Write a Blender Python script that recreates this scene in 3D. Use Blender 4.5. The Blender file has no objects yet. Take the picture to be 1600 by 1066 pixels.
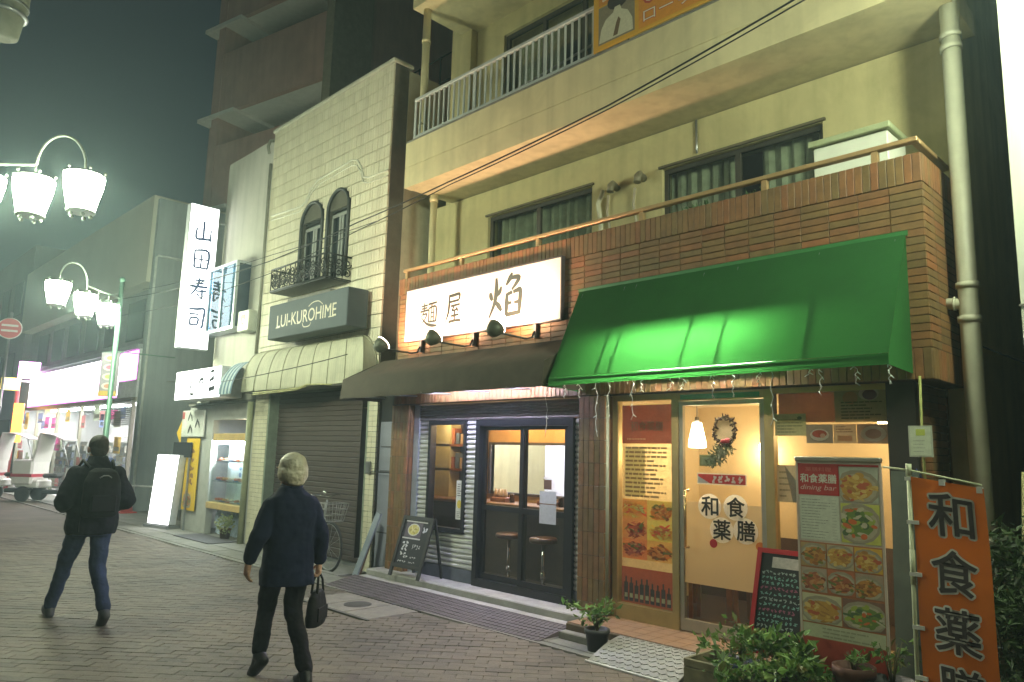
import bpy, bmesh, math, random
from mathutils import Vector, Matrix
random.seed(11)
SC = bpy.context.scene
COL = SC.collection
R = math.radians

# ------------------------------------------------------------------ camera
cam_d = bpy.data.cameras.new('camera')
cam = bpy.data.objects.new('camera', cam_d)
COL.objects.link(cam)
SC.camera = cam
cam_d.sensor_width = 36.0
cam_d.lens = 36.0 * 1158.613 / 1600.0
cam_d.clip_start = 0.05
cam_d.clip_end = 500
CAM_R = Vector((0.70321449, 0.71051856, 0.02554900))
CAM_U = Vector((0.08956314, -0.12417673, 0.98820979))
CAM_F = Vector((-0.70531399, 0.69263519, 0.15095915))
CAM_P = Vector((0, 0, 1.65))
cam.matrix_world = Matrix(((CAM_R.x, CAM_U.x, -CAM_F.x, CAM_P.x), (CAM_R.y, CAM_U.y, -CAM_F.y, CAM_P.y),
                           (CAM_R.z, CAM_U.z, -CAM_F.z, CAM_P.z), (0, 0, 0, 1)))

# ------------------------------------------------------------------ night sky
W = bpy.data.worlds.new('World')
SC.world = W
W.use_nodes = True
wn, wl = W.node_tree.nodes, W.node_tree.links
wn.clear()
w_out = wn.new('ShaderNodeOutputWorld')
w_bg = wn.new('ShaderNodeBackground')
w_sky = wn.new('ShaderNodeTexSky')
w_sky.sky_type = 'NISHITA'
w_sky.sun_disc = False
w_sky.sun_elevation = R(20.0)
w_sky.sun_rotation = R(200)
w_sky.ozone_density = 3.0
w_bg.inputs['Strength'].default_value = 0.006
wl.new(w_sky.outputs[0], w_bg.inputs[0])
wl.new(w_bg.outputs[0], w_out.inputs[0])

# ------------------------------------------------------------------ exposure / render
SC.view_settings.view_transform = 'Standard'
SC.view_settings.look = 'None'
SC.view_settings.exposure = 0.0
SC.view_settings.gamma = 1.0
SC.view_settings.use_curve_mapping = False
SC.render.engine = 'CYCLES'
SC.cycles.use_denoising = True
SC.cycles.max_bounces = 6
SC.cycles.diffuse_bounces = 3
SC.cycles.glossy_bounces = 3
SC.cycles.transmission_bounces = 4
SC.cycles.transparent_max_bounces = 12
SC.cycles.volume_bounces = 0
SC.cycles.sample_clamp_indirect = 4.0
SC.cycles.sample_clamp_direct = 0.0
SC.cycles.caustics_reflective = False
SC.cycles.caustics_refractive = False

LAMP_COL = (0.90, 1.0, 0.71)       # mercury-vapour street lanterns
WARM = (1.0, 0.62, 0.30)

# ------------------------------------------------------------------ materials
MATS = {}


def M(name, col=(.5, .5, .5), rough=.75, metal=0., var=.18, scale=6., bump=0., bscale=80., streak=0., rnd=None,
      rcols=None, emit=0., ecol=None, trans=0., attr=False, coat=0., stain=0., spec=.5):
    """Procedural surface: base colour broken up by noise, optional drip streaks, per-piece colours, relief."""
    if name in MATS:
        return MATS[name]
    m = bpy.data.materials.new(name)
    m.use_nodes = True
    n, l = m.node_tree.nodes, m.node_tree.links
    n.clear()
    out = n.new('ShaderNodeOutputMaterial')
    b = n.new('ShaderNodeBsdfPrincipled')
    b.inputs['Roughness'].default_value = rough
    b.inputs['Metallic'].default_value = metal
    b.inputs['Specular IOR Level'].default_value = spec
    if coat:
        b.inputs['Coat Weight'].default_value = coat
    geo = n.new('ShaderNodeNewGeometry')
    pos = geo.outputs['Position']
    if attr:
        a = n.new('ShaderNodeAttribute')
        a.attribute_name = 'Col'
        csock = a.outputs['Color']
    elif rcols:
        ramp = n.new('ShaderNodeValToRGB')
        ramp.color_ramp.interpolation = 'LINEAR'
        el = ramp.color_ramp.elements
        while len(el) < len(rcols):
            el.new(0.5)
        for i, c in enumerate(rcols):
            el[i].position = i / (len(rcols) - 1)
            el[i].color = (*c, 1)
        if rnd == 'obj':
            oi = n.new('ShaderNodeObjectInfo')
            l.new(oi.outputs['Random'], ramp.inputs[0])
        else:
            l.new(geo.outputs['Random Per Island'], ramp.inputs[0])
        csock = ramp.outputs[0]
    else:
        rgb = n.new('ShaderNodeRGB')
        rgb.outputs[0].default_value = (*col, 1)
        csock = rgb.outputs[0]
    if var:
        nz = n.new('ShaderNodeTexNoise')
        nz.inputs['Scale'].default_value = scale
        nz.inputs['Detail'].default_value = 6
        nz.inputs['Roughness'].default_value = .65
        l.new(pos, nz.inputs['Vector'])
        mr = n.new('ShaderNodeMapRange')
        mr.inputs['From Min'].default_value = .3
        mr.inputs['From Max'].default_value = .7
        mr.inputs['To Min'].default_value = 1 - var
        mr.inputs['To Max'].default_value = 1 + var
        l.new(nz.outputs[0], mr.inputs[0])
        mx = n.new('ShaderNodeVectorMath')
        mx.operation = 'MULTIPLY'
        l.new(csock, mx.inputs[0])
        l.new(mr.outputs[0], mx.inputs[1])
        csock = mx.outputs[0]
    if streak:
        mp = n.new('ShaderNodeMapping')
        mp.inputs['Scale'].default_value = (7, 7, .45)
        l.new(pos, mp.inputs['Vector'])
        n2 = n.new('ShaderNodeTexNoise')
        n2.inputs['Scale'].default_value = 1.0
        n2.inputs['Detail'].default_value = 5
        l.new(mp.outputs[0], n2.inputs['Vector'])
        m2 = n.new('ShaderNodeMapRange')
        m2.inputs['From Min'].default_value = .42
        m2.inputs['From Max'].default_value = .72
        m2.inputs['To Min'].default_value = 1
        m2.inputs['To Max'].default_value = 1 - streak
        l.new(n2.outputs[0], m2.inputs[0])
        mx2 = n.new('ShaderNodeVectorMath')
        mx2.operation = 'MULTIPLY'
        l.new(csock, mx2.inputs[0])
        l.new(m2.outputs[0], mx2.inputs[1])
        csock = mx2.outputs[0]
    if stain:
        n3 = n.new('ShaderNodeTexNoise')
        n3.inputs['Scale'].default_value = 1.1
        n3.inputs['Detail'].default_value = 9
        n3.inputs['Roughness'].default_value = .7
        n3.inputs['Distortion'].default_value = .6
        l.new(pos, n3.inputs['Vector'])
        m3 = n.new('ShaderNodeMapRange')
        m3.inputs['From Min'].default_value = .44
        m3.inputs['From Max'].default_value = .62
        m3.inputs['To Min'].default_value = 1.06
        m3.inputs['To Max'].default_value = 1 - stain
        l.new(n3.outputs[0], m3.inputs[0])
        mx3 = n.new('ShaderNodeVectorMath')
        mx3.operation = 'MULTIPLY'
        l.new(csock, mx3.inputs[0])
        l.new(m3.outputs[0], mx3.inputs[1])
        csock = mx3.outputs[0]
    l.new(csock, b.inputs['Base Color'])
    if emit:
        b.inputs['Emission Strength'].default_value = emit
        if ecol:
            b.inputs['Emission Color'].default_value = (*ecol, 1)
        else:
            l.new(csock, b.inputs['Emission Color'])
    if bump:
        nb = n.new('ShaderNodeTexNoise')
        nb.inputs['Scale'].default_value = bscale
        nb.inputs['Detail'].default_value = 4
        l.new(pos, nb.inputs['Vector'])
        bp = n.new('ShaderNodeBump')
        bp.inputs['Strength'].default_value = bump
        bp.inputs['Distance'].default_value = .01
        l.new(nb.outputs[0], bp.inputs['Height'])
        l.new(bp.outputs[0], b.inputs['Normal'])
    if trans:
        t = n.new('ShaderNodeBsdfTranslucent')
        l.new(csock, t.inputs['Color'])
        mxs = n.new('ShaderNodeMixShader')
        mxs.inputs[0].default_value = trans
        l.new(b.outputs[0], mxs.inputs[1])
        l.new(t.outputs[0], mxs.inputs[2])
        l.new(mxs.outputs[0], out.inputs[0])
    else:
        l.new(b.outputs[0], out.inputs[0])
    MATS[name] = m
    return m


def glass_mat(name, tint=(.92, .95, .93), refl=.06, frost=0.):
    if name in MATS:
        return MATS[name]
    m = bpy.data.materials.new(name)
    m.use_nodes = True
    n, l = m.node_tree.nodes, m.node_tree.links
    n.clear()
    out = n.new('ShaderNodeOutputMaterial')
    tr = n.new('ShaderNodeBsdfTransparent')
    tr.inputs[0].default_value = (*tint, 1)
    gl = n.new('ShaderNodeBsdfGlossy')
    gl.inputs['Roughness'].default_value = .02
    lw = n.new('ShaderNodeLayerWeight')
    pw = n.new('ShaderNodeMath')
    pw.operation = 'POWER'
    pw.inputs[1].default_value = 4.0
    l.new(lw.outputs['Facing'], pw.inputs[0])
    fr = n.new('ShaderNodeMath')
    fr.operation = 'MULTIPLY_ADD'
    fr.inputs[1].default_value = .6
    fr.inputs[2].default_value = refl
    l.new(pw.outputs[0], fr.inputs[0])
    mx = n.new('ShaderNodeMixShader')
    l.new(fr.outputs[0], mx.inputs[0])
    l.new(tr.outputs[0], mx.inputs[1])
    l.new(gl.outputs[0], mx.inputs[2])
    last = mx
    if frost:
        ts = n.new('ShaderNodeBsdfTranslucent')
        ts.inputs[0].default_value = (*tint, 1)
        df = n.new('ShaderNodeBsdfDiffuse')
        df.inputs[0].default_value = (*tint, 1)
        m0 = n.new('ShaderNodeMixShader')
        m0.inputs[0].default_value = .35
        l.new(ts.outputs[0], m0.inputs[1])
        l.new(df.outputs[0], m0.inputs[2])
        m1 = n.new('ShaderNodeMixShader')
        m1.inputs[0].default_value = frost
        l.new(mx.outputs[0], m1.inputs[1])
        l.new(m0.outputs[0], m1.inputs[2])
        last = m1
    l.new(last.outputs[0], out.inputs[0])
    MATS[name] = m
    return m


# ------------------------------------------------------------------ mesh builder
class MB:
    def __init__(s):
        s.v, s.f, s.c, s.sm = [], [], [], []

    def add(s, vs, fs, col=None, smooth=False):
        o = len(s.v)
        s.v += [Vector(p) for p in vs]
        s.f += [tuple(i + o for i in q) for q in fs]
        s.c += [col] * len(fs)
        s.sm += [smooth] * len(fs)
        return s

    def box(s, x0, x1, y0, y1, z0, z1, mat=None, bev=0., col=None):
        x0, x1 = min(x0, x1), max(x0, x1)
        y0, y1 = min(y0, y1), max(y0, y1)
        z0, z1 = min(z0, z1), max(z0, z1)
        if bev:
            b = min(bev, (x1 - x0) * .4, (y1 - y0) * .4, (z1 - z0) * .4)
            vs, fs = [], []
            def P(i, j, k, w):
                p = [x1 if i else x0, y1 if j else y0, z1 if k else z0]
                for a in range(3):
                    if a != w:
                        p[a] += -b if (i, j, k)[a] else b
                return p
            idx = {}
            for i in (0, 1):
                for j in (0, 1):
                    for k in (0, 1):
                        for w in range(3):
                            idx[i, j, k, w] = len(vs)
                            vs.append(P(i, j, k, w))
            for w in range(3):
                for e in (0, 1):
                    a, c = [q for q in range(3) if q != w]
                    q = []
                    for (u, v) in ((0, 0), (1, 0), (1, 1), (0, 1)):
                        t = [0, 0, 0]
                        t[w], t[a], t[c] = e, u, v
                        q.append(idx[(*t, w)])
                    fs.append(q)
            for w in range(3):          # chamfers along axis w
                a, c = [q for q in range(3) if q != w]
                for u in (0, 1):
                    for v in (0, 1):
                        t0 = [0, 0, 0]
                        t0[a], t0[c] = u, v
                        t1 = list(t0)
                        t1[w] = 1
                        fs.append([idx[(*t0, a)], idx[(*t0, c)], idx[(*t1, c)], idx[(*t1, a)]])
            for i in (0, 1):
                for j in (0, 1):
                    for k in (0, 1):
                        fs.append([idx[i, j, k, 0], idx[i, j, k, 1], idx[i, j, k, 2]])
        else:
            vs = [(x0, y0, z0), (x1, y0, z0), (x1, y1, z0), (x0, y1, z0), (x0, y0, z1), (x1, y0, z1), (x1, y1, z1), (x0, y1, z1)]
            fs = [(0, 3, 2, 1), (4, 5, 6, 7), (0, 1, 5, 4), (1, 2, 6, 5), (2, 3, 7, 6), (3, 0, 4, 7)]
        if mat is not None:
            vs = [mat @ Vector(p) for p in vs]
        return s.add(vs, fs, col)

    def bar(s, p0, p1, w, h, up=(0, 0, 1), bev=0.):
        """Rectangular bar from p0 to p1, w wide, h along up."""
        p0, p1 = Vector(p0), Vector(p1)
        d = p1 - p0
        L = d.length
        d.normalize()
        up = Vector(up)
        r = d.cross(up)
        if r.length < 1e-4:
            r = d.cross(Vector((0, 1, 0)))
        r.normalize()
        u = r.cross(d)
        mt = Matrix(((d.x, r.x, u.x, p0.x), (d.y, r.y, u.y, p0.y), (d.z, r.z, u.z, p0.z), (0, 0, 0, 1)))
        return s.box(0, L, -w / 2, w / 2, -h / 2, h / 2, mt, bev)

    def cyl(s, p0, p1, r0, r1=None, n=12, cap=True, smooth=True):
        r1 = r0 if r1 is None else r1
        return s.tube([p0, p1], [r0, r1], n, cap, smooth)

    def tube(s, pts, r, n=8, cap=True, smooth=True):
        pts = [Vector(p) for p in pts]
        rs = r if isinstance(r, (list, tuple)) else [r] * len(pts)
        vs, fs = [], []
        ref = None
        for i, p in enumerate(pts):
            d = (pts[min(i + 1, len(pts) - 1)] - pts[max(i - 1, 0)]).normalized()
            if ref is None:
                ref = Vector((0, 0, 1)) if abs(d.z) < .9 else Vector((1, 0, 0))
            a = d.cross(ref)
            if a.length < 1e-5:
                a = d.cross(Vector((0, 1, 0)))
            a.normalize()
            bb = a.cross(d).normalized()
            ref = bb
            for k in range(n):
                t = 2 * math.pi * k / n
                vs.append(p + (a * math.cos(t) + bb * math.sin(t)) * rs[i])
        for i in range(len(pts) - 1):
            for k in range(n):
                k2 = (k + 1) % n
                fs.append((i * n + k, i * n + k2, (i + 1) * n + k2, (i + 1) * n + k))
        s.add(vs, fs, None, smooth)
        if cap:
            o = len(s.v) - len(vs)
            s.f += [tuple(o + k for k in reversed(range(n))), tuple(o + (len(pts) - 1) * n + k for k in range(n))]
            s.c += [None] * 2
            s.sm += [False] * 2
        return s

    def lathe(s, prof, c=(0, 0, 0), n=16, smooth=True, mat=None):
        """prof: (r, z) pairs turned about z at c."""
        vs, fs = [], []
        for (r, z) in prof:
            for k in range(n):
                t = 2 * math.pi * k / n
                vs.append(Vector((c[0] + r * math.cos(t), c[1] + r * math.sin(t), c[2] + z)))
        for i in range(len(prof) - 1):
            for k in range(n):
                k2 = (k + 1) % n
                fs.append((i * n + k, i * n + k2, (i + 1) * n + k2, (i + 1) * n + k))
        if mat is not None:
            vs = [mat @ p for p in vs]
        s.add(vs, fs, None, smooth)
        o = len(s.v) - len(vs)
        if prof[0][0] > 1e-4:
            s.f.append(tuple(o + k for k in reversed(range(n)))); s.c.append(None); s.sm.append(False)
        if prof[-1][0] > 1e-4:
            s.f.append(tuple(o + (len(prof) - 1) * n + k for k in range(n))); s.c.append(None); s.sm.append(False)
        return s

    def sphere(s, c, r, n=12, m=8, mat=None):
        rx, ry, rz = r if isinstance(r, (tuple, list)) else (r, r, r)
        vs, fs = [], []
        for i in range(m + 1):
            a = math.pi * i / m
            for k in range(n):
                t = 2 * math.pi * k / n
                q = Vector((rx * math.sin(a) * math.cos(t), ry * math.sin(a) * math.sin(t), rz * math.cos(a)))
                if mat is not None:
                    q = mat @ q
                vs.append(q + Vector(c))
        for i in range(m):
            for k in range(n):
                k2 = (k + 1) % n
                fs.append((i * n + k, (i + 1) * n + k, (i + 1) * n + k2, i * n + k2))
        return s.add(vs, fs, None, True)

    def quad(s, a, b, c, d, col=None):
        return s.add([a, b, c, d], [(0, 1, 2, 3)], col)

    def wall(s, x0, x1, z0, z1, y, holes=(), t=.15):
        """Upright wall facing -y at y, t thick, with rectangular openings (x0, x1, z0, z1)."""
        xs = sorted({x0, x1, *[h[0] for h in holes], *[h[1] for h in holes]})
        zs = sorted({z0, z1, *[h[2] for h in holes], *[h[3] for h in holes]})
        xs = [x for x in xs if x0 <= x <= x1]
        zs = [z for z in zs if z0 <= z <= z1]
        for i in range(len(xs) - 1):
            for j in range(len(zs) - 1):
                cx, cz = (xs[i] + xs[i + 1]) / 2, (zs[j] + zs[j + 1]) / 2
                if any(h[0] < cx < h[1] and h[2] < cz < h[3] for h in holes):
                    continue
                a, b, c, d = xs[i], xs[i + 1], zs[j], zs[j + 1]
                s.quad((a, y, c), (b, y, c), (b, y, d), (a, y, d))
                s.quad((b, y + t, c), (a, y + t, c), (a, y + t, d), (b, y + t, d))
        for (a, b, c, d) in holes:
            s.quad((a, y, c), (b, y, c), (b, y + t, c), (a, y + t, c))
            s.quad((a, y, d), (a, y + t, d), (b, y + t, d), (b, y, d))
            s.quad((a, y, c), (a, y + t, c), (a, y + t, d), (a, y, d))
            s.quad((b, y, c), (b, y, d), (b, y + t, d), (b, y + t, c))
        s.quad((x0, y, z0), (x0, y, z1), (x0, y + t, z1), (x0, y + t, z0))
        s.quad((x1, y, z0), (x1, y + t, z0), (x1, y + t, z1), (x1, y, z1))
        s.quad((x0, y, z1), (x1, y, z1), (x1, y + t, z1), (x0, y + t, z1))
        s.quad((x0, y, z0), (x0, y + t, z0), (x1, y + t, z0), (x1, y, z0))
        return s

    def mesh(s, name, org=(0, 0, 0)):
        me = bpy.data.meshes.new(name)
        o = Vector(org)
        me.from_pydata([tuple(p - o) for p in s.v], [], s.f)
        me.polygons.foreach_set('use_smooth', s.sm)
        if any(c is not None for c in s.c):
            ca = me.color_attributes.new('Col', 'FLOAT_COLOR', 'CORNER')
            for p, c in zip(me.polygons, s.c):
                c = c or (.5, .5, .5)
                for li in p.loop_indices:
                    ca.data[li].color = (*c, 1)
        me.update()
        return me

    def build(s, name, mat, parent=None, local=False):
        org = ORG.get(parent.name, Vector()) if (parent is not None and not local) else Vector()
        me = s.mesh(name, org)
        me.materials.append(mat)
        o = bpy.data.objects.new(name, me)
        COL.objects.link(o)
        if parent is not None:
            o.parent = parent
            ORG[o.name] = ORG.get(parent.name, Vector())
        return o


ORG = {}


def tag(o, label=None, cat=None, group=None, kind=None):
    if label: o['label'] = label
    if cat: o['category'] = cat
    if group: o['group'] = group
    if kind: o['kind'] = kind
    return o


def thing(name, label, cat, loc=(0, 0, 0), rz=0., group=None):
    o = bpy.data.objects.new(name, None)
    o.empty_display_size = .2
    COL.objects.link(o)
    o.location = loc
    o.rotation_euler = (0, 0, rz)
    ORG[o.name] = Vector(loc)
    return tag(o, label, cat, group)


def link_copy(src, parent, loc=(0, 0, 0), rot=(0, 0, 0)):
    o = src.copy()
    COL.objects.link(o)
    o.parent = parent
    o.location = loc
    o.rotation_euler = rot
    return o


def copy_tree(o, parent=None, loc=None, rz=None):
    c = o.copy()
    COL.objects.link(c)
    c.parent = parent
    if loc is not None: c.location = loc
    if rz is not None: c.rotation_euler = (0, 0, rz)
    for ch in list(o.children):
        copy_tree(ch, c)
    return c


def piece_set(items, proto, name, mat, parent, org):
    """items: (location, rotation, scale) in world space; alike pieces share one mesh."""
    first = None
    for (p, rot, scl) in items:
        o = bpy.data.objects.new(name, proto)
        COL.objects.link(o)
        o.parent = parent
        o.location = Vector(p) - org
        o.rotation_euler = rot
        o.scale = scl


def light(kind, name, loc, power, col, parent=None, target=None, size=.1, spot=None, blend=.5):
    d = bpy.data.lights.new(name, kind)
    d.energy = power
    d.color = col
    if kind in ('POINT', 'SPOT'):
        d.shadow_soft_size = size
    if kind == 'SPOT':
        d.spot_size = R(spot)
        d.spot_blend = blend
    if kind == 'AREA':
        d.shape = 'RECTANGLE'
        d.size, d.size_y = size
    o = bpy.data.objects.new(name, d)
    COL.objects.link(o)
    if parent is not None:
        o.parent = parent
    o.location = Vector(loc) - (ORG.get(parent.name, Vector()) if parent is not None else Vector())
    if target is not None:
        o.rotation_euler = (Vector(target) - Vector(loc)).to_track_quat('-Z', 'Y').to_euler()
    return o


# ------------------------------------------------------------------ flat print (posters, lettering)
def text_poly(body, bold=0.0, shear=0.0):
    cu = bpy.data.curves.new('lettering', 'FONT')
    cu.body = body
    cu.size = 1.0
    cu.resolution_u = 3
    cu.offset = bold
    cu.shear = shear
    ob = bpy.data.objects.new('lettering', cu)
    COL.objects.link(ob)
    me = ob.evaluated_get(bpy.context.evaluated_depsgraph_get()).to_mesh()
    vs = [tuple(v.co) for v in me.vertices]
    fs = [tuple(p.vertices) for p in me.polygons]
    bpy.data.objects.remove(ob)
    bpy.data.curves.remove(cu)
    if not vs:
        return [], [], (0, 0, 1, 1)
    x = [v[0] for v in vs]; y = [v[1] for v in vs]
    return vs, fs, (min(x), min(y), max(x), max(y))


class Print:
    """Flat printed sheet in the plane o + u*right + v*up; layers stand fractions of a millimetre proud."""
    def __init__(s, o, right, up, step=.0012):
        s.o, s.r, s.u = Vector(o), Vector(right).normalized(), Vector(up).normalized()
        s.n = s.r.cross(s.u).normalized()
        s.st = step
        s.gain = 1.0
        s.mb = MB()

    def pt(s, u, v, k):
        return s.o + s.r * u + s.u * v + s.n * (s.st * k)

    def poly(s, pts, col, k=1):
        s.mb.add([s.pt(u, v, k) for u, v in pts], [tuple(range(len(pts)))], tuple(min(1., c * s.gain) for c in col))

    def rect(s, u0, v0, u1, v1, col, k=1):
        s.poly([(u0, v0), (u1, v0), (u1, v1), (u0, v1)], col, k)

    def ell(s, cu, cv, ru, rv, col, k=2, n=14, rot=0.):
        c, q = math.cos(rot), math.sin(rot)
        s.poly([(cu + ru * math.cos(2 * math.pi * i / n) * c - rv * math.sin(2 * math.pi * i / n) * q,
                 cv + ru * math.cos(2 * math.pi * i / n) * q + rv * math.sin(2 * math.pi * i / n) * c) for i in range(n)], col, k)

    def text(s, body, u0, v0, w, h, col, k=3, bold=0., shear=0.):
        """Lettering; bold thickens the strokes by laying shifted copies."""
        vs, fs, (a, b, c, d) = text_poly(body, 0, shear)
        if not vs:
            return
        sx, sy = w / max(c - a, 1e-4), h / max(d - b, 1e-4)
        q = bold * sy
        offs = [(0, 0)] if not bold else [(q * math.cos(.7854 * i), q * math.sin(.7854 * i)) for i in range(8)] + [(0, 0)]
        for i, (ox, oy) in enumerate(offs):
            s.mb.add([s.pt(u0 + (x - a) * sx + ox, v0 + (y - b) * sy + oy, k + .01 * i) for x, y, z in vs], fs, col)

    def strokes(s, ch, u0, v0, w, h, col, k=3):
        """Brush strokes: polylines of (x, y, width) in a unit box."""
        for st in ch:
            st = smooth_line(st)
            L, Rr = [], []
            for i, (x, y, wd) in enumerate(st):
                a, b = st[max(i - 1, 0)], st[min(i + 1, len(st) - 1)]
                dx, dy = (b[0] - a[0]) * w, (b[1] - a[1]) * h
                q = math.hypot(dx, dy) or 1
                nx, ny = -dy / q * wd * h * .72, dx / q * wd * h * .72
                L.append((u0 + x * w + nx, v0 + y * h + ny))
                Rr.append((u0 + x * w - nx, v0 + y * h - ny))
            for i in range(len(st) - 1):
                s.poly([Rr[i], Rr[i + 1], L[i + 1], L[i]], col, k)
                k += .02

    def scribble(s, u0, v0, w, h, col, k=3, n=6, th=.5):
        """Handwritten marks too small to read: short uneven strokes along a line."""
        x = u0
        cw = w / n
        for i in range(n):
            for q in range(3):
                a = (x + random.uniform(.05, .5) * cw, v0 + random.uniform(0, 1) * h)
                b = (x + random.uniform(.5, .95) * cw, v0 + random.uniform(0, 1) * h)
                dx, dy = b[0] - a[0], b[1] - a[1]
                ql = math.hypot(dx, dy) or 1
                nx, ny = -dy / ql * h * .09 * th * 2, dx / ql * h * .09 * th * 2
                s.poly([(a[0] - nx, a[1] - ny), (b[0] - nx, b[1] - ny), (b[0] + nx, b[1] + ny), (a[0] + nx, a[1] + ny)], col, k + .05 * q)
            x += cw

    def lines(s, u0, v0, w, h, rows, col, k=3, fill=.4):
        """Small print as rows of dashes."""
        for i in range(rows):
            v = v0 + h * (1 - (i + .75) / rows)
            x = u0
            end = u0 + w * random.uniform(.55, 1)
            while x < end:
                q = min(random.uniform(.05, .2) * w, end - x)
                s.rect(x, v, x + q, v + h / rows * fill, col, k)
                x += q + w * .02

    def dish(s, u0, v0, w, h, bg, kind, plate=True):
        """A photograph of a dish of food filling its cell: table, plate cut by the picture edge, lumps of food."""
        cl = lambda p: (min(max(p[0], u0), u0 + w), min(max(p[1], v0), v0 + h))
        def el(cu, cv, ru, rv, col, k, rot=0.):
            c, q = math.cos(rot), math.sin(rot)
            pts = []
            for i in range(14):
                a, b = ru * math.cos(.4488 * i), rv * math.sin(.4488 * i)
                pts.append(cl((cu + a * c - b * q, cv + a * q + b * c)))
            s.poly(pts, col, k)
        s.rect(u0, v0, u0 + w, v0 + h, bg, 2)
        cu, cv = u0 + w * random.uniform(.42, .58), v0 + h * random.uniform(.4, .52)
        if plate:
            el(cu, cv, w * .60, h * .52, (.30, .26, .18), 3)
            el(cu, cv - h * .02, w * .52, h * .43, (.40, .35, .24), 3.4)
        pal = {'noodle': [(.50, .27, .05), (.58, .36, .08), (.38, .18, .04), (.45, .10, .04), (.62, .44, .14)],
               'green': [(.14, .22, .05), (.30, .36, .06), (.55, .13, .03), (.08, .13, .05), (.48, .44, .30)],
               'fry': [(.46, .20, .04), (.34, .13, .03), (.55, .28, .07), (.20, .08, .02), (.16, .18, .04)],
               'meat': [(.34, .10, .04), (.46, .16, .05), (.22, .05, .02), (.52, .25, .09), (.14, .17, .04)]}[kind]
        el(cu, cv, w * .42, h * .34, pal[0], 3.8)
        for i in range(44):
            a, q = random.uniform(0, 6.28), random.uniform(0, 1) ** .5
            el(cu + math.cos(a) * q * w * .46, cv + math.sin(a) * q * h * .38, w * random.uniform(.04, .15), h * random.uniform(.025, .08), random.choice(pal), 4 + i * .03, random.uniform(-.7, .7))

    def build(s, name, mat, parent=None):
        return s.mb.build(name, mat, parent)


def smooth_line(st, n=4):
    """Catmull-Rom through (x, y, w) points."""
    if len(st) < 3:
        return st
    out = []
    for i in range(len(st) - 1):
        p0, p1, p2, p3 = st[max(i - 1, 0)], st[i], st[i + 1], st[min(i + 2, len(st) - 1)]
        for k in range(n):
            t = k / n
            out.append(tuple(.5 * (2 * b + (c - a) * t + (2 * a - 5 * b + 4 * c - d) * t * t + (3 * b - a - 3 * c + d) * t ** 3)
                             for a, b, c, d in zip(p0, p1, p2, p3)))
    out.append(st[-1])
    return out


def in_view(p, m=30):
    c = Vector(p) - CAM_P
    z = c.dot(CAM_F)
    if z < .3:
        return False
    x, y = 800 + 1158.6 * c.dot(CAM_R) / z, 533 - 1158.6 * c.dot(CAM_U) / z
    return -m < x < 1600 + m and -m < y < 1066 + m


# ------------------------------------------------------------------ shared materials
BRICKS = [(.165, .082, .028), (.205, .082, .028), (.15, .092, .030), (.17, .098, .030), (.225, .085, .028), (.14, .088, .030), (.165, .098, .032), (.19, .088, .029), (.155, .088, .029)]
m_brick = M('glazed brick tile', rnd='obj', rcols=BRICKS, rough=.6, var=.22, scale=9, bump=.15, bscale=40)
m_brick_i = M('glazed brick tile mass', rnd='isl', rcols=BRICKS, rough=.6, var=.22, scale=9, bump=.15, bscale=40)
m_mortar = M('dark mortar', (.075, .052, .03), .95, var=.3, scale=20)
m_cream = M('cream concrete', (.57, .50, .29), .85, var=.10, scale=1.6, streak=.17, stain=.07, bump=.12, bscale=90)
m_cream2 = M('cream render upper', (.51, .45, .235), .88, var=.12, scale=1.1, streak=.17, stain=.10, bump=.2, bscale=120)
m_white_tile = M('cream glazed wall tile', rnd='isl', rcols=[(.58, .54, .40), (.65, .61, .46), (.61, .57, .42), (.68, .64, .49)], rough=.4, var=.05, scale=3, streak=.07)
m_grout = M('dark tile grout', (.09, .085, .065), .95, var=.2)
m_render = M('pale render', (.43, .42, .36), .88, var=.1, scale=1.2, streak=.18, bump=.1)
m_black = M('black metal frame', (.012, .012, .014), .35, var=.2)
m_alu = M('anodised aluminium', (.42, .40, .33), .38, .75, var=.1)
m_gold = M('bronze aluminium frame', (.40, .30, .13), .4, .55, var=.12)
m_steel = M('grey steel', (.35, .36, .37), .35, .8, var=.15)
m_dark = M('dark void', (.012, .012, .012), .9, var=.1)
m_glass = glass_mat('clear glass')
m_glass_d = glass_mat('smoked window glass', (.80, .84, .80))
m_concrete = M('step concrete', (.30, .29, .27), .85, var=.22, scale=5, bump=.25, bscale=60)
m_concrete_d = M('weathered kerb concrete', (.17, .165, .145), .9, var=.3, scale=4, bump=.3, bscale=60)
m_print = M('printed paper', attr=True, rough=.5, var=.10, scale=30)
m_print_t = M('printed film', attr=True, rough=.5, var=.10, scale=30, trans=.5)
m_chalk = M('chalkboard print', attr=True, rough=.85, var=.2, scale=30)
m_sign_w = M('sign board enamel', attr=True, rough=.4, var=.03, scale=3)
m_leaf = M('leaf green', rnd='isl', rcols=[(.05, .13, .022), (.09, .20, .035), (.15, .27, .05), (.06, .15, .025), (.20, .30, .07), (.04, .09, .02), (.22, .20, .05)], rough=.5, var=.2, scale=30, trans=.25)
m_leaf_d = M('dark shrub leaf', rnd='isl', rcols=[(.02, .05, .012), (.035, .075, .018), (.05, .10, .025)], rough=.55, var=.2, scale=30, trans=.2)
m_stem = M('plant stem', (.09, .08, .03), .8)
m_rubber = M('black rubber', (.02, .02, .02), .8)
m_wood = M('dark stained wood', (.10, .05, .025), .6, var=.3, scale=12)
m_cable = M('black cable', (.012, .012, .012), .7)


def lit(name, col, strength, attr=True):
    """Backlit acrylic: the print itself glows."""
    if attr:
        return M(name, attr=True, rough=.3, var=0, emit=strength)
    return M(name, col, .3, var=0, emit=strength, ecol=col)

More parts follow.
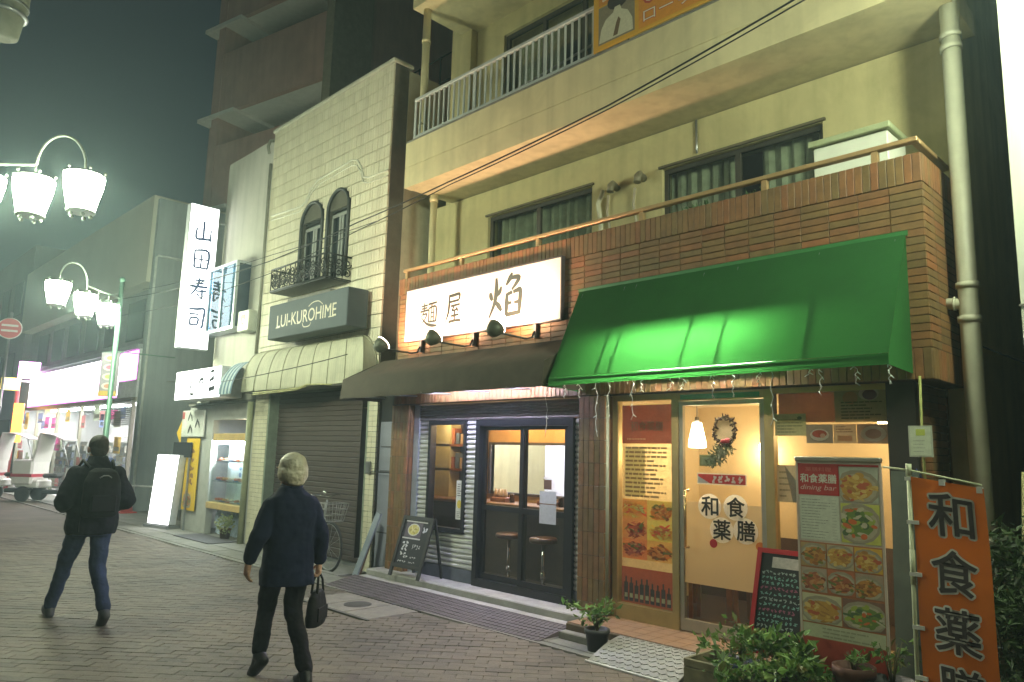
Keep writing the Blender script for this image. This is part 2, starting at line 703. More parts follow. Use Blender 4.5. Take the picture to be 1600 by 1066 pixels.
# ================================================================== GROUND
m_ground = M('street paving', (.115, .11, .092), .85, var=.25, scale=3, bump=.3, bscale=40)
PAV = [(.076, .063, .047), (.096, .079, .057), (.108, .090, .065), (.116, .096, .069), (.098, .081, .058), (.11, .086, .063), (.10, .086, .064), (.124, .103, .074)]
m_paver = M('concrete paver', rnd='obj', rcols=PAV, rough=.72, var=.2, scale=14, bump=.35, bscale=70, stain=.32)
m_paver_i = M('concrete paver mass', rnd='isl', rcols=PAV, rough=.72, var=.2, scale=14, bump=.35, bscale=70, stain=.32)


def brick_ground():
    """Far paving where single pavers can no longer be told apart."""
    m = bpy.data.materials.new('far paving')
    m.use_nodes = True
    n, l = m.node_tree.nodes, m.node_tree.links
    b = n['Principled BSDF']
    b.inputs['Roughness'].default_value = .8
    g = n.new('ShaderNodeNewGeometry')
    mp = n.new('ShaderNodeMapping')
    mp.inputs['Rotation'].default_value = (0, 0, R(-42))
    l.new(g.outputs['Position'], mp.inputs['Vector'])
    br = n.new('ShaderNodeTexBrick')
    br.inputs['Color1'].default_value = (.096, .079, .057, 1)
    br.inputs['Color2'].default_value = (.116, .096, .069, 1)
    br.inputs['Mortar'].default_value = (.074, .061, .045, 1)
    br.inputs['Scale'].default_value = 1
    br.inputs['Mortar Size'].default_value = .006
    br.inputs['Brick Width'].default_value = .205
    br.inputs['Row Height'].default_value = .105
    l.new(mp.outputs[0], br.inputs['Vector'])
    nz = n.new('ShaderNodeTexNoise')
    nz.inputs['Scale'].default_value = 1.3
    nz.inputs['Detail'].default_value = 6
    l.new(g.outputs['Position'], nz.inputs['Vector'])
    mr = n.new('ShaderNodeMapRange')
    mr.inputs['From Min'].default_value = .3
    mr.inputs['From Max'].default_value = .7
    mr.inputs['To Min'].default_value = .7
    mr.inputs['To Max'].default_value = 1.25
    l.new(nz.outputs[0], mr.inputs[0])
    mx = n.new('ShaderNodeVectorMath')
    mx.operation = 'MULTIPLY'
    l.new(br.outputs[0], mx.inputs[0])
    l.new(mr.outputs[0], mx.inputs[1])
    l.new(mx.outputs[0], b.inputs['Base Color'])
    return m


ground = tag(MB().quad((-120, -60, -.012), (60, -60, -.012), (60, 60, -.012), (-120, 60, -.012)).build('ground', brick_ground()), kind='structure')
ANG = R(42)
ca, sa = math.cos(ANG), math.sin(ANG)
pl, ph = .2005, .1005
near, rest = [], []
for i in range(-170, 40):
    for j in range(-60, 190):
        u = (i + (.5 if j % 2 else 0)) * .204
        v = j * .104
        x, y = u * ca - v * sa, u * sa + v * ca
        if not (-15.5 < x < -1.2 and .3 < y < 5.02):
            continue
        if -7.78 < x < -6.37 and 4.34 < y < 5.12:
            continue
        if in_view((x, y, 0), 40):
            d = math.hypot(x, y)
            (near if d < 99 else rest).append((d, x, y))
near.sort()
rest = near[300:]
near = near[:300]
pb = MB().box(-pl / 2, pl / 2, -ph / 2, ph / 2, -.03, 0, bev=.0025)
pmesh = pb.mesh('paver')
pmesh.materials.append(m_paver)
piece_set([((x, y, random.uniform(-.0025, .0015)), (random.uniform(-.006, .006), random.uniform(-.006, .006), ANG + random.uniform(-.012, .012)), (1, 1, 1)) for d, x, y in near],
          pmesh, 'paver', m_paver, ground, Vector())
rb = MB()
for d, x, y in rest:
    dz = random.uniform(-.0025, .0015)
    A = ANG + random.uniform(-.012, .012)
    mt = Matrix.Translation((x, y, dz)) @ Matrix.Rotation(A, 4, 'Z') @ Matrix.Rotation(random.uniform(-.006, .006), 4, 'X')
    t = pl / 2, ph / 2
    e = .0025
    vs = [(-t[0], -t[1], -.012), (t[0], -t[1], -.012), (t[0], t[1], -.012), (-t[0], t[1], -.012),
          (-t[0] + e, -t[1] + e, 0), (t[0] - e, -t[1] + e, 0), (t[0] - e, t[1] - e, 0), (-t[0] + e, t[1] - e, 0)]
    rb.add([mt @ Vector(p) for p in vs], [(4, 5, 6, 7), (0, 1, 5, 4), (1, 2, 6, 5), (2, 3, 7, 6), (3, 0, 4, 7)])
tag(rb.build('paver_mass', m_paver_i, ground), kind='stuff')

# gutter strip of concrete blocks along the frontages
gut = MB().box(-40, -1.0, 5.04, 5.12, -.02, .006)
gutter = tag(gut.build('gutter', m_concrete_d), kind='structure')
gb = MB().box(-.297, .297, -.19, .19, -.03, .012, bev=.008)
gme = gb.mesh('kerb_block')
gme.materials.append(m_concrete_d)
piece_set([((-20 + .6 * k, 5.32, random.uniform(-.003, .003)), (0, 0, 0), (1, 1, 1)) for k in range(31)], gme, 'kerb_block', m_concrete_d, gutter, Vector())
tag(MB().box(-120, -8.8, 5.515, 6.6, -.02, .015).build('apron_pavement', M('apron concrete', (.21, .205, .19), .85, var=.25, scale=2.5, bump=.25)), kind='structure')

# utility cover let into the paving
uc = thing('utility_cover', 'pale stone utility cover with a round iron lid let into the street paving', 'manhole cover', (-7.07, 4.73, 0))
m_slab = M('pale stone slab', (.165, .15, .125), .75, var=.2, scale=7, bump=.2)
for a, b in ((-7.74, -7.31), (-7.295, -6.86), (-6.845, -6.41)):
    MB().box(a, b, 4.40, 5.02, -.03, .004, bev=.006).build('slab', m_slab, uc)
MB().cyl((-7.08, 4.72, 0), (-7.08, 4.72, .008), .15, n=24).build('lid', M('rusted iron lid', (.05, .045, .04), .7, .4, bump=.5, bscale=50), uc)
fr = MB()
for q in ((-7.78, -6.37, 4.36, 4.39), (-7.78, -6.37, 5.03, 5.06)):
    fr.box(*q, -.03, .006)
fr.build('frame', M('cover frame steel', (.08, .075, .07), .6, .5), uc)

# rubber kerb ramps
m_ramp = M('purple grey rubber ramp', (.085, .068, .072), .75, var=.25, scale=9)
def kerb_ramp(x0, x1, label):
    t = thing('kerb_ramp', label, 'ramp', ((x0 + x1) / 2, 5.3, 0), group='rubber ramps along the noodle shop step')
    mb = MB()
    y0, y1, h = 5.06, 5.50, .085
    mb.add([(x0, y0, .004), (x1, y0, .004), (x1, y1, h), (x0, y1, h), (x0, y0, 0), (x1, y0, 0), (x1, y1, 0), (x0, y1, 0)],
           [(0, 1, 2, 3), (4, 5, 1, 0), (5, 6, 2, 1), (6, 7, 3, 2), (7, 4, 0, 3)])
    mb.build('body', m_ramp, t)
    nb = MB()
    n = int((x1 - x0) / .055)
    for i in range(n):
        for j in range(7):
            x = x0 + .03 + i * .055
            f = (j + .5) / 7
            y = y0 + f * (y1 - y0)
            z = .004 + f * (h - .004)
            nb.bar((x, y - .018, z - .002), (x + .03, y + .018, z + .004), .014, .008)
    tag(nb.build('tread', m_ramp, t), kind='stuff')
for k in range(4):
    x1 = -4.74 - k * .905
    kerb_ramp(x1 - .9, x1, ['rubber kerb ramp ending beside the black plant pot', 'rubber kerb ramp below the right sliding door leaf',
                            'rubber kerb ramp below the left sliding door leaf', 'rubber kerb ramp in front of the folding chalkboard'][k])

# ================================================================== APARTMENT BUILDING WITH THE TWO SHOPS
apt = thing('apartment_building', 'cream apartment building with brown brick balcony over two small restaurants', 'building', (-5, 5.86, 0))
AO = ORG[apt.name]
YF = 5.86
# --- brick parapet of the first floor
par = MB()
par.box(-8.20, -1.655, YF + .012, YF + .16, 2.262, 3.962)
par.box(-1.82, -1.645, YF + .16, 6.70, 2.262, 3.962)
parapet = par.build('balcony_parapet', m_mortar, apt)
CW, CH = .2325, .05957
Z0 = 2.494
ncol = 28
xr = -1.645
bm = MB().box(-CW / 2 + .0025, CW / 2 - .0025, -.006, .02, -CH / 2 + .0028, CH / 2 - .0028, bev=.0025)
bme = bm.mesh('brick'); bme.materials.append(m_brick)
vis, hid = [], []
for c in range(ncol + 1):
    for r in range(21):
        x = xr - (c + .5) * CW
        z = Z0 + (r + .5) * CH
        if x < -8.15:
            continue
        hidden = (-7.85 < x < -5.28 and 3.16 < z < 3.70) or (-4.9 < x < -1.85 and z < 3.30) or (z < 2.68)
        (hid if hidden else vis).append(((x, YF + random.uniform(-.0015, .0015), z), (0, 0, 0), (1, 1, 1)))
for c in range(3):
    for r in range(21):
        y = YF + .01 + (c + .5) * CW
        vis.append(((xr - .004, y, Z0 + (r + .5) * CH), (0, 0, R(90)), (1, 1, 1)))
piece_set(vis[-300:], bme, 'brick', m_brick, parapet, AO)
hm = MB()
for (p, rot, s_) in hid + vis[:-300]:
    hm.box(p[0] - CW / 2 + .0025, p[0] + CW / 2 - .0025, p[1] - .006, p[1] + .02, p[2] - CH / 2 + .0035, p[2] + CH / 2 - .0035)
tag(hm.build('brick_mass', m_brick_i, parapet), kind='stuff')
TW = .0606
tm = MB().box(-TW / 2 + .002, TW / 2 - .002, -.008, .02, -.1125, .1125, bev=.003)
tme = tm.mesh('soldier_tile'); tme.materials.append(m_brick)
sol = []
for k in range(108):
    x = xr - (k + .5) * TW
    for z in (3.862, 2.3785):
        sol.append(((x, YF + random.uniform(-.0015, .0015), z), (0, 0, 0), (1, 1, 1)))
for k in range(13):
    for z in (3.862, 2.3785):
        sol.append(((xr - .004, YF + .02 + (k + .5) * TW, z), (0, 0, R(90)), (1, 1, 1)))
piece_set(sol[:300], tme, 'soldier_tile', m_brick, parapet, AO)
cop = MB().box(-8.2, -1.66, YF + .03, YF + .15, 3.965, 3.985).box(-1.80, -1.66, YF + .16, 6.70, 3.965, 3.985)
cop.build('coping', M('parapet coping', (.16, .13, .08), .8), parapet)
# --- handrail on the parapet
m_rail = M('brown enamelled rail', (.40, .26, .12), .45, .3, var=.12)
hr = MB().box(-8.14, -1.665, YF + .01, YF + .075, 4.075, 4.115, bev=.006).box(-1.725, -1.665, YF + .08, 6.68, 4.075, 4.115, bev=.006)
rail = hr.build('handrail', m_rail, apt)
for x in (-8.08, -6.95, -5.62, -4.20, -2.90, -1.98):
    MB().box(x - .025, x + .025, YF + .02, YF + .065, 3.985, 4.074).build('rail_post', m_rail, rail)
# --- recessed first-floor wall with two windows
YW = 6.70
WIN = [(-7.36, -5.50, 4.02, 4.90), (-4.50, -2.70, 4.02, 4.84)]
MB().wall(-8.55, -1.66, 2.40, 5.285, YW, WIN, .18).build('upper_wall', m_cream2, apt)
MB().box(-8.2, -1.66, YF + .16, YW, 2.33, 2.45).build('balcony_floor', m_concrete_d, apt)
m_curtain = M('faded curtain', (.52, .52, .42), .9, var=.2, scale=10)
for k, (a, b, c, d) in enumerate(WIN):
    f = MB().box(a, b, YW + .05, YW + .09, d - .05, d).box(a, b, YW + .05, YW + .09, c, c + .05)
    f.box(a, a + .05, YW + .05, YW + .09, c + .05, d - .05).box(b - .05, b, YW + .05, YW + .09, c + .05, d - .05)
    mid = (a + b) / 2
    f.box(mid - .03, mid + .03, YW + .04, YW + .085, c + .05, d - .05)
    w = f.build('window', M('brown window frame', (.06, .055, .045), .5, .3), apt)
    for (p, q) in ((a + .05, mid - .03), (mid + .03, b - .05)):
        MB().box(p, q, YW + .065, YW + .072, c + .05, d - .05).build('pane', m_glass_d, w)
    cu = MB()
    n = 40
    for i in range(n):
        x0, x1 = a + (b - a) * i / n, a + (b - a) * (i + 1) / n
        if k == 1 and .45 < i / n < .60:
            continue
        o0, o1 = .03 * math.sin(i * 1.9), .03 * math.sin((i + 1) * 1.9)
        cu.quad((x0, YW + .20 + o0, c), (x1, YW + .20 + o1, c), (x1, YW + .20 + o1, d), (x0, YW + .20 + o0, d))
    cu.build('curtain', m_curtain, w)
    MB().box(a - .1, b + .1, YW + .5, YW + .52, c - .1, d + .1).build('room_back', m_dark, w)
    MB().box(a - .03, b + .03, YW - .03, YW, d + .004, d + .03).build('drip_cap', M('rusty drip cap', (.12, .10, .06), .8), w)
# --- slab / fascia of the second-floor balcony, with groove
fa = MB().box(-8.20, -1.46, YF, YF + .13, 5.29, 5.575).box(-8.20, -1.46, YF + .012, YF + .13, 5.575, 5.59).box(-8.20, -1.46, YF, YF + .13, 5.59, 5.95)
fa.build('balcony_fascia', m_cream, apt)
MB().box(-8.20, -1.46, YF + .13, 6.9, 5.30, 5.50).build('balcony_slab', m_cream, apt)
MB().box(-8.18, -1.48, YF - .004, YF + .14, 5.952, 5.975).build('fascia_coping', m_concrete_d, apt)
MB().tube([(-4.05, YW - .012, 5.28), (-4.05, YW - .012, 5.02), (-4.04, YW - .02, 4.9)], .012).build('drain_stub', m_steel, apt)
# --- second-floor railing
m_wrail = M('pale grey painted rail', (.50, .52, .50), .5, .2, var=.1)
rr = MB().box(-8.10, -4.82, YF + .03, YF + .075, 6.56, 6.605, bev=.005).box(-8.10, -4.82, YF + .035, YF + .07, 6.01, 6.04)
r2 = rr.build('railing', m_wrail, apt)
x = -8.08
k = 0
while x < -4.85:
    w = .022 if k % 12 == 0 else .010
    MB().box(x - w, x + w, YF + .04, YF + .062, 5.976 if k % 12 == 0 else 6.04, 6.56).build('baluster', m_wrail, r2)
    x += .104
    k += 1
MB().tube([(-7.45, YF + .35, 6.16), (-4.9, YF + .35, 6.40)], .014).build('laundry_pole', m_steel, apt)
# --- second-floor wall, window, eaves
MB().wall(-8.05, -1.66, 5.50, 9.5, 6.9, [(-7.35, -5.1, 5.9, 7.72)], .18).build('top_wall', m_cream2, apt)
f = MB().box(-7.35, -5.1, 6.95, 7.0, 7.66, 7.72)
for x in (-7.35, -6.62, -5.9, -5.16):
    f.box(x, x + .06, 6.95, 7.0, 5.9, 7.66)
w = f.build('window', M('brown window frame'), apt)
for a, b in ((-7.29, -6.62), (-6.56, -5.9), (-5.84, -5.16)):
    MB().box(a, b, 6.97, 6.978, 5.9, 7.66).build('pane', m_glass_d, w)
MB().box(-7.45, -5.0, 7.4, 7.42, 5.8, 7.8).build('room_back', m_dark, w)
cu = MB()
for i in range(48):
    x0, x1 = -7.3 + 2.2 * i / 48, -7.3 + 2.2 * (i + 1) / 48
    if 18 < i < 30: continue
    o0, o1 = .03 * math.sin(i * 1.7), .03 * math.sin((i + 1) * 1.7)
    cu.quad((x0, 7.15 + o0, 5.9), (x1, 7.15 + o1, 5.9), (x1, 7.15 + o1, 7.66), (x0, 7.15 + o0, 7.66))
cu.build('curtain', m_curtain, w)
MB().box(-8.20, -1.46, YF, 6.9, 8.02, 8.2).build('upper_slab', m_cream, apt)
MB().box(-8.20, -7.95, 6.78, 6.9, 5.5, 8.02).build('wall_return', m_cream2, apt)
pp = MB().tube([(-8.06, 6.02, 8.02), (-8.06, 6.02, 5.5)], .055, 12)
for z in (6.2, 7.5):
    pp.cyl((-8.06, 6.02, z), (-8.06, 6.02, z + .05), .065, n=12)
pp.build('rain_pipe', m_cream, apt)
pp = MB().tube([(-8.08, 6.30, 5.29), (-8.08, 6.30, 2.45)], .05, 12).cyl((-8.08, 6.3, 5.18), (-8.08, 6.3, 5.24), .062)
pp.build('rain_pipe', m_cream, apt)
# --- ends and bulk of the building
MB().box(-8.2, -1.66, 7.42, 16, 5.5, 9.5).build('bulk', m_cream2, apt)
MB().box(-8.55, -8.23, 6.9, 16, 0, 9.4).build('side_wall', m_cream2, apt)
MB().box(-1.84, -1.66, 6.90, 16, 0, 9.5).build('side_wall', m_cream2, apt)
MB().box(-8.2, -1.84, 10.2, 16, 0, 5.5).build('bulk', m_cream2, apt)
# --- ground-floor end wall of bricks facing the alley
ew = MB().box(-2.02, -1.864, 6.0, 6.9, 0, 2.26).build('end_wall', m_mortar, apt)
its = []
for r in range(36):
    for c in range(4):
        y = 6.0 + (c + .5) * .225
        its.append(((-1.858, y, .12 + (r + .5) * CH), (0, 0, R(90)), (.965, 1, 1)))
piece_set(its, bme, 'brick', m_brick, ew, AO)
MB().box(-2.0, -1.80, 5.93, 5.998, .13, 2.26).build('corner_post', M('dark brown post', (.014, .011, .008), .6), apt)
MB().box(-8.2, -1.66, YF + .16, YW, 2.275, 2.325).build('porch_ceiling', M('porch ceiling board', (.30, .27, .20), .8), apt)
# --- brick piers between the shops
for (a, b) in ((-8.215, -7.845), (-4.955, -4.615)):
    pier = MB().box(a + .01, b - .01, YF + .014, 6.12, 0, 2.255).build('pier', m_mortar, apt)
    its = []
    n = 6 if a < -7 else 5
    wd = (b - a) / n
    sc = wd / TW
    for i in range(n):
        for j in range(10):
            its.append(((a + (i + .5) * wd, YF + random.uniform(0, .003), .02 + (j + .5) * .2235), (0, 0, 0), (sc, 1, .975)))
    for j in range(10):
        for i in range(4):
            its.append(((b - .006, YF + .03 + (i + .5) * TW, .02 + (j + .5) * .2235), (0, 0, R(90)), (1, 1, .975)))
    piece_set(its, tme, 'pier_tile', m_brick, pier, AO)
    MB().box(a - .02, b + .02, YF - .02, 6.1, 0, .016).build('plinth', m_concrete_d, pier)

# ---------------- steps in front of the shops
st = MB().box(-8.35, -4.72, 5.66, 6.0, .0, .148, bev=.012).box(-8.35, -4.66, 5.52, 5.66, 0, .075, bev=.01)
tag(st.build('shop_step', m_concrete), kind='structure')
m_qtile = M('orange brown quarry tile', (.20, .11, .055), .6, var=.25, scale=6)
st = MB().box(-4.70, -1.86, 5.40, 6.02, 0, .135, bev=.01)
qs = tag(st.build('restaurant_step', M('quarry tile bed', (.10, .07, .045), .9)), kind='structure')
qm = MB().box(-.073, .073, -.073, .073, 0, .006, bev=.002).mesh('floor_tile')
qm.materials.append(m_qtile)
piece_set([((-4.62 + .15 * i, 5.49 + .15 * j, .135), (0, 0, 0), (1, 1, 1)) for i in range(18) for j in range(4)], qm, 'floor_tile', m_qtile, qs, Vector())
MB().box(-4.70, -4.02, 5.30, 5.40, 0, .075, bev=.008).build('lower_tread', m_concrete_d, qs)

# ---------------- noodle shop front: ribbed siding, window, sliding doors
m_sid = M('ribbed white siding', (.52, .52, .50), .45, .1, var=.1, scale=5)
m_sid_d = M('ribbed brown shutter housing', (.19, .165, .15), .5, .2, var=.15)
def siding(x0, x1, z0, z1, y, mat, parent, pitch=.058):
    mb = MB()
    n = max(1, round((z1 - z0) / pitch))
    prof = [(0, 0), (.25, -.012), (.62, -.012), (.86, 0), (.93, .010), (1.0, .010)]
    pts = []
    for i in range(n):
        for (t, o) in prof[:-1]:
            pts.append((y + o, z0 + (i + t) * (z1 - z0) / n))
    pts.append((y, z1))
    vs = [(x, p[0], p[1]) for p in pts for x in (x0, x1)]
    mb.add(vs, [(2 * i, 2 * i + 1, 2 * i + 3, 2 * i + 2) for i in range(len(pts) - 1)])
    mb.box(x0, x1, y + .012, y + .05, z0, z1)
    return mb.build('siding', mat, parent)
YS = 5.97
siding(-7.72, -7.525, .30, 2.045, YS, m_sid, apt)
siding(-6.80, -6.61, .30, 2.045, YS, m_sid, apt)
siding(-7.525, -6.80, .30, .70, YS, m_sid, apt)
siding(-5.085, -4.97, .30, 2.045, YS, m_sid, apt)
siding(-7.72, -4.97, 2.047, 2.25, YS - .01, m_sid_d, apt, .034)
for q in ((-7.72, -6.61), (-5.085, -4.97)):
    MB().box(*q, YS - .01, YS + .05, .15, .298).build('plinth', M('dark grey plinth', (.09, .10, .12), .7), apt)
MB().box(-7.835, -7.725, YS - .03, YS + .05, .15, 2.25).build('shutter_guide', M('pale shutter guide', (.42, .46, .52), .4, .5), apt)
f = MB()
a, b, c, d = -7.525, -6.80, .70, 2.043
for q in ((a, b, d - .05, d), (a, b, c, c + .05)):
    f.box(q[0], q[1], YS - .03, YS + .06, q[2], q[3])
for q in ((a, a + .05), (b - .05, b)):
    f.box(q[0], q[1], YS - .03, YS + .06, c + .05, d - .05)
w = f.build('window', m_black, apt)
MB().box(a + .05, b - .05, YS + .012, YS + .018, c + .05, d - .05).build('pane', m_glass, w)
# sliding doors
a, b, c, d = -6.605, -5.09, .148, 2.043
f = MB()
f.box(a, b, YS - .045, YS + .06, d - .075, d).box(a, b, YS - .045, YS + .06, c, c + .085)
f.box(a, a + .07, YS - .045, YS + .06, c + .085, d - .075).box(b - .07, b, YS - .045, YS + .06, c + .085, d - .075)
f.build('door_frame', m_black, apt)
mid = (a + b) / 2
for (p, q, yy) in ((a + .072, mid + .03, YS + .012), (mid - .03, b - .072, YS - .028)):
    g = MB()
    g.box(p, p + .055, yy, yy + .032, c + .087, d - .077).box(q - .055, q, yy, yy + .032, c + .087, d - .077)
    g.box(p + .055, q - .055, yy, yy + .032, 1.005, 1.065).box(p + .055, q - .055, yy, yy + .032, d - .12, d - .077).box(p + .055, q - .055, yy, yy + .032, c + .087, c + .15)
    leaf = g.build('sliding_door', m_black, apt)
    MB().box(p + .055, q - .055, yy + .012, yy + .018, 1.065, d - .12).build('pane', m_glass, leaf)
    MB().box(p + .055, q - .055, yy + .012, yy + .018, c + .15, 1.005).build('pane', m_glass, leaf)
# paper notice on the door
pr = Print((-5.56, YS - .032, .93), (1, 0, 0), (0, 0, 1))
pr.rect(0, 0, .24, .20, (.55, .55, .58), 1); pr.rect(.0, .21, .24, .34, (.62, .62, .66), 1)
pr.rect(.06, .36, .17, .46, (.16, .08, .06), 1); pr.rect(.05, .47, .18, .485, (.7, .68, .65), 1)
pr.build('door_notice', m_print, apt)
pr = Print((-6.97, YS - .002, .86), (1, 0, 0), (0, 0, 1))
pr.rect(0, 0, .12, .46, (.62, .62, .58), 1)
pr.ell(.06, .18, .04, .05, (.65, .50, .06), 2); pr.lines(.02, .27, .08, .16, 6, (.12, .10, .09), 2); pr.lines(.02, .02, .08, .08, 4, (.2, .18, .15), 2)
pr.build('window_notice', m_print, apt)

# ---------------- noodle shop interior
m_ochre = M('ochre interior wall', (.52, .30, .10), .8, var=.1)
m_dkw = M('dark brown panel', (.05, .035, .03), .5, var=.2)
rm = MB()
rm.quad((-9.2, 7.15, .15), (-4.70, 7.15, .15), (-4.70, 6.03, .15), (-9.2, 6.03, .15))
rm.build('shop_floor', M('shop floor', (.14, .11, .10), .6), apt)
MB().wall(-9.2, -4.72, .15, 2.50, 7.15, [(-7.62, -6.22, 1.14, 1.78)], .05).build('kitchen_wall', m_ochre, apt)
MB().quad((-9.2, 6.03, 2.26), (-4.72, 6.03, 2.26), (-4.72, 7.15, 2.26), (-9.2, 7.15, 2.26)).build('shop_ceiling', M('shop ceiling', (.45, .33, .18), .8), apt)
MB().box(-4.74, -4.72, 6.03, 9.6, .15, 2.6).build('partition', m_ochre, apt)
MB().box(-9.22, -9.2, 6.03, 9.6, .15, 2.6).build('partition', m_dkw, apt)
MB().box(-9.19, -7.72, 7.09, 7.14, .16, 2.25).build('dark_panelling', m_dkw, apt)
hb = MB()
for q in ((-7.66, -6.18, 1.775, 1.81), (-7.66, -6.18, 1.11, 1.142)):
    hb.box(q[0], q[1], 7.12, 7.2, q[2], q[3])
hb.box(-7.66, -7.62, 7.12, 7.2, 1.142, 1.775).box(-6.22, -6.18, 7.12, 7.2, 1.142, 1.775)
hb.build('hatch_frame', m_dkw, apt)
kt = MB()
kt.quad((-9.0, 8.9, .9), (-5, 8.9, .9), (-5, 8.9, 2.5), (-9.0, 8.9, 2.5))
kt.quad((-9.0, 7.2, 2.5), (-9.0, 8.9, 2.5), (-5, 8.9, 2.5), (-5, 7.2, 2.5))
kt.quad((-9.0, 7.2, .9), (-9.0, 8.9, .9), (-9, 8.9, 2.5), (-9.0, 7.2, 2.5)).quad((-5, 7.2, .9), (-5, 8.9, .9), (-5, 8.9, 2.5), (-5, 7.2, 2.5))
kt.quad((-9.0, 7.2, .9), (-5, 7.2, .9), (-5, 8.9, .9), (-9, 8.9, .9))
kt.build('kitchen', M('white kitchen panel', (.74, .72, .78), .5, var=.05), apt)
for x in (-7.9, -6.6):
    fx = thing('kitchen_tube_light', 'fluorescent tube on the white kitchen ceiling, %s one' % ('farther' if x < -7 else 'nearer'), 'light', (x, 8.0, 2.42), group='kitchen tubes')
    MB().box(x - .55, x + .55, 7.96, 8.04, 2.46, 2.498).build('housing', m_sid, fx)
    MB().cyl((x - .5, 8.0, 2.435), (x + .5, 8.0, 2.435), .016).build('tube', lit('kitchen tube glow', (.80, .84, 1), 420, False), fx)
    light('POINT', 'tube_light', (x, 7.8, 2.3), 24, (.80, .82, 1), fx, size=.1)
ct = thing('shop_counter', 'dark panelled counter with a wooden top behind the sliding doors', 'counter', (-6.9, 6.75, .15))
MB().box(-8.9, -5.05, 6.72, 7.12, .152, .99).build('front_panel', m_dkw, ct)
MB().box(-8.95, -5.02, 6.62, 7.13, .992, 1.035, bev=.008).build('counter_top', M('counter wood', (.22, .11, .05), .35, var=.3, scale=10), ct)
for x, l in ((-7.12, 'condiment tray on the counter behind the left sliding door'), (-6.28, 'condiment tray on the counter behind the right sliding door')):
    tr = thing('condiment_tray', l, 'tray', (x, 6.86, 1.036), group='condiment trays on the counter')
    MB().box(x - .14, x + .14, 6.80, 6.94, 1.037, 1.09, bev=.006).build('box', M('tray wood', (.30, .12, .06), .5), tr)
    for i in range(4):
        MB().lathe([(.028, 0), (.03, .05), (.018, .085), (.012, .11)], (x - .1 + .06 * i, 6.87, 1.09), 10).build('jar', M('jar glaze', (.55, .42, .30), .3), tr)
    MB().lathe([(.035, 0), (.035, .09), (.03, .11)], (x + .2, 6.87, 1.037), 10).build('bottle', M('soy bottle', (.05, .02, .01), .2), tr)
def stool(x, label):
    s = thing('bar_stool', label, 'stool', (x, 6.42, .15), group='stools at the noodle counter')
    MB().lathe([(.0, .56), (.15, .555), (.165, .57), (.165, .60), (.15, .615), (0, .618)], (x, 6.42, .10), 20).build('seat', M('worn red brown seat', (.10, .05, .04), .4), s)
    MB().cyl((x, 6.42, .17), (x, 6.42, .655), .022).cyl((x, 6.42, .25), (x, 6.42, .34), .032).build('post', M('chrome', (.7, .7, .7), .15, 1, var=.05), s)
    MB().lathe([(.16, 0), (.15, .012), (.04, .03), (.03, .05)], (x, 6.42, .152), 20).build('base', M('chrome'), s)
stool(-6.50, 'round counter stool behind the left sliding door')
stool(-5.94, 'round counter stool behind the right sliding door')
for x, l in ((-6.98, 'small bright ceiling spot seen above the left half of the kitchen hatch'), (-6.22, 'small bright ceiling spot seen above the right half of the kitchen hatch'),
             (-8.15, 'ceiling spot added to light the shelf behind the narrow black window')):  # this third spot is added to light the shelf
    dl = thing('downlight', l, 'spotlight', (x, 6.72, 2.2), group='ceiling spots in the noodle shop')
    MB().cyl((x, 6.72, 2.18), (x, 6.72, 2.258), .04).build('can', m_black, dl)
    MB().sphere((x, 6.72, 2.155), .035).build('bulb', lit('warm bulb', (1, .75, .45), 120, False), dl)
    light('POINT', 'bulb_light', (x, 6.66, 2.06), 26 if x > -8 else 9, (1, .66, .34), dl, size=.05)
# reflections / shelving seen through the small window
sh = thing('shelf_unit', 'wooden shelf of small boxes behind the narrow black window', 'shelf', (-8.2, 6.9, .15))
MB().box(-8.9, -7.9, 6.90, 7.085, 1.40, 1.43).build('board', M('tray wood'), sh)
MB().box(-8.9, -7.9, 6.90, 7.085, 1.74, 1.77).build('board', M('tray wood'), sh)
for i in range(9):
    x = -8.85 + i * .1
    for z in (1.432, 1.772):
        h = random.uniform(.1, .24)
        MB().box(x, x + .075, 6.93, 7.06, z, z + h, bev=.006).build('box', M('shelf box %d' % (i % 3), [(.35, .12, .05), (.12, .16, .22), (.5, .35, .2)][i % 3], .6), sh)

# ================================================================== SIGNS AND AWNINGS OF THE TWO SHOPS
CH_EN = [[(.08, .64, .05), (.10, .55, .09), (.15, .45, .05)], [(.40, .74, .04), (.36, .62, .08), (.29, .54, .04)],
         [(.25, .95, .05), (.26, .70, .09), (.22, .40, .08), (.06, .06, .03)], [(.24, .40, .05), (.34, .30, .09), (.42, .18, .05)],
         [(.70, 1.0, .04), (.64, .88, .09), (.54, .74, .04)], [(.66, .88, .06), (.78, .89, .07), (.90, .86, .08), (.82, .74, .07), (.70, .62, .04)],
         [(.57, .56, .06), (.565, .3, .09), (.56, .06, .06)], [(.58, .53, .06), (.72, .56, .06)], [(.74, .56, .06), (.84, .58, .07), (.94, .58, .08), (.93, .3, .09), (.92, .05, .06)],
         [(.58, .32, .06), (.71, .33, .05)], [(.77, .32, .05), (.92, .33, .06)], [(.55, .07, .07), (.93, .09, .07)]]
CH_YA = [[(.18, .92, .07), (.5, .93, .08), (.86, .94, .08), (.84, .74, .06)], [(.2, .71, .06), (.84, .74, .06)], [(.22, .90, .06), (.22, .55, .08), (.16, .30, .07), (.0, .04, .03)],
         [(.32, .57, .06), (.92, .59, .06)], [(.56, .57, .06), (.40, .40, .05)], [(.40, .40, .05), (.76, .43, .05)], [(.66, .50, .05), (.82, .37, .07)],
         [(.36, .23, .06), (.86, .25, .06)], [(.58, .40, .06), (.58, .05, .07)], [(.2, .04, .08), (.6, .06, .07), (1.0, .04, .09)]]
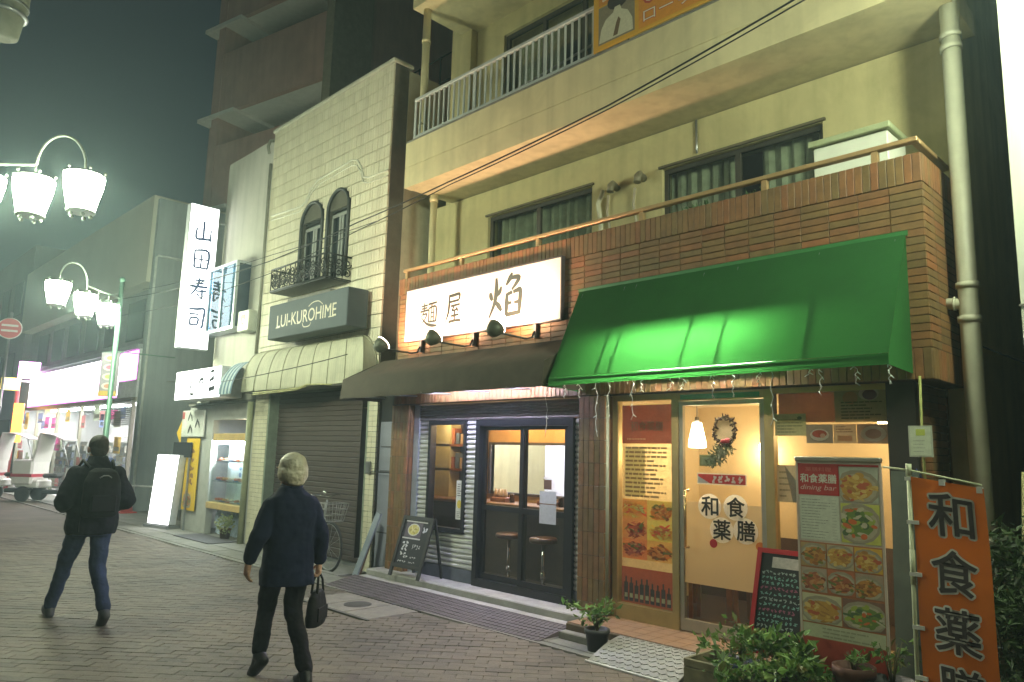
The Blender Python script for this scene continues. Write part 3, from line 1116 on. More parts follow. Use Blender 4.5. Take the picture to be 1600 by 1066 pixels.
CH_MEN = [[(.08, .87, .05), (.46, .89, .05)], [(.1, .77, .05), (.44, .79, .05)], [(.02, .66, .06), (.5, .69, .06)], [(.27, 1, .05), (.26, .66, .06)],
          [(.24, .62, .05), (.04, .40, .04)], [(.2, .53, .05), (.42, .54, .06), (.28, .30, .05), (.03, .10, .03)], [(.12, .42, .04), (.4, .17, .07), (.7, .06, .09), (1.0, .03, .04)],
          [(.5, .91, .06), (.98, .94, .06)], [(.72, .91, .05), (.66, .77, .04)], [(.54, .75, .05), (.54, .2, .06)], [(.54, .75, .05), (.94, .77, .06), (.94, .2, .06)],
          [(.67, .75, .04), (.67, .22, .04)], [(.81, .75, .04), (.81, .22, .04)], [(.68, .56, .04), (.8, .56, .04)], [(.68, .39, .04), (.8, .39, .04)], [(.54, .21, .05), (.94, .21, .05)]]
CH_YAMA = [[(.5, 1, .08), (.5, .15, .07)], [(.13, .62, .06), (.12, .13, .08), (.5, .12, .09), (.9, .16, .07)], [(.90, .62, .05), (.88, .06, .08)]]
CH_TA = [[(.12, .9, .06), (.14, .08, .07)], [(.12, .9, .06), (.86, .92, .09), (.84, .06, .07)], [(.5, .9, .05), (.49, .1, .06)], [(.14, .5, .05), (.85, .52, .05)], [(.14, .1, .06), (.84, .11, .06)]]
CH_JU = [[(.22, .86, .06), (.80, .90, .07)], [(.28, .72, .06), (.76, .76, .06)], [(.02, .56, .07), (.5, .58, .08), (.98, .60, .07)], [(.52, 1, .06), (.40, .55, .08), (.03, .06, .03)],
         [(.36, .36, .06), (.94, .40, .07)], [(.68, .50, .06), (.70, .05, .07), (.56, .12, .04)], [(.42, .26, .05), (.54, .14, .07)]]
CH_SHI = [[(.08, .86, .06), (.5, .89, .08), (.90, .92, .09), (.88, .4, .08), (.84, .06, .07), (.72, .12, .03)], [(.12, .63, .06), (.62, .66, .06)],
          [(.18, .44, .06), (.20, .10, .07)], [(.18, .44, .06), (.60, .47, .07), (.56, .14, .06)], [(.2, .14, .06), (.56, .15, .06)]]

sg = thing('shop_sign', 'long white noodle shop sign board with brushed characters on the brick parapet', 'sign', (-6.56, 5.82, 3.08))
MB().box(-7.935, -5.185, 5.80, 5.845, 3.09, 3.765).build('board', M('sign board white', (.80, .79, .74), .45, var=.04, scale=2), sg)
fr = MB()
fr.box(-7.95, -5.17, 5.795, 5.848, 3.766, 3.782).box(-5.184, -5.168, 5.795, 5.848, 3.09, 3.765).box(-7.95, -5.168, 5.795, 5.848, 3.074, 3.089).box(-7.952, -7.936, 5.795, 5.848, 3.09, 3.765)
fr.build('frame', M('dark sign edging', (.06, .045, .05), .5), sg)
INK = (.014, .013, .008)
for chs, u_, v_, w_, h_, ink in ((CH_MEN, .30, .14, .36, .33, INK), (CH_YA, .83, .15, .30, .37, INK), (CH_EN, 1.60, .10, .58, .52, (.022, .02, .012))):
    pr = Print((-7.935, 5.799, 3.09), (1, 0, 0), (0, 0, 1))
    pr.strokes(chs, u_, v_, w_, h_, ink, 1)
    pr.build('character', m_sign_w, sg)

# gooseneck floodlights
m_flood = M('olive flood lamp housing', (.10, .11, .08), .5, .3)
for (mx, hx, l) in ((-7.60, -7.86, 'gooseneck flood lamp at the far end below the white noodle sign'), (-6.58, -6.80, 'middle gooseneck flood lamp below the white noodle sign'),
                    (-5.56, -5.74, 'gooseneck flood lamp below the largest character of the noodle sign')):
    t = thing('flood_lamp', l, 'lamp', (mx, 5.84, 2.97), group='flood lamps below the noodle sign')
    MB().box(mx - .025, mx + .025, 5.80, 5.85, 2.92, 3.08, bev=.006).build('bracket', m_black, t)
    MB().tube([(mx, 5.80, 2.99), (mx, 5.76, 2.915), (mx - .03, 5.70, 2.90), (hx + .05, 5.46, 2.93), (hx, 5.40, 2.96)], .012).build('arm', m_black, t)
    d = (Vector((hx + .05, 5.83, 3.45)) - Vector((hx, 5.36, 3.0))).normalized()
    c = Vector((hx, 5.38, 2.985))
    q = d.to_track_quat('Z', 'Y').to_matrix().to_4x4()
    mt = Matrix.Translation(c) @ q
    MB().lathe([(.02, -.10), (.06, -.085), (.085, -.03), (.10, .035)], (0, 0, 0), 16, mat=mt).build('housing', m_flood, t)
    MB().lathe([(.0, .040), (.095, .040), (.10, .046), (0, .05)], (0, 0, 0), 16, mat=mt).build('lens', lit('flood lens glow', (1, .85, .7), 25, False), t)
    light('SPOT', 'flood_light', c + d * .07, 140, (1, .60, .38), t, c + d * 2, .05, 130, .6)

# ---- brown-black awning of the noodle shop
m_awn = M('brown black awning canvas', (.062, .050, .036), .85, var=.2, scale=4, bump=.15, bscale=200)
aw = thing('awning', 'dark brown canvas awning over the noodle shop front', 'awning', (-6.6, 5.85, 2.3))
L0, L1 = -8.47, -4.87
mb = MB()
N = 36
for i in range(N):
    xa, xb = L0 + (L1 - L0) * i / N, L0 + (L1 - L0) * (i + 1) / N
    wa = lambda x, a=.006: a * math.sin(x * 9) + a * .6 * math.sin(x * 23)
    mb.add([(xa, 5.20 + wa(xa), 2.305 + wa(xa, .004)), (xb, 5.20 + wa(xb), 2.305 + wa(xb, .004)), (xb, 5.225, 2.56 + wa(xb, .003)), (xa, 5.225, 2.56 + wa(xa, .003)),
            (xb, 5.52, 2.70 + wa(xb, .005)), (xa, 5.52, 2.70 + wa(xa, .005)), (xb, 5.845, 2.87), (xa, 5.845, 2.87)],
           [(0, 1, 2, 3), (3, 2, 4, 5), (5, 4, 6, 7)], None, True)
mb.build('canopy', m_awn, aw)
for x in (L0, L1):
    MB().add([(x, 5.20, 2.305), (x, 5.225, 2.56), (x, 5.845, 2.87), (x, 5.845, 2.305)], [(0, 1, 2, 3)]).build('side_panel', m_awn, aw)
fm = MB()
for k in range(6):
    x = -8.35 + k * .68
    fm.tube([(x, 5.24, 2.54), (x, 5.84, 2.845)], .010, 6).tube([(x, 5.22, 2.33), (x, 5.84, 2.36)], .010, 6)
fm.tube([(L0, 5.22, 2.325), (L1, 5.22, 2.325)], .011, 6)
fm.build('frame', m_steel, aw)

# ---- green awning
m_green = M('green awning canvas', (.028, .165, .034), .85, var=.10, scale=2, bump=.12, bscale=200, trans=.62)
ga = thing('awning', 'bright green translucent awning over the herb restaurant', 'awning', (-3.3, 5.85, 2.3))
def gp(f, t):      # f along, t up the slope
    xl = -4.80 + (-4.955 + 4.80) * t
    xr_ = -1.73 + (-1.775 + 1.73) * t
    x = xl + (xr_ - xl) * f
    y = 5.22 + (5.846 - 5.22) * t
    z = 2.385 + (3.36 - 2.385) * t 
    return (x, y, z)
mb = MB()
NF, NT = 48, 10
vs = [gp(i / NF, j / NT) for j in range(NT + 1) for i in range(NF + 1)]
mb.add(vs, [(j * (NF + 1) + i, j * (NF + 1) + i + 1, (j + 1) * (NF + 1) + i + 1, (j + 1) * (NF + 1) + i) for j in range(NT) for i in range(NF)], None, True)
mb.build('canopy', m_green, ga)
mb = MB()
for i in range(NF):
    a, b = gp(i / NF, 0), gp((i + 1) / NF, 0)
    wv = lambda x: .004 * math.sin(x * 17)
    mb.add([(a[0], 5.214 + wv(a[0]), 2.305), (b[0], 5.214 + wv(b[0]), 2.305), (b[0], 5.217, 2.383), (a[0], 5.217, 2.383)], [(0, 1, 2, 3)], None, True)
mb.build('valance', m_green, ga)
for f, nm in ((0, 'left'), (1, 'right')):
    a, b = gp(f, 0), gp(f, 1)
    MB().add([(a[0], 5.217, 2.305), (a[0], 5.22, 2.383), b, (b[0], 5.846, 2.305)], [(0, 1, 2, 3)]).build('side_panel', m_green, ga)
MB().box(-4.97, -1.76, 5.842, 5.856, 3.345, 3.385).build('wall_strip', M('green wall strip', (.03, .16, .04), .5), ga)
fm = MB()
for f in (0.02, .19, .235, .47, .575, .80, .98):
    a, b = gp(f, .02), gp(f, .98)
    fm.tube([(a[0], a[1] + .016, a[2] - .016), (b[0], b[1] - .004, b[2] - .024)], .011, 6)
fm.tube([(-4.79, 5.232, 2.36), (-1.74, 5.232, 2.36)], .012, 6)
fm.build('frame', m_steel, ga)
# tube lights under the awnings
def strip_light(name, x0, x1, y, z, col, stren, label, hood, lip=0.):
    t = thing(name, label, 'light', ((x0 + x1) / 2, y, z))
    hb = MB().box(x0 - .03, x1 + .03, y - hood, 5.846, z + .038, z + .052).box(x0 - .03, x1 + .03, y + .03, 5.846, z - .03, z + .038)
    if lip:
        hb.box(x0 - .03, x1 + .03, y + lip, 5.846, z - .046, z - .031)  # lip added to hold the tube's light off the wall below
    hb.build('housing', M('white enamel', (.6, .6, .58), .4), t)
    MB().cyl((x0, y, z), (x1, y, z), .014, n=10).build('tube', lit(name + ' glow', col, stren, False), t)
strip_light('awning_tube_light', -4.15, -2.85, 5.775, 2.50, (1, .92, .72), 470, 'fluorescent strip fixed to the wall under the green awning', .036, .012)
strip_light('awning_strip_light', -7.2, -5.3, 5.74, 2.50, (.70, .68, 1.0), 420, 'cool white strip fixed to the wall under the dark awning', .10)
# icicle lights under the green awning
il = thing('icicle_lights', 'string of small white icicle lights hanging along the green awning edge', 'string lights', (-3.2, 5.25, 2.3))
MB().tube([(-4.95 + .16 * i, 5.26 + .02 * math.sin(i), 2.33 + .012 * math.sin(i * 2.1)) for i in range(21)], .003, 5).build('main_wire', M('white wire', (.5, .5, .45), .5), il)
bulbm = M('clear bulb', (.75, .78, .72), .15, coat=.5)
for k in range(17):
    x = -4.88 + k * .195 + random.uniform(-.06, .06)
    ln = random.choice((.12, .2, .3, .42)) * (1.2 if k < 6 else 1) * (.5 if x > -2.4 else 1)
    pts = [(x + .012 * math.sin(i * 2.2 + k), 5.262 + .01 * math.cos(i * 1.3 + k), 2.33 - ln * i / 8) for i in range(9)]
    s_ = MB().tube(pts, .0028, 5).build('strand', M('white wire'), il)
    bb = MB()
    for i in range(1, 9, 2):
        p = Vector(pts[i])
        bb.cyl(p, p + Vector((random.uniform(-.03, .03), random.uniform(-.02, .02), -.02)), .005, .003, 6)
    tag(bb.build('bulb', bulbm, s_), kind='stuff')

# ================================================================== HERB RESTAURANT FRONT
YB = 5.97
f = MB()
for (a, b) in ((-4.585, -4.525), (-3.90, -3.83), (-2.985, -2.905), (-1.985, -1.925)):
    f.box(a, b, YB - .03, YB + .05, .14, 2.255)
f.box(-4.525, -3.90, YB - .028, YB + .05, 2.195, 2.255).box(-2.905, -1.985, YB - .028, YB + .05, 2.21, 2.255).box(-3.83, -2.985, YB - .028, YB + .05, 2.18, 2.255)
f.box(-4.525, -3.90, YB - .028, YB + .05, .14, .275).box(-2.905, -1.985, YB - .028, YB + .05, .14, .30)
shopf = f.build('shop_front_frame', m_gold, apt)
MB().box(-4.61, -1.93, YB - .045, YB + .06, 2.256, 2.316).build('lintel', M('dark brown lintel', (.03, .022, .015), .6), apt)
MB().box(-4.525, -3.90, YB + .006, YB + .012, .275, 2.195).build('pane', m_glass, shopf)
MB().box(-2.905, -1.985, YB + .006, YB + .012, .30, 2.21).build('pane', m_glass, shopf)
MB().tube([(-4.63, 5.90, .1), (-4.63, 5.90, 2.30)], .028, 12).build('drain_pipe', M('grey green pipe', (.30, .34, .27), .5), apt)
# door leaf
dr = MB()
dr.box(-3.826, -3.785, YB - .02, YB + .02, .15, 2.175).box(-3.03, -2.989, YB - .02, YB + .02, .15, 2.175)
dr.box(-3.785, -3.03, YB - .02, YB + .02, 2.135, 2.175).box(-3.785, -3.03, YB - .02, YB + .02, .15, .25)
door = dr.build('glass_door', m_alu, apt)
MB().box(-3.785, -3.03, YB - .004, YB + .004, .25, 2.135).build('pane', m_glass, door)
MB().box(-3.785, -3.03, YB - .0075, YB - .0055, .56, 1.27).build('frosted_film', glass_mat('frosted film', (.78, .68, .48), .05, .85), door)
hd = MB().tube([(-3.735, YB - .02, 1.37), (-3.735, YB - .07, 1.37), (-3.735, YB - .07, .87), (-3.735, YB - .02, .87)], .013, 8)
hd.build('handle', M('brass handle', (.6, .42, .18), .25, .9), door)
MB().box(-3.80, -3.02, YB - .035, YB - .022, 2.19, 2.235).build('green_strip', M('green strip', (.03, .22, .10), .5), door)
# characters stuck on the door
pr = Print((-3.785, YB - .009, .0), (1, 0, 0), (0, 0, 1))
for (chs, u, v) in (('和', .16, 1.15), ('食', .41, 1.155), ('薬', .275, .955), ('膳', .50, .965)):
    pr.ell(u + .10, v + .09, .115, .11, (.95, .93, .85), 1, 18)
    pr.text(chs, u + .02, v + .01, .165, .165, (.03, .03, .03), 2, .018)
pr.ell(.295, .925, .038, .038, (.42, .02, .04), 2.5, 14)
pr.ell(.735, .94, .045, .038, (.60, .20, .03), 2.5, 14)
pr.rect(.14, 1.43, .62, 1.53, (.60, .58, .52), 1); pr.rect(.15, 1.44, .61, 1.52, (.42, .04, .04), 1.6)
pr.poly([(.15, 1.44), (.27, 1.44), (.15, 1.50)], (.45, .55, .52), 2)
pr.scribble(.28, 1.45, .31, .06, (.62, .60, .55), 2.2, 5, .8)
pr.build('lettering', m_print_t, door)
# wreath with ribbon hung on the door glass
wr = thing('door_wreath', 'round dried wreath with red ribbon hanging on the glass restaurant door', 'wreath', (-3.36, 5.95, 1.7))
tor = MB()
MB().cyl((-3.36, 5.958, 1.90), (-3.36, 5.954, 1.90), .10, n=24).build('face', M('cream disc', (.62, .50, .30), .7, trans=.4), wr)
for i in range(150):
    a = i / 150 * 6.283
    r_ = .105 + random.uniform(-.012, .012)
    p = Vector((-3.36 + r_ * math.cos(a), 5.948 + random.uniform(-.008, .008), 1.90 + 1.12 * r_ * math.sin(a)))
    tor.tube([p, p + Vector((random.uniform(-.03, .03), random.uniform(-.012, .012), random.uniform(-.03, .03)))], .007, 4)
tor.build('ring', M('dried twig', (.07, .04, .02), .8), wr)
MB().sphere((-3.33, 5.944, 1.815), (.035, .012, .025)).sphere((-3.37, 5.944, 1.81), (.03, .012, .02)).build('ribbon', M('red ribbon', (.35, .02, .03), .5), wr)
lf = MB()
for i in range(180):
    a = random.uniform(0, 1)
    p = Vector((-3.33 - .16 * a + random.uniform(-.06, .06), 5.952 + random.uniform(-.006, .006), 1.76 - .13 * a + random.uniform(-.05, .05)))
    d = Vector((random.uniform(-1, 1), random.uniform(-.2, .2), random.uniform(-1, 1))).normalized() * .025
    e = Vector((d.z, 0, -d.x)) * .35
    lf.add([p, p + d + e, p + d * 2, p + d - e], [(0, 1, 2, 3)])
lf.build('foliage', M('dried leaves', rnd='isl', rcols=[(.10, .12, .06), (.16, .17, .10), (.07, .09, .04)], rough=.7, trans=.2), wr)
pr = Print((-3.62, 5.961, 1.57), (1, 0, 0), (0, 0, 1))
pr.rect(.0, .02, .17, .12, (.12, .15, .08), 1); pr.rect(.02, .03, .15, .10, (.20, .23, .14), 1.6)
pr.build('tag_card', m_print_t, wr)

# tall poster inside the fixed pane
po = thing('window_poster', 'tall food poster with dark red header filling the pane beside the door', 'poster', (-4.21, 5.985, .28))
pr = Print((-4.50, 5.986, .285), (1, 0, 0), (0, 0, 1), .0008)
pr.gain = 2.3  # backlit glow put into the print by brightening its colours
PW, PH = .58, 1.88
pr.rect(0, 0, PW, PH, (.42, .33, .18), 0)
pr.rect(.0, 1.50, PW, PH - .01, (.20, .06, .035), 1)
pr.text('和食薬膳', .10, 1.62, .38, .095, (.30, .20, .10), 2, .01)
pr.lines(.06, 1.53, .25, .03, 1, (.42, .30, .18), 2)
pr.rect(.03, 1.0, .27, 1.46, (.42, .40, .22), 1)
pr.lines(.04, .98, .5, .50, 12, (.16, .13, .08), 2, .45)
g = [('noodle', (.40, .20, .06)), ('fry', (.50, .30, .10)), ('meat', (.45, .18, .07)), ('noodle', (.55, .33, .10)), ('meat', (.36, .14, .05)), ('fry', (.42, .24, .08))]
for i, (kd, bg) in enumerate(g):
    u, v = (i % 2) * .285 + .008, .78 - (i // 2) * .185
    pr.dish(u, v, .287, .187, tuple(c * 1.3 for c in bg), kd, False)
pr.rect(0, .0, PW, .33, (.28, .07, .03), 1)
for i in range(9):
    u = .03 + i * .06
    hh = random.uniform(.12, .18)
    pr.rect(u, .02, u + .045, .02 + hh, (.03, .025, .02), 3); pr.rect(u + .013, .02 + hh, u + .032, .07 + hh, (.04, .03, .02), 3)
    pr.rect(u + .005, .05, u + .04, .09, (.45, .40, .25), 3.6)
pr.build('sheet', m_print_t, po)
# papers in the right-hand window
def sheet(name, label, x, z, w, h, fn, y=5.965):
    t = thing(name, label, 'poster', (x, y, z), group='papers in the restaurant window')
    p = Print((x, y, z), (1, 0, 0), (0, 0, 1), .0008)
    fn(p, w, h)
    p.build('sheet', m_print_t, t)
def s1(p, w, h):
    p.rect(0, 0, w, h, (.30, .34, .20), 0); p.lines(.02, .02, w - .04, h * .7, 5, (.10, .12, .08), 1, .3); p.ell(w * .8, h * .8, .02, .015, (.08, .12, .08), 1)
def s2(p, w, h):
    p.rect(0, 0, w, h, (.34, .30, .18), 0); p.ell(w * .66, h * .78, .055, .04, (.16, .03, .04), 1); p.ell(w * .64, h * .80, .075, .05, (.50, .42, .33), .6)
    p.lines(.05, .02, w - .1, h * .55, 6, (.12, .12, .07), 1, .4); p.ell(w * .3, h * .7, .06, .05, (.42, .24, .14), .8)
def s3(p, w, h):
    p.rect(0, 0, w, h, (.20, .19, .17), 0); p.ell(w * .5, h * .45, w * .36, h * .32, (.55, .50, .44), 1); p.ell(w * .5, h * .5, w * .28, h * .2, (.45, .08, .04), 1.6)
    p.ell(w * .62, h * .4, w * .1, h * .12, (.60, .34, .24), 2)
def s4(p, w, h):
    p.rect(0, 0, w, h, (.42, .34, .24), 0); p.lines(.02, h * .55, w - .04, h * .4, 3, (.2, .12, .1), 1, .35); p.rect(.03, .02, w * .8, h * .4, (.5, .28, .16), 1)
def s5(p, w, h):
    p.rect(0, 0, w, h, (.22, .17, .14), 0); p.ell(w * .5, h * .5, w * .4, h * .4, (.42, .36, .30), 1); p.ell(w * .5, h * .5, w * .25, h * .25, (.30, .16, .12), 1.6)
def s6(p, w, h):
    p.rect(0, 0, w, h, (.40, .36, .26), 0); p.poly([(w * .3, h), (w, h * .35), (w, 0), (w * .6, 0)], (.24, .22, .18), 1); p.lines(.02, .03, w * .5, h * .8, 5, (.22, .2, .14), 2, .3)
sheet('window_notice', 'pale green notice high in the restaurant window beside the door', -2.90, 1.86, .265, .18, s1)
sheet('window_notice', 'large notice with a dark red flower at the top corner of the restaurant window', -2.40, 1.965, .41, .27, s2)
sheet('window_photo', 'photograph of red food in a bowl under the orange blind', -2.635, 1.80, .215, .15, s3)
sheet('window_photo', 'beige menu card in the middle of the row of window photographs', -2.415, 1.80, .175, .15, s4)
sheet('window_photo', 'brown food photograph at the corner end of the window row', -2.235, 1.80, .24, .15, s5)
sheet('window_notice', 'grey and cream leaflet low in the window above the red chalkboard', -2.895, 1.32, .22, .30, s6)
# notice tied to the corner post
t = thing('corner_notice', 'pale paper in a plastic sleeve tied to the post at the building corner', 'notice', (-1.70, 5.78, 1.7))
pr = Print((-1.80, 5.78, 1.715), (1, 0, 0), (0, 0, 1))
pr.rect(0, 0, .135, .20, (.50, .54, .42), 1); pr.rect(.04, .14, .10, .185, (.45, .50, .10), 2); pr.lines(.02, .02, .1, .10, 4, (.3, .32, .26), 2, .2)
pr.build('sheet', m_print, t)
MB().box(-1.81, -1.655, 5.781, 5.786, 1.705, 1.925).build('backing', M('clear sleeve', (.45, .48, .40), .25), t)
MB().tube([(-1.72, 5.80, 2.28), (-1.725, 5.80, 1.9), (-1.72, 5.80, 1.2)], .009, 6).build('cord', M('yellow green cord', (.32, .34, .10), .7), t)

# ---------------- restaurant interior
m_cw = M('cream interior plaster', (.70, .56, .33), .85, var=.06)
rm = MB()
rm.quad((-4.72, 7.75, .14), (-1.95, 7.75, .14), (-1.95, 7.75, 2.6), (-4.72, 7.75, 2.6))
rm.quad((-4.715, 6.03, .14), (-4.715, 7.75, .14), (-4.715, 7.75, 2.6), (-4.715, 6.03, 2.6))
rm.quad((-2.022, 6.03, .14), (-2.022, 7.75, .14), (-2.022, 7.75, 2.6), (-2.022, 6.03, 2.6))
rm.quad((-4.72, 6.03, 2.25), (-1.95, 6.03, 2.25), (-1.95, 7.75, 2.25), (-4.72, 7.75, 2.25))
rm.build('dining_room', m_cw, apt)
MB().quad((-4.72, 6.03, .138), (-1.95, 6.03, .138), (-1.95, 7.75, .138), (-4.72, 7.75, .138)).build('dining_floor', M('dark timber floor', (.05, .025, .012), .5), apt)
MB().quad((-4.70, 7.74, .14), (-1.96, 7.74, .14), (-1.96, 7.74, .85), (-4.70, 7.74, .85)).build('wainscot', M('dark wainscot', (.07, .03, .015), .5), apt)
MB().box(-2.9, -2.03, 6.04, 6.10, 1.975, 2.24).build('roller_blind', M('orange blind', (.60, .30, .08), .7, trans=.4), apt)
pl_ = thing('pendant_lamp', 'glowing white glass pendant lamp behind the restaurant door', 'lamp', (-3.97, 6.5, 2.2))
MB().lathe([(.045, .14), (.05, .12), (.085, -.04), (.09, -.10), (.075, -.11)], (-3.97, 6.5, 1.87), 16).build('shade', lit('pendant glow', (1, .82, .55), 9, False), pl_)
MB().cyl((-3.97, 6.5, 2.01), (-3.97, 6.5, 2.06), .022).cyl((-3.97, 6.5, 2.06), (-3.97, 6.5, 2.25), .005).build('flex', m_steel, pl_)
light('POINT', 'pendant_light', (-3.97, 6.5, 1.70), 28, (1, .74, .44), pl_, size=.06)
sc_ = thing('wall_sconce', 'warm wall lamp seen through the glass at the door mullion', 'lamp', (-3.86, 7.74, 1.85))
MB().sphere((-3.86, 7.66, 1.80), (.05, .05, .06)).build('globe', lit('sconce glow', (1, .78, .45), 25, False), sc_)
MB().cyl((-3.86, 7.74, 1.80), (-3.86, 7.70, 1.80), .03).build('mount', m_gold, sc_)
light('POINT', 'sconce_light', (-3.86, 7.58, 1.72), 14, (1, .74, .44), sc_, size=.06)
s3_ = thing('ceiling_lamp', 'small warm lamp glowing behind the window photographs', 'lamp', (-2.45, 7.2, 2.2))
MB().sphere((-2.45, 7.2, 2.02), (.06, .06, .05)).cyl((-2.45, 7.2, 2.06), (-2.45, 7.2, 2.25), .01).build('globe', lit('sconce glow'[:] , (1, .78, .45), 25, False), s3_)
light('POINT', 'ceiling_lamp_light', (-2.45, 7.2, 1.92), 16, (1, .74, .44), s3_, size=.06)
m_chair = M('orange brown chair wood', (.26, .09, .03), .45, var=.2, scale=15)
tb = thing('dining_table', 'wooden dining table in the dark under the frosted door film', 'table', (-4.1, 6.95, .14))
MB().box(-4.5, -3.7, 6.65, 7.25, .80, .84, bev=.008).build('table_top', m_chair, tb)
for x in (-4.45, -3.75):
    for y in (6.7, 7.2):
        MB().box(x - .03, x + .03, y - .03, y + .03, .14, .80).build('leg', m_chair, tb)
def chair(x, y, rz, label):
    c = thing('dining_chair', label, 'chair', (x, y, .14), rz, group='chairs in the restaurant')
    MB().box(-.21, .21, -.21, .21, .43, .47, bev=.01).build('seat', m_chair, c, True)
    for sx in (-1, 1):
        MB().bar((sx * .18, -.18, 0), (sx * .18, -.18, .43), .035, .035).build('leg', m_chair, c, True)
        MB().bar((sx * .18, .18, 0), (sx * .18, .21, .86), .035, .035).build('leg', m_chair, c, True)
    MB().box(-.16, .16, .19, .22, .62, .84, bev=.008).build('backrest', m_chair, c, True)
chair(-3.45, 6.75, R(100), 'dining chair just inside the glass door')
chair(-4.15, 6.38, R(20), 'dining chair behind the fixed pane poster edge')

# ================================================================== THINGS IN FRONT OF THE SHOPS
def frame_of(p00, p10, p01):
    o = Vector(p00); r = (Vector(p10) - o); u = (Vector(p01) - o)
    return o, r.normalized(), u.normalized(), r.length, u.length

# A-frame chalkboard of the noodle shop
cb = thing('chalkboard', 'black folding chalkboard with a noodle bowl photo on the noodle shop step', 'chalkboard', (-7.42, 5.72, .15))
o, r, u, w, h = frame_of((-7.745, 5.585, .15), (-7.165, 5.60, .15), (-7.70, 5.76, .86))
up = u
nrm = r.cross(u).normalized()
def onb(a, b, k=0): return o + r * a + up * b + nrm * k
m_bw = M('black painted wood', (.018, .017, .016), .55)
for (a, b) in ((.0, .045), (w - .045, w)):
    MB().bar(onb((a + b) / 2, 0), onb((a + b) / 2 - (.0 if a else 0), h), .045, .025, nrm).build('leg', m_bw, cb)
for b in (.13, h - .02):
    MB().bar(onb(.045, b), onb(w - .045, b), .025, .045, up).build('rail', m_bw, cb)
MB().add([onb(.045, .15), onb(w - .045, .15), onb(w - .045, h - .045), onb(.045, h - .045), onb(.045, .15, -.012), onb(w - .045, .15, -.012), onb(w - .045, h - .045, -.012), onb(.045, h - .045, -.012)],
         [(0, 1, 2, 3), (5, 4, 7, 6), (0, 4, 5, 1), (1, 5, 6, 2), (2, 6, 7, 3), (3, 7, 4, 0)]).build('slate', M('slate black', (.012, .012, .014), .7), cb)
bk0, bk1 = Vector((-7.70, 5.93, .15)), Vector((-7.16, 5.94, .15))
for p, q in ((bk0, onb(.02, h, -.02)), (bk1, onb(w - .02, h, -.02))):
    MB().bar(p, q, .03, .02).build('leg', m_bw, cb)
pr = Print(onb(.05, .15, .001), r, up, .0008)
iw, ih = w - .1, h - .2
pr.rect(.04, ih - .20, iw - .13, ih - .02, (.10, .08, .10), 1)
pr.rect(.02, ih - .02, iw - .05, ih - .005, (.55, .54, .56), 2); pr.rect(.02, ih - .225, iw - .12, ih - .208, (.5, .5, .5), 2)
pr.ell(.20, ih - .11, .115, .075, (.55, .55, .5), 2); pr.ell(.20, ih - .11, .10, .062, (.50, .44, .12), 3)
for i in range(14):
    pr.ell(.20 + random.uniform(-.06, .06), ih - .11 + random.uniform(-.035, .035), .03, .008, random.choice([(.62, .55, .25), (.35, .30, .08), (.66, .60, .35)]), 3.5 + i * .05, 8, random.uniform(0, 3))
CK = (.55, .56, .58)
pr.scribble(iw - .11, ih - .14, .09, .10, (.5, .52, .56), 2, 2, .5)
for i in range(4):
    pr.scribble(.05, ih - .29 - i * .045, .12, .04, CK, 2, 2, 1.2)
pr.scribble(.24, ih - .34, .17, .06, (.45, .45, .47), 2, 4, .4)
pr.scribble(.12, ih - .455, .10, .03, CK, 2, 2, .9); pr.scribble(.25, ih - .45, .12, .022, CK, 2, 3, .6)
pr.scribble(.04, ih - .51, .17, .025, CK, 2, 4, .8); pr.scribble(.25, ih - .505, .12, .02, CK, 2, 4, .6)
tag(pr.build('chalk_writing', m_chalk, cb), kind='stuff')

# plank leaning beside the pier
lp = thing('leaning_board', 'pale blue grey board leaning against the brick pier', 'board', (-8.5, 5.6, 0))
MB().bar((-8.60, 5.66, .005), (-8.36, 5.83, .84), .11, .02, (0, -1, .2)).build('board', M('pale blue board', (.22, .255, .29), .6), lp)
lp = thing('leaning_board', 'dark board leaning beside the pale blue board', 'board', (-8.62, 5.7, 0))
MB().bar((-8.70, 5.78, .005), (-8.56, 5.93, .72), .09, .02, (0, -1, .2)).build('board', m_wood, lp)

# red-framed chalkboard
rb_ = thing('menu_chalkboard', 'red framed chalkboard with pale green handwriting beside the restaurant door', 'chalkboard', (-2.66, 5.52, .14))
o, r, u, w, h = frame_of((-2.93, 5.44, .14), (-2.50, 5.44, .14), (-2.885, 5.60, .98))
up = u; nrm = r.cross(u).normalized()
m_red = M('red lacquer', (.45, .015, .02), .4, var=.08)
for a in (.018, w - .018):
    MB().bar(onb(a, 0), onb(a, h), .036, .02, nrm).build('stile', m_red, rb_)
for b in (.10, h - .018):
    MB().bar(onb(.037, b), onb(w - .037, b), .02, .036, up).build('rail', m_red, rb_)
MB().add([onb(.036, .1), onb(w - .036, .1), onb(w - .036, h - .03), onb(.036, h - .03), onb(.036, .1, -.01), onb(w - .036, .1, -.01), onb(w - .036, h - .03, -.01), onb(.036, h - .03, -.01)],
         [(0, 1, 2, 3), (5, 4, 7, 6), (0, 4, 5, 1), (1, 5, 6, 2), (2, 6, 7, 3), (3, 7, 4, 0)]).build('slate', M('slate black'), rb_)
MB().bar(onb(w * .5, h, -.02), (-2.66, 5.80, .14), .03, .02).build('stand_leg', m_red, rb_)
pr = Print(onb(.036, .1, .001), r, up, .0008)
iw, ih = w - .072, h - .14
pr.rect(.09, ih - .10, iw, ih - .02, (.62, .55, .53), 1)
for i in range(17):
    col = (.20, .40, .34) if i % 4 != 3 else (.36, .10, .18)
    if i % 5 == 0: col = (.34, .42, .38)
    pr.scribble(.015, ih - .15 - i * .039, iw * random.uniform(.75, .98), .026, col, 2, 9, .7)
tag(pr.build('chalk_writing', m_chalk, rb_), kind='stuff')

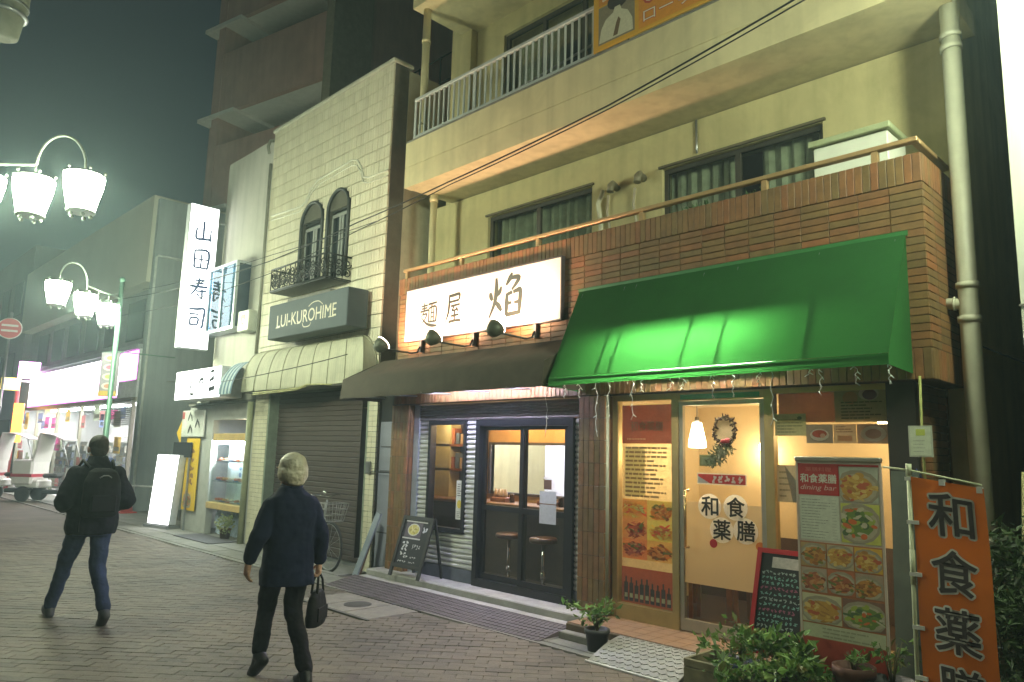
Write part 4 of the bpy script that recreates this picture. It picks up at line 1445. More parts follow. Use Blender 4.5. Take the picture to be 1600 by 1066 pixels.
# roll-up menu banner
mn = thing('menu_banner', 'tall roll-up menu banner with rows of food photographs and red title', 'banner stand', (-2.14, 5.33, 0))
X0, X1, YM = -2.425, -1.865, 5.33
MB().box(X0 - .02, X1 + .02, YM - .02, YM + .02, 1.655, 1.69, bev=.008).build('top_rail', m_alu, mn)
MB().box(X0 - .03, X1 + .03, YM - .10, YM + .10, 0.0, .07, bev=.012).build('base', m_alu, mn)
MB().cyl((-2.14, YM + .03, .07), (-2.14, YM + .03, 1.67), .012).build('pole', m_alu, mn)
MB().box(X0, X1, YM - .002, YM + .002, .07, 1.655).build('sheet_back', M('banner vinyl', (.55, .50, .40), .5), mn)
for x in (X0 - .008, X1 + .008):
    MB().box(x - .008, x + .008, YM - .006, YM + .008, .07, 1.655).build('edge_strip', M('banner edge', (.48, .40, .33), .5), mn)
pr = Print((X0, YM - .003, .07), (1, 0, 0), (0, 0, 1), .0008)
W_, H_ = X1 - X0, 1.585
TOP = 1.57
pr.rect(0, TOP - .22, W_ * .52, TOP, (.42, .03, .025), 1); pr.rect(W_ * .52, TOP - .015, W_, TOP, (.42, .03, .025), 1)
pr.text('薬膳料理', W_ * .10, TOP - .055, W_ * .33, .03, (.60, .16, .12), 2)
pr.text('和食薬膳', W_ * .03, TOP - .135, W_ * .46, .062, (.62, .58, .48), 2, .02)
pr.text('dining bar', W_ * .03, TOP - .195, W_ * .46, .045, (.62, .42, .36), 2, 0, .25)
pr.rect(.008, TOP - .53, W_ * .51, TOP - .225, (.56, .58, .46), 1)
pr.lines(.02, TOP - .52, W_ * .38, .28, 14, (.18, .18, .14), 2, .18); pr.lines(W_ * .42, TOP - .52, W_ * .07, .28, 14, (.3, .3, .24), 2, .14)
pr.dish(W_ * .53, TOP - .255, W_ * .46, .235, (.42, .44, .34), 'noodle')
pr.dish(W_ * .53, TOP - .53, W_ * .46, .265, (.50, .50, .10), 'green')
pr.rect(0, .10, W_, TOP - .545, (.36, .13, .05), .6)
rows = [(TOP - .715, .16, (('fry', (.40, .26, .10)), ('noodle', (.45, .36, .22)), ('noodle', (.62, .36, .04)))),
        (TOP - .885, .16, (('meat', (.40, .30, .22)), ('meat', (.45, .14, .06)), ('fry', (.36, .26, .18)))),
        (TOP - 1.09, .19, (('noodle', (.50, .46, .28)), ('green', (.20, .10, .07))))]
for v, hh, cells in rows:
    n = len(cells)
    for i, (kd, bg) in enumerate(cells):
        pr.dish(W_ * i / n + .004, v, W_ / n - .008, hh, bg, kd)
pr.rect(.004, TOP - 1.19, W_ - .004, TOP - 1.10, (.46, .46, .30), 1); pr.lines(W_ * .25, TOP - 1.185, W_ * .6, .075, 3, (.30, .30, .2), 2, .4)
pr.rect(0, .0, W_, TOP - 1.195, (.34, .05, .03), 1)
pr.build('print', m_print, mn)

# grey panel behind the banner
gp_ = thing('spare_board', 'grey green board standing behind the menu banner', 'board', (-1.83, 5.65, 0))
MB().bar((-1.84, 5.66, .14), (-1.84, 5.76, 1.60), .18, .025, (0, -1, .1)).build('panel', M('grey green panel', (.075, .09, .078), .7), gp_)
bg_ = thing('blue_bag', 'dark blue bag hanging behind the menu banner at the corner', 'bag', (-1.78, 5.80, 1.3))
MB().box(-1.83, -1.72, 5.78, 5.83, 1.30, 1.56, bev=.02).build('bag', M('dark blue cloth', (.015, .025, .10), .8), bg_)
MB().tube([(-1.80, 5.80, 1.56), (-1.775, 5.80, 1.62), (-1.75, 5.80, 1.56)], .006, 6).build('strap', M('dark blue cloth'), bg_)

# nobori flag
nf = thing('nobori_flag', 'orange vertical banner flag with large dark characters on a white pole', 'flag', (-1.535, 4.90, 0))
m_pole = M('pale green plastic pole', (.52, .56, .36), .45)
MB().tube([(-1.56, 4.90, .05), (-1.545, 4.90, 1.64)], .012, 10).cyl((-1.545, 4.90, 1.58), (-1.543, 4.90, 1.655), .016, n=10).cyl((-1.55, 4.9, .95), (-1.549, 4.9, 1.15), .015, n=10).build('pole', m_pole, nf)
MB().tube([(-1.69, 4.90, 1.632), (-1.545, 4.90, 1.617), (-1.165, 4.90, 1.545)], .006, 8).build('cross_bar', m_pole, nf)
MB().lathe([(.16, 0), (.17, .03), (.15, .09), (.04, .12), (.02, .16)], (-1.56, 4.90, 0), 18).build('base', M('white plastic base', (.5, .5, .46), .5), nf)
fw, fh = .375, 1.50
def fl(uu, vv, k=0):
    sag = (.055 * uu / fw) * 1.0
    wob = .012 * math.sin(uu * 14 + vv * 3) + .010 * math.sin(vv * 6 + 1)
    return Vector((-1.528 + uu + .02 * (1 - vv / fh) * uu / fw, 4.895 + wob - k, .08 + vv - sag * (vv / fh)))
mb = MB()
A, B = 14, 40
mb.add([fl(fw * i / A, fh * j / B) for j in range(B + 1) for i in range(A + 1)], [(j * (A + 1) + i, j * (A + 1) + i + 1, (j + 1) * (A + 1) + i + 1, (j + 1) * (A + 1) + i) for j in range(B) for i in range(A)], None, True)
mb.build('cloth', M('orange polyester', (.62, .155, .012), .7, var=.1, scale=3, trans=.35), nf)
for i, chs in enumerate('和食薬膳'):
    v0 = 1.185 - i * .325
    tx = MB()
    vs, fs, (a, b, c, d) = text_poly(chs)
    for (bold, col, k) in ((.055, (.66, .65, .56), .004), (.012, (.045, .035, .035), .007)):
        for q in range(12):
            ox, oy = bold * math.cos(q * .5236), bold * math.sin(q * .5236)
            tx.add([fl(.085 + (x - a + ox) / (c - a) * .22, v0 + (y - b + oy) / (d - b) * .245, k + .0001 * q) for x, y, z in vs], fs, col)
    tx.build('character', M('flag ink', attr=True, rough=.7, var=.05), nf)
for z in (1.555, 1.30, 1.0, .70, .42):
    MB().box(-1.565, -1.50, 4.885, 4.915, z, z + .022).build('loop', M('white loop', (.6, .6, .55), .6), nf)
for x in (-1.38, -1.19):
    MB().box(x, x + .03, 4.885, 4.915, 1.555 - (x + 1.5) * .18, 1.59 - (x + 1.5) * .18).build('loop', M('white loop'), nf)

# checker-plate ramp
rp = thing('checker_ramp', 'curved grey checker-plate ramp in front of the restaurant door', 'ramp', (-3.65, 5.15, 0))
mb = MB()
n = 10
pts = []
for i in range(n + 1):
    t = i / n
    pts.append((4.93 + .45 * t, .004 + .135 * math.sin(t * 1.45) / math.sin(1.45)))
for i in range(n):
    (ya, za), (yb, zb) = pts[i], pts[i + 1]
    mb.add([(-4.06, ya, za), (-3.22, ya, za), (-3.22, yb, zb), (-4.06, yb, zb)], [(0, 1, 2, 3)], None, True)
    for x in (-4.06, -3.22):
        mb.add([(x, ya, 0), (x, yb, 0), (x, yb, zb), (x, ya, za)], [(0, 1, 2, 3)])
m_chk = M('worn aluminium plate', (.27, .275, .25), .55, .4, var=.2, scale=8)
mb.build('plate', m_chk, rp)
nb = MB()
for i in range(20):
    for j in range(9):
        x = -4.03 + (i + .5) * .04
        t = (j + .5) / 9
        y, z = 4.93 + .45 * t, .004 + .135 * math.sin(t * 1.45) / math.sin(1.45)
        dx = .013 if (i + j) % 2 else -.013
        nb.bar((x - dx, y - .012, z), (x + dx, y + .012, z + .005), .010, .006)
tag(nb.build('tread', m_chk, rp), kind='stuff')
MB().box(-4.07, -3.21, 4.915, 4.935, 0, .016, bev=.004).build('edge', M('pale edge strip', (.55, .56, .55), .5), rp)

# ---------------- potted plants
def leaf_cloud(mb, c, rx, ry, rz, n, size, up=.4, asp=.5):
    c = Vector(c)
    clumps = [Vector((random.gauss(0, .5) * rx, random.gauss(0, .5) * ry, random.gauss(0, .5) * rz)) for _ in range(max(4, n // 22))]
    for _ in range(n):
        q = random.choice(clumps) + Vector((random.gauss(0, .16) * rx * 1.6, random.gauss(0, .16) * ry * 1.6, random.gauss(0, .16) * rz * 1.6))
        d = Vector((random.gauss(0, 1), random.gauss(0, 1), random.gauss(up, .7))).normalized()
        s = size * random.choice((.45, .7, .9, 1.1, 1.45)) * random.uniform(.85, 1.15)
        e = d.cross(Vector((random.gauss(0, 1), random.gauss(0, 1), random.gauss(0, 1)))).normalized() * s * asp * .5
        nn = d.cross(e).normalized() * s * .12
        p = c + q
        mb.add([p, p + d * s * .45 + e + nn, p + d * s, p + d * s * .45 - e + nn], [(0, 1, 2), (0, 2, 3)])

def potted(name, label, loc, pot, crown, n, size, potmat, leafmat=None, group='potted plants by the restaurant'):
    """pot: (r_bottom, r_top, height); crown: (rx, ry, rz, height of centre)."""
    t = thing(name, label, 'plant', loc, group=group)
    x, y, z = loc
    rb0, rt, hh = pot
    MB().lathe([(rb0, 0), (rt * .96, hh * .82), (rt * 1.06, hh * .83), (rt * 1.06, hh), (rt * .9, hh), (rt * .86, hh * .88), (0, hh * .86)], loc, 20).build('pot', potmat, t)
    sm_ = MB()
    for i in range(9):
        a = random.uniform(0, 6.28)
        e = Vector((crown[0] * .6 * math.cos(a), crown[1] * .6 * math.sin(a), crown[3] - hh * .85 + random.uniform(-.3, .5) * crown[2]))
        p = Vector((x, y, z + hh * .85))
        sm_.tube([p, p + e * .5 + Vector((0, 0, .03)), p + e], [.006, .004, .002], 5)
    sm_.build('stem', m_stem, t)
    cm = MB()
    leaf_cloud(cm, (x, y, z + crown[3]), crown[0], crown[1], crown[2], n, size)
    cm.build('foliage', leafmat or m_leaf, t)
    return t

m_blackpot = M('black plastic pot', (.022, .024, .026), .5)
m_bluepot = M('dark blue glazed pot', (.03, .045, .08), .3)
m_terra = M('terracotta', (.085, .03, .016), .7, var=.2, scale=10)
potted('potted_plant', 'small leafy plant in a black pot beside the brown brick pier', (-4.20, 5.24, 0), (.08, .105, .19), (.15, .13, .10, .31), 230, .055, m_blackpot)
potted('potted_plant', 'bushy plant in a dark blue pot nearest the restaurant door', (-2.86, 5.24, 0), (.11, .15, .20), (.17, .15, .10, .31), 430, .058, m_bluepot)
potted('potted_plant', 'large bright green bush below the red chalkboard', (-2.50, 5.14, 0), (.12, .16, .20), (.19, .16, .13, .33), 480, .078, m_blackpot)
potted('potted_plant', 'low green plant in front of the menu banner foot', (-2.27, 4.98, 0), (.10, .14, .16), (.17, .15, .10, .26), 340, .068, M('grey pot', (.20, .21, .18), .6))
potted('potted_plant', 'sparse plant in a terracotta pot in front of the menu banner', (-2.01, 5.14, 0), (.09, .125, .36), (.09, .07, .06, .41), 50, .05, m_terra)
potted('potted_plant', 'thin twiggy plant in a round black pot between banner and flag', (-1.80, 5.20, 0), (.13, .17, .30), (.11, .11, .14, .48), 80, .05, m_blackpot)
potted('potted_plant', 'small plant in front of the wooden planter at the frame foot', (-2.62, 4.88, 0), (.08, .11, .12), (.17, .12, .09, .2), 280, .062, m_blackpot)
wp = thing('planter_box', 'weathered wooden planter box beside the checker ramp', 'planter', (-2.95, 4.95, 0))
m_pl = M('weathered planter board', (.17, .155, .085), .85, var=.3, scale=9)
for q in ((-3.18, -2.66, 4.98, 5.005), (-3.18, -2.66, 5.38, 5.405)):
    MB().box(*q, .01, .14, bev=.004).build('board', m_pl, wp)
    MB().box(*q, .145, .20, bev=.004).build('board', m_pl, wp)
for q in ((-3.18, -3.155), (-2.685, -2.66)):
    MB().box(*q, 5.006, 5.379, .01, .20, bev=.004).build('board', m_pl, wp)
MB().box(-3.154, -2.686, 5.006, 5.379, .01, .12).build('soil', M('potting soil', (.03, .022, .014), .95), wp)
sb = thing('shrub', 'dark leafy shrub beside the downpipe at the picture edge', 'shrub', (-1.22, 5.55, 0))
cm = MB()
for (c, rr_) in (((-1.22, 5.6, .95), (.24, .2, .28)), ((-1.12, 5.5, .55), (.30, .22, .35)), ((-1.30, 5.5, .25), (.26, .22, .22))):
    leaf_cloud(cm, c, *rr_, 900, .075, .2, .35)
cm.build('foliage', m_leaf_d, sb)
sm_ = MB()
for i in range(12):
    a = random.uniform(0, 6.28)
    sm_.tube([(-1.2, 5.55, 0), (-1.2 + .12 * math.cos(a), 5.55 + .1 * math.sin(a), .5), (-1.2 + .26 * math.cos(a), 5.55 + .2 * math.sin(a), random.uniform(.8, 1.2))], [.012, .008, .003], 5)
sm_.build('stem', m_stem, sb)
bc = thing('bamboo_cane', 'thin bamboo cane standing in the dark shrub', 'cane', (-1.16, 5.7, 0))
MB().tube([(-1.20, 5.62, 0), (-1.13, 5.75, 1.62)], .008, 6).build('cane', M('bamboo', (.30, .28, .12), .6), bc)

# ================================================================== THINGS ON THE BALCONIES
dp = thing('downpipe', 'pale grey downpipe with a branch elbow on the alley corner of the brick building', 'pipe', (-1.50, 6.3, 0))
m_pipe = M('pale plastic pipe', (.50, .50, .38), .5, var=.1, streak=.15)
MB().tube([(-1.50, 6.30, 0), (-1.50, 6.30, 5.32)], .068, 18).build('pipe', m_pipe, dp)
for z in (2.72, 2.98, 4.92, 5.02, 1.1):
    MB().cyl((-1.50, 6.30, z), (-1.50, 6.30, z + .045), .080, n=18).build('collar', m_pipe, dp)
MB().tube([(-1.50, 6.30, 2.85), (-1.56, 6.30, 2.87), (-1.66, 6.30, 2.88)], .045, 12).cyl((-1.60, 6.30, 2.875), (-1.585, 6.30, 2.873), .055, n=12).build('branch', m_pipe, dp)

ac = thing('balcony_cabinet', 'white storage cabinet with pale green top at the corner of the brick balcony', 'cabinet', (-2.36, 6.5, 2.46))
MB().box(-2.60, -1.98, 6.22, 6.66, 2.46, 4.38, bev=.01).build('body', M('white painted steel', (.66, .68, .58), .5, var=.05), ac)
MB().box(-2.63, -1.95, 6.18, 6.68, 4.385, 4.44, bev=.008).build('top', M('green grey lid', (.34, .38, .22), .6), ac)
for (x, y0, l, big) in ((-5.12, 6.62, 'elbow vent pipe next to the narrow window on the cream wall', .0), (-4.74, 6.62, 'elbow vent pipe nearest the wide window on the cream wall', .02)):
    t = thing('vent_pipe', l, 'pipe', (x, 6.69, 4.6), group='elbow vent pipes above the brick balcony')
    MB().tube([(x, 6.70, 4.77 + big), (x, 6.60, 4.80 + big), (x + .02, 6.55, 4.76 + big), (x + .02, 6.54, 4.68 + big)], .042, 10).build('elbow', M('dirty metal vent', (.20, .18, .12), .5, .3), t)
    MB().tube([(x - .10, 6.66, 4.70), (x - .12, 6.66, 4.5), (x - .06, 6.66, 4.2)], .016, 6).build('hose', M('wrapped hose', (.40, .35, .26), .7), t)
t = thing('wrapped_pipe', 'pale taped pipe running up the cream wall beside the first window', 'pipe', (-5.35, 6.68, 4.1))
MB().tube([(-5.30, 6.64, 4.0), (-5.32, 6.64, 4.4), (-5.36, 6.64, 4.62), (-5.30, 6.66, 4.78)], .028, 8).tube([(-5.30, 6.60, 4.06), (-5.9, 6.55, 4.05), (-6.1, 6.5, 4.0)], .025, 8).build('pipe', M('taped white pipe', (.55, .53, .40), .7), t)
for (x, l) in ((-3.75, 'small green pot plant behind the handrail below the wide window'), (-3.15, 'leafy pot plant behind the handrail next to the white cabinet')):
    potted('balcony_plant', l, (x, 6.22, 3.70), (.07, .09, .16), (.16, .1, .10, .30), 160, .07, m_terra, m_leaf_d, 'plants on the brick balcony')

# yellow advertising banner on the second-floor rail
bn = thing('advertising_banner', 'yellow advertising banner tied to the upper balcony rail', 'banner', (-3.6, 5.86, 5.98))
MB().box(-4.80, -2.2, 5.845, 5.853, 5.985, 7.0).build('sheet', M('banner yellow sheet', (.55, .30, .02), .6, var=.05), bn)
pr = Print((-4.80, 5.844, 5.985), (1, 0, 0), (0, 0, 1))
pr.rect(.07, .06, .55, .50, (.20, .17, .11), 1)
pr.rect(.07, .52, .55, .85, (.50, .20, .02), 1)
pr.ell(.33, .50, .14, .10, (.03, .022, .018), 2, 16)
pr.poly([(.08, .08), (.11, .24), (.17, .33), (.27, .375), (.29, .43), (.36, .43), (.38, .375), (.46, .33), (.52, .22), (.53, .08)], (.50, .48, .34), 2.5)
pr.poly([(.27, .10), (.33, .10), (.37, .26), (.34, .30), (.31, .24)], (.12, .07, .03), 3)
pr.text('安', .12, .56, .2, .2, (.6, .55, .45), 2, .03)
pr.build('picture_panel', m_print, bn)
pr = Print((-4.80, 5.844, 5.985), (1, 0, 0), (0, 0, 1))
pr.rect(.60, .04, 2.55, .98, (.55, .22, .015), .8)
for (bd, c, k) in ((.04, (.35, .04, .03), 2), (.0, (.62, .60, .5), 3)):
    pr.text('60', .66, .30, .34, .42, c, k, bd)
    pr.text('ローリング', .66, .09, .98, .15, c, k, bd)
pr.rect(1.72, .10, 2.4, .8, (.50, .42, .3), 1.5)
pr.build('text_panel', m_print, bn)

# neighbouring building beyond the alley
nbg = thing('neighbour_building', 'bright pale building past the alley at the edge of the picture', 'building', (1.5, 5.86, 0))
MB().box(-1.09, 4.5, 5.86, 14, 0, 9).build('wall', M('pale panel wall', (.62, .64, .54), .7, var=.06, scale=1.5, streak=.12), nbg)
MB().box(-1.10, 4.5, 5.85, 5.859, 2.72, 2.735).box(-1.10, 4.5, 5.85, 5.859, 5.4, 5.415).build('joint', m_concrete_d, nbg)
MB().tube([(-1.66, 6.66, 2.66), (-1.35, 7.4, 2.5), (-1.09, 7.9, 2.42)], .008, 5).build('alley_wire', m_cable, nbg)
# end of the alley
MB().box(-1.66, -1.09, 15, 15.2, 0, 8).build('alley_end', M('alley end wall', (.12, .14, .15), .8), nbg)

# overhead cables
def cable(label, pts, r=.010):
    t = tag(MB().tube(sag(pts), r, 6).build('overhead_cable', m_cable), label, 'cable')
def sag(pts, n=10):
    out = []
    for i in range(len(pts) - 1):
        a, b = Vector(pts[i]), Vector(pts[i + 1])
        for k in range(n):
            t = k / n
            p = a.lerp(b, t)
            p.z -= .25 * t * (1 - t) * (b - a).length * .08
            out.append(p)
    out.append(Vector(pts[-1]))
    return out
cable('thick black cable crossing in front of the upper balcony', [(2.5, 4.5, 5.65), (-2.15, 4.9, 4.98), (-3.93, 5.0, 4.79), (-6.3, 5.1, 4.69), (-8.28, 5.2, 4.66), (-11.0, 5.3, 4.60), (-15.2, 5.3, 4.72), (-22, 5.3, 5.3)], .008)
cable('thin black cable just below the thick one over the balcony', [(2.5, 4.52, 5.45), (-2.15, 4.93, 4.955), (-3.93, 5.03, 4.775), (-6.3, 5.13, 4.67), (-8.28, 5.25, 4.58), (-11.0, 5.35, 4.42), (-15.2, 5.4, 4.42), (-22, 5.5, 4.9)], .006)
cable('sagging thin cable across the tiled facade below the iron balcony', [(-8.3, 5.5, 4.75), (-11.2, 5.45, 4.78), (-14.0, 5.4, 4.85), (-20, 6.3, 5.6)], .005)
cable('pale cable hanging along the rounded canopy', [(-8.6, 5.35, 2.92), (-10.5, 5.25, 2.78), (-12.6, 5.3, 2.74), (-15.2, 5.4, 2.9)], .006)

# ================================================================== WHITE TILED BUILDING
wb = thing('tiled_building', 'narrow white tiled building with twin arched windows and a closed shutter', 'building', (-10.6, 5.95, 0))
YT = 5.95
XL, XR = -12.50, -8.72
WINS = [(-11.24, -10.55, 4.30, 5.73), (-10.39, -9.77, 4.30, 5.76)]
core = MB().wall(XL + .01, XR - .01, 2.60, 7.44, YT + .03, [(w_[0] + .02, w_[1] - .02, w_[2], w_[3] - .30) for w_ in WINS], .25)
core.build('wall', m_grout, wb)
MB().box(XR - .30, XR, YT + .28, 12, 0, 7.40).build('side_wall', M('olive render side wall', (.38, .37, .27), .88, var=.12, streak=.2), wb)
MB().box(XL, XR - .31, YT + .6, 12, 2.6, 7.3).build('bulk', m_dark, wb)
MB().box(XL - .02, XR + .02, YT - .03, YT + .35, 7.44, 7.50, bev=.01).build('coping', M('tile building coping', (.42, .41, .33), .8), wb)
# tiles, laid in rows with dark bed joints
tl = MB()
RH, TWD = .196, .066
rows_ = int((7.43 - 2.62) / RH)
def arch_hit(x, z):
    for (a, b, c, d) in WINS:
        r_ = (b - a) / 2
        cx = (a + b) / 2
        if c < z < d - r_ and a - .03 < x < b + .03: return True
        if z >= d - r_ and math.hypot(x - cx, z - (d - r_)) < r_ + .03: return True
    return False
for j in range(rows_ + 1):
    z0 = 2.62 + j * RH
    n = int((XR - XL) / TWD)
    for i in range(n):
        x0 = XL + i * TWD
        z1 = min(z0 + RH - .013, 7.43)
        pieces = [(z0, z1)]
        if arch_hit(x0 + TWD / 2, (z0 + z1) / 2) or arch_hit(x0 + TWD / 2, z0 + .03) or arch_hit(x0 + TWD / 2, z1 - .03):
            m4 = [(z0 + (z1 - z0) * q / 6, z0 + (z1 - z0) * (q + 1) / 6) for q in range(6)]
            pieces = [p for p in m4 if not arch_hit(x0 + TWD / 2, (p[0] + p[1]) / 2)]
        for (a, b) in pieces:
            y = YT + random.uniform(0, .003)
            tl.add([(x0 + .003, y + .004, a), (x0 + TWD - .003, y + .004, a), (x0 + TWD - .003, y + .004, b), (x0 + .003, y + .004, b),
                    (x0 + TWD / 2, y - .004, a), (x0 + TWD / 2, y - .004, b),
                    (x0 + .003, YT + .03, a), (x0 + TWD - .003, YT + .03, a), (x0 + TWD - .003, YT + .03, b), (x0 + .003, YT + .03, b)],
                   [(0, 4, 5, 3), (4, 1, 2, 5), (6, 0, 3, 9), (1, 7, 8, 2), (6, 7, 1, 4, 0), (3, 5, 2, 8, 9)])
tag(tl.build('wall_tile', m_white_tile, wb), kind='stuff')
m_trim = M('raised tile trim', (.58, .57, .47), .6, var=.1)
trim = MB()
tp = [(-12.36, 5.81), (-11.30, 5.75), (-11.14, 5.80), (-11.02, 5.97), (-10.80, 6.09), (-9.75, 6.16), (-9.60, 6.12), (-9.47, 5.97), (-9.40, 5.80), (-9.25, 5.745), (-8.74, 5.73)]
trim.tube([(a, YT - .002, b) for a, b in tp], .018, 6)
trim.tube([(a, YT - .004, b - .085) for a, b in tp], .012, 5)
trim.build('trim', m_trim, wb)
m_wfr = M('dark green window frame', (.035, .04, .038), .5)
for (a, b, c, d) in WINS:
    cx, r_ = (a + b) / 2, (b - a) / 2
    zc = d - r_
    arc = [(cx + r_ * math.cos(t), zc + r_ * math.sin(t)) for t in [math.pi * k / 14 for k in range(15)]]
    rim = [(b, c)] + arc + [(a, c)]
    w = MB().tube([(x, YT - .005, z) for x, z in rim], .028, 6).build('window', m_wfr, wb)
    bk = MB()
    ctr = len(rim)
    bk.add([(x, YT + .13, z) for x, z in rim], [tuple(range(len(rim)))])
    for i in range(len(rim) - 1):
        (x0, z0), (x1, z1) = rim[i], rim[i + 1]
        bk.quad((x0, YT - .0, z0), (x1, YT, z1), (x1, YT + .13, z1), (x0, YT + .13, z0))
    bk.build('reveal', M('dark window recess', (.03, .032, .035), .6), w)
    ff = MB()
    zt = zc - .10
    for x in (a + .03, cx - .04, cx + .04, b - .03):
        ff.box(x - .025, x + .025, YT + .07, YT + .10, c, zt)
    ff.box(a + .03, b - .03, YT + .07, YT + .10, zt, zt + .05)
    ff.build('casement', M('weathered pale casement', (.26, .27, .25), .6), w)
    for (p, q) in ((a + .055, cx - .065), (cx + .065, b - .055)):
        MB().box(p, q, YT + .085, YT + .09, c, zt).build('pane', M('dark casement glass', (.02, .025, .03), .12, var=.1), w)
    for k in range(9):
        z = zt + .09 + k * .045
        if z < zc: half = r_ - .04
        else:
            q = r_ ** 2 - (z - zc) ** 2
            if q <= .004: continue
            half = math.sqrt(q) - .035
        if half > .05:
            MB().box(cx - half, cx + half, YT + .06, YT + .10, z, z + .022).build('louvre', m_wfr, w)
# iron balcony in front of the windows
ib = thing('iron_balcony', 'black wrought iron balcony under the twin arched windows', 'balcony', (-10.5, 5.75, 4.15))
bx0, bx1, by, z0, z1 = -11.32, -9.60, 5.52, 4.17, 4.55
m_iron = M('black wrought iron', (.018, .018, .02), .5, .4)
bb = MB()
for z in (z0 + .02, z1):
    bb.tube([(bx0, YT, z), (bx0, by, z), (bx1, by, z), (bx1, YT, z)], .014, 6)
bb.build('rail', m_iron, ib)
MB().box(bx0, bx1, by, YT - .03, z0 - .01, z0 + .005).build('floor_plate', m_iron, ib)
def scroll(p, r, u, s):
    out = []
    for k in range(22):
        t = k / 21 * 4.2 * math.pi / 1.4
        q = s * (1 - .78 * k / 21)
        out.append(Vector(p) + Vector(r) * (q * math.cos(t)) + Vector(u) * (q * math.sin(t)))
    return out
for (p0, p1) in (((bx0, by), (bx1, by)), ((bx1, by), (bx1, YT)), ((bx0, by), (bx0, YT))):
    d = Vector((p1[0] - p0[0], p1[1] - p0[1], 0))
    n = max(2, round(d.length / .15))
    d.normalize()
    L = math.hypot(p1[0] - p0[0], p1[1] - p0[1])
    for k in range(n):
        c = Vector((p0[0], p0[1], 0)) + d * (L * (k + .5) / n)
        s = MB()
        sgn = 1 if k % 2 else -1
        s.tube(scroll((c.x, c.y, z0 + .12), d * sgn, (0, 0, 1), .075), .0085, 5)
        s.tube(scroll((c.x, c.y, z1 - .11), d * -sgn, (0, 0, -1), .075), .0085, 5)
        s.build('scroll', m_iron, ib)
        e = Vector((p0[0], p0[1], 0)) + d * (L * k / n)
        MB().tube([(e.x, e.y, z0), (e.x, e.y, z1)], .008, 5).build('baluster', m_iron, ib)
# name sign
ns = thing('name_sign', 'grey blue box sign with pale serif lettering below the iron balcony', 'sign', (-10.2, 5.75, 3.38))
MB().box(-11.36, -9.0, 5.55, 5.90, 3.39, 3.955, bev=.012).build('box', M('grey blue sign box', (.075, .09, .10), .8, var=.1, scale=3), ns)
MB().box(-10.9, -9.6, 5.62, 5.945, 3.957, 4.02).build('bracket', m_concrete_d, ns)
pr = Print((-11.36, 5.548, 3.39), (1, 0, 0), (0, 0, 1))
GC = (.50, .47, .36)
pr.text('LUI-KUROHIME', .30, .17, 1.78, .20, GC, 1, .004)
pr.strokes([[(.0, .35, .08), (.3, .75, .09), (.7, .75, .09), (1, .2, .05)]], 1.28, .36, .42, .12, GC, 1.5)
pr.strokes([[(.0, .8, .1), (.2, .2, .1), (.8, .2, .1), (1, .7, .06)]], 1.12, .08, .26, .10, GC, 1.5)
for (x, w) in ((.30, .16), (.98, .1), (1.9, .2)):
    pr.rect(x - .03, .165, x + w * .6, .178, GC, 1.2)
pr.build('lettering', m_print, ns)
# rounded canopy above the shutter
cn = thing('rounded_canopy', 'cream ribbed canopy with rounded corners above the closed shutter', 'canopy', (-10.6, 5.95, 2.6))
def cpt(f, t):
    ins = .24 * (1 - math.cos(t))
    z = 2.60 + .70 * math.sin(t)
    xl, xr_ = -12.50 + ins * .6, -8.73 - ins
    return xl, xr_ - .20 * (1 - math.cos(t)), 5.70 + ins, z
mb = MB()
T = [math.pi / 2 * k / 12 for k in range(13)]
for k in range(12):
    a, b = cpt(0, T[k]), cpt(0, T[k + 1])
    n = 60
    for i in range(n):
        xa0, xa1 = a[0] + (a[1] - a[0]) * i / n, a[0] + (a[1] - a[0]) * (i + 1) / n
        xb0, xb1 = b[0] + (b[1] - b[0]) * i / n, b[0] + (b[1] - b[0]) * (i + 1) / n
        mb.add([(xa0, a[2], a[3]), (xa1 - .004, a[2], a[3]), (xb1 - .004, b[2], b[3]), (xb0, b[2], b[3])], [(0, 1, 2, 3)], None, True)
    mb.quad((a[1], a[2], a[3]), (a[1], YT, a[3]), (b[1], YT, b[3]), (b[1], b[2], b[3]))
    mb.quad((a[0], YT, a[3]), (a[0], a[2], a[3]), (b[0], b[2], b[3]), (b[0], YT, b[3]))
mb.build('shell', M('cream canopy panel', (.46, .45, .33), .75, var=.14, scale=3, streak=.15), cn)
rb2 = MB()
for f in (0, .125, .25, .375, .5, .625, .75, .875, 1.0):
    rb2.tube([(c[0] + (c[1] - c[0]) * f, c[2] - .004, c[3]) for c in [cpt(0, t) for t in T]], .006, 5)
rb2.tube([(c[1], YT - .01, c[3] + .01) for c in [cpt(0, t) for t in T]], .016, 5)
rb2.tube([(cpt(0, math.pi / 2)[0], YT - .02, 3.31), (cpt(0, math.pi / 2)[1], YT - .02, 3.31)], .012, 5)
rb2.build('rib', M('dark canopy rib', (.27, .26, .18), .7), cn)
MB().box(-12.45, -8.76, 5.73, YT, 2.575, 2.598).build('underside', m_concrete_d, cn)
hs = MB()
hp = [(-12.0, 5.685, 2.56), (-11.2, 5.68, 2.565), (-10.5, 5.68, 2.58), (-10.2, 5.68, 2.62), (-9.9, 5.68, 2.61), (-9.5, 5.68, 2.585)]
hs.tube(hp, .012, 6).tube([(x, y - .02, z - .03) for x, y, z in hp[:4]], .008, 6)
hs.build('bundled_cord', M('yellow white tape', (.45, .43, .20), .7, var=.3, scale=12), cn)
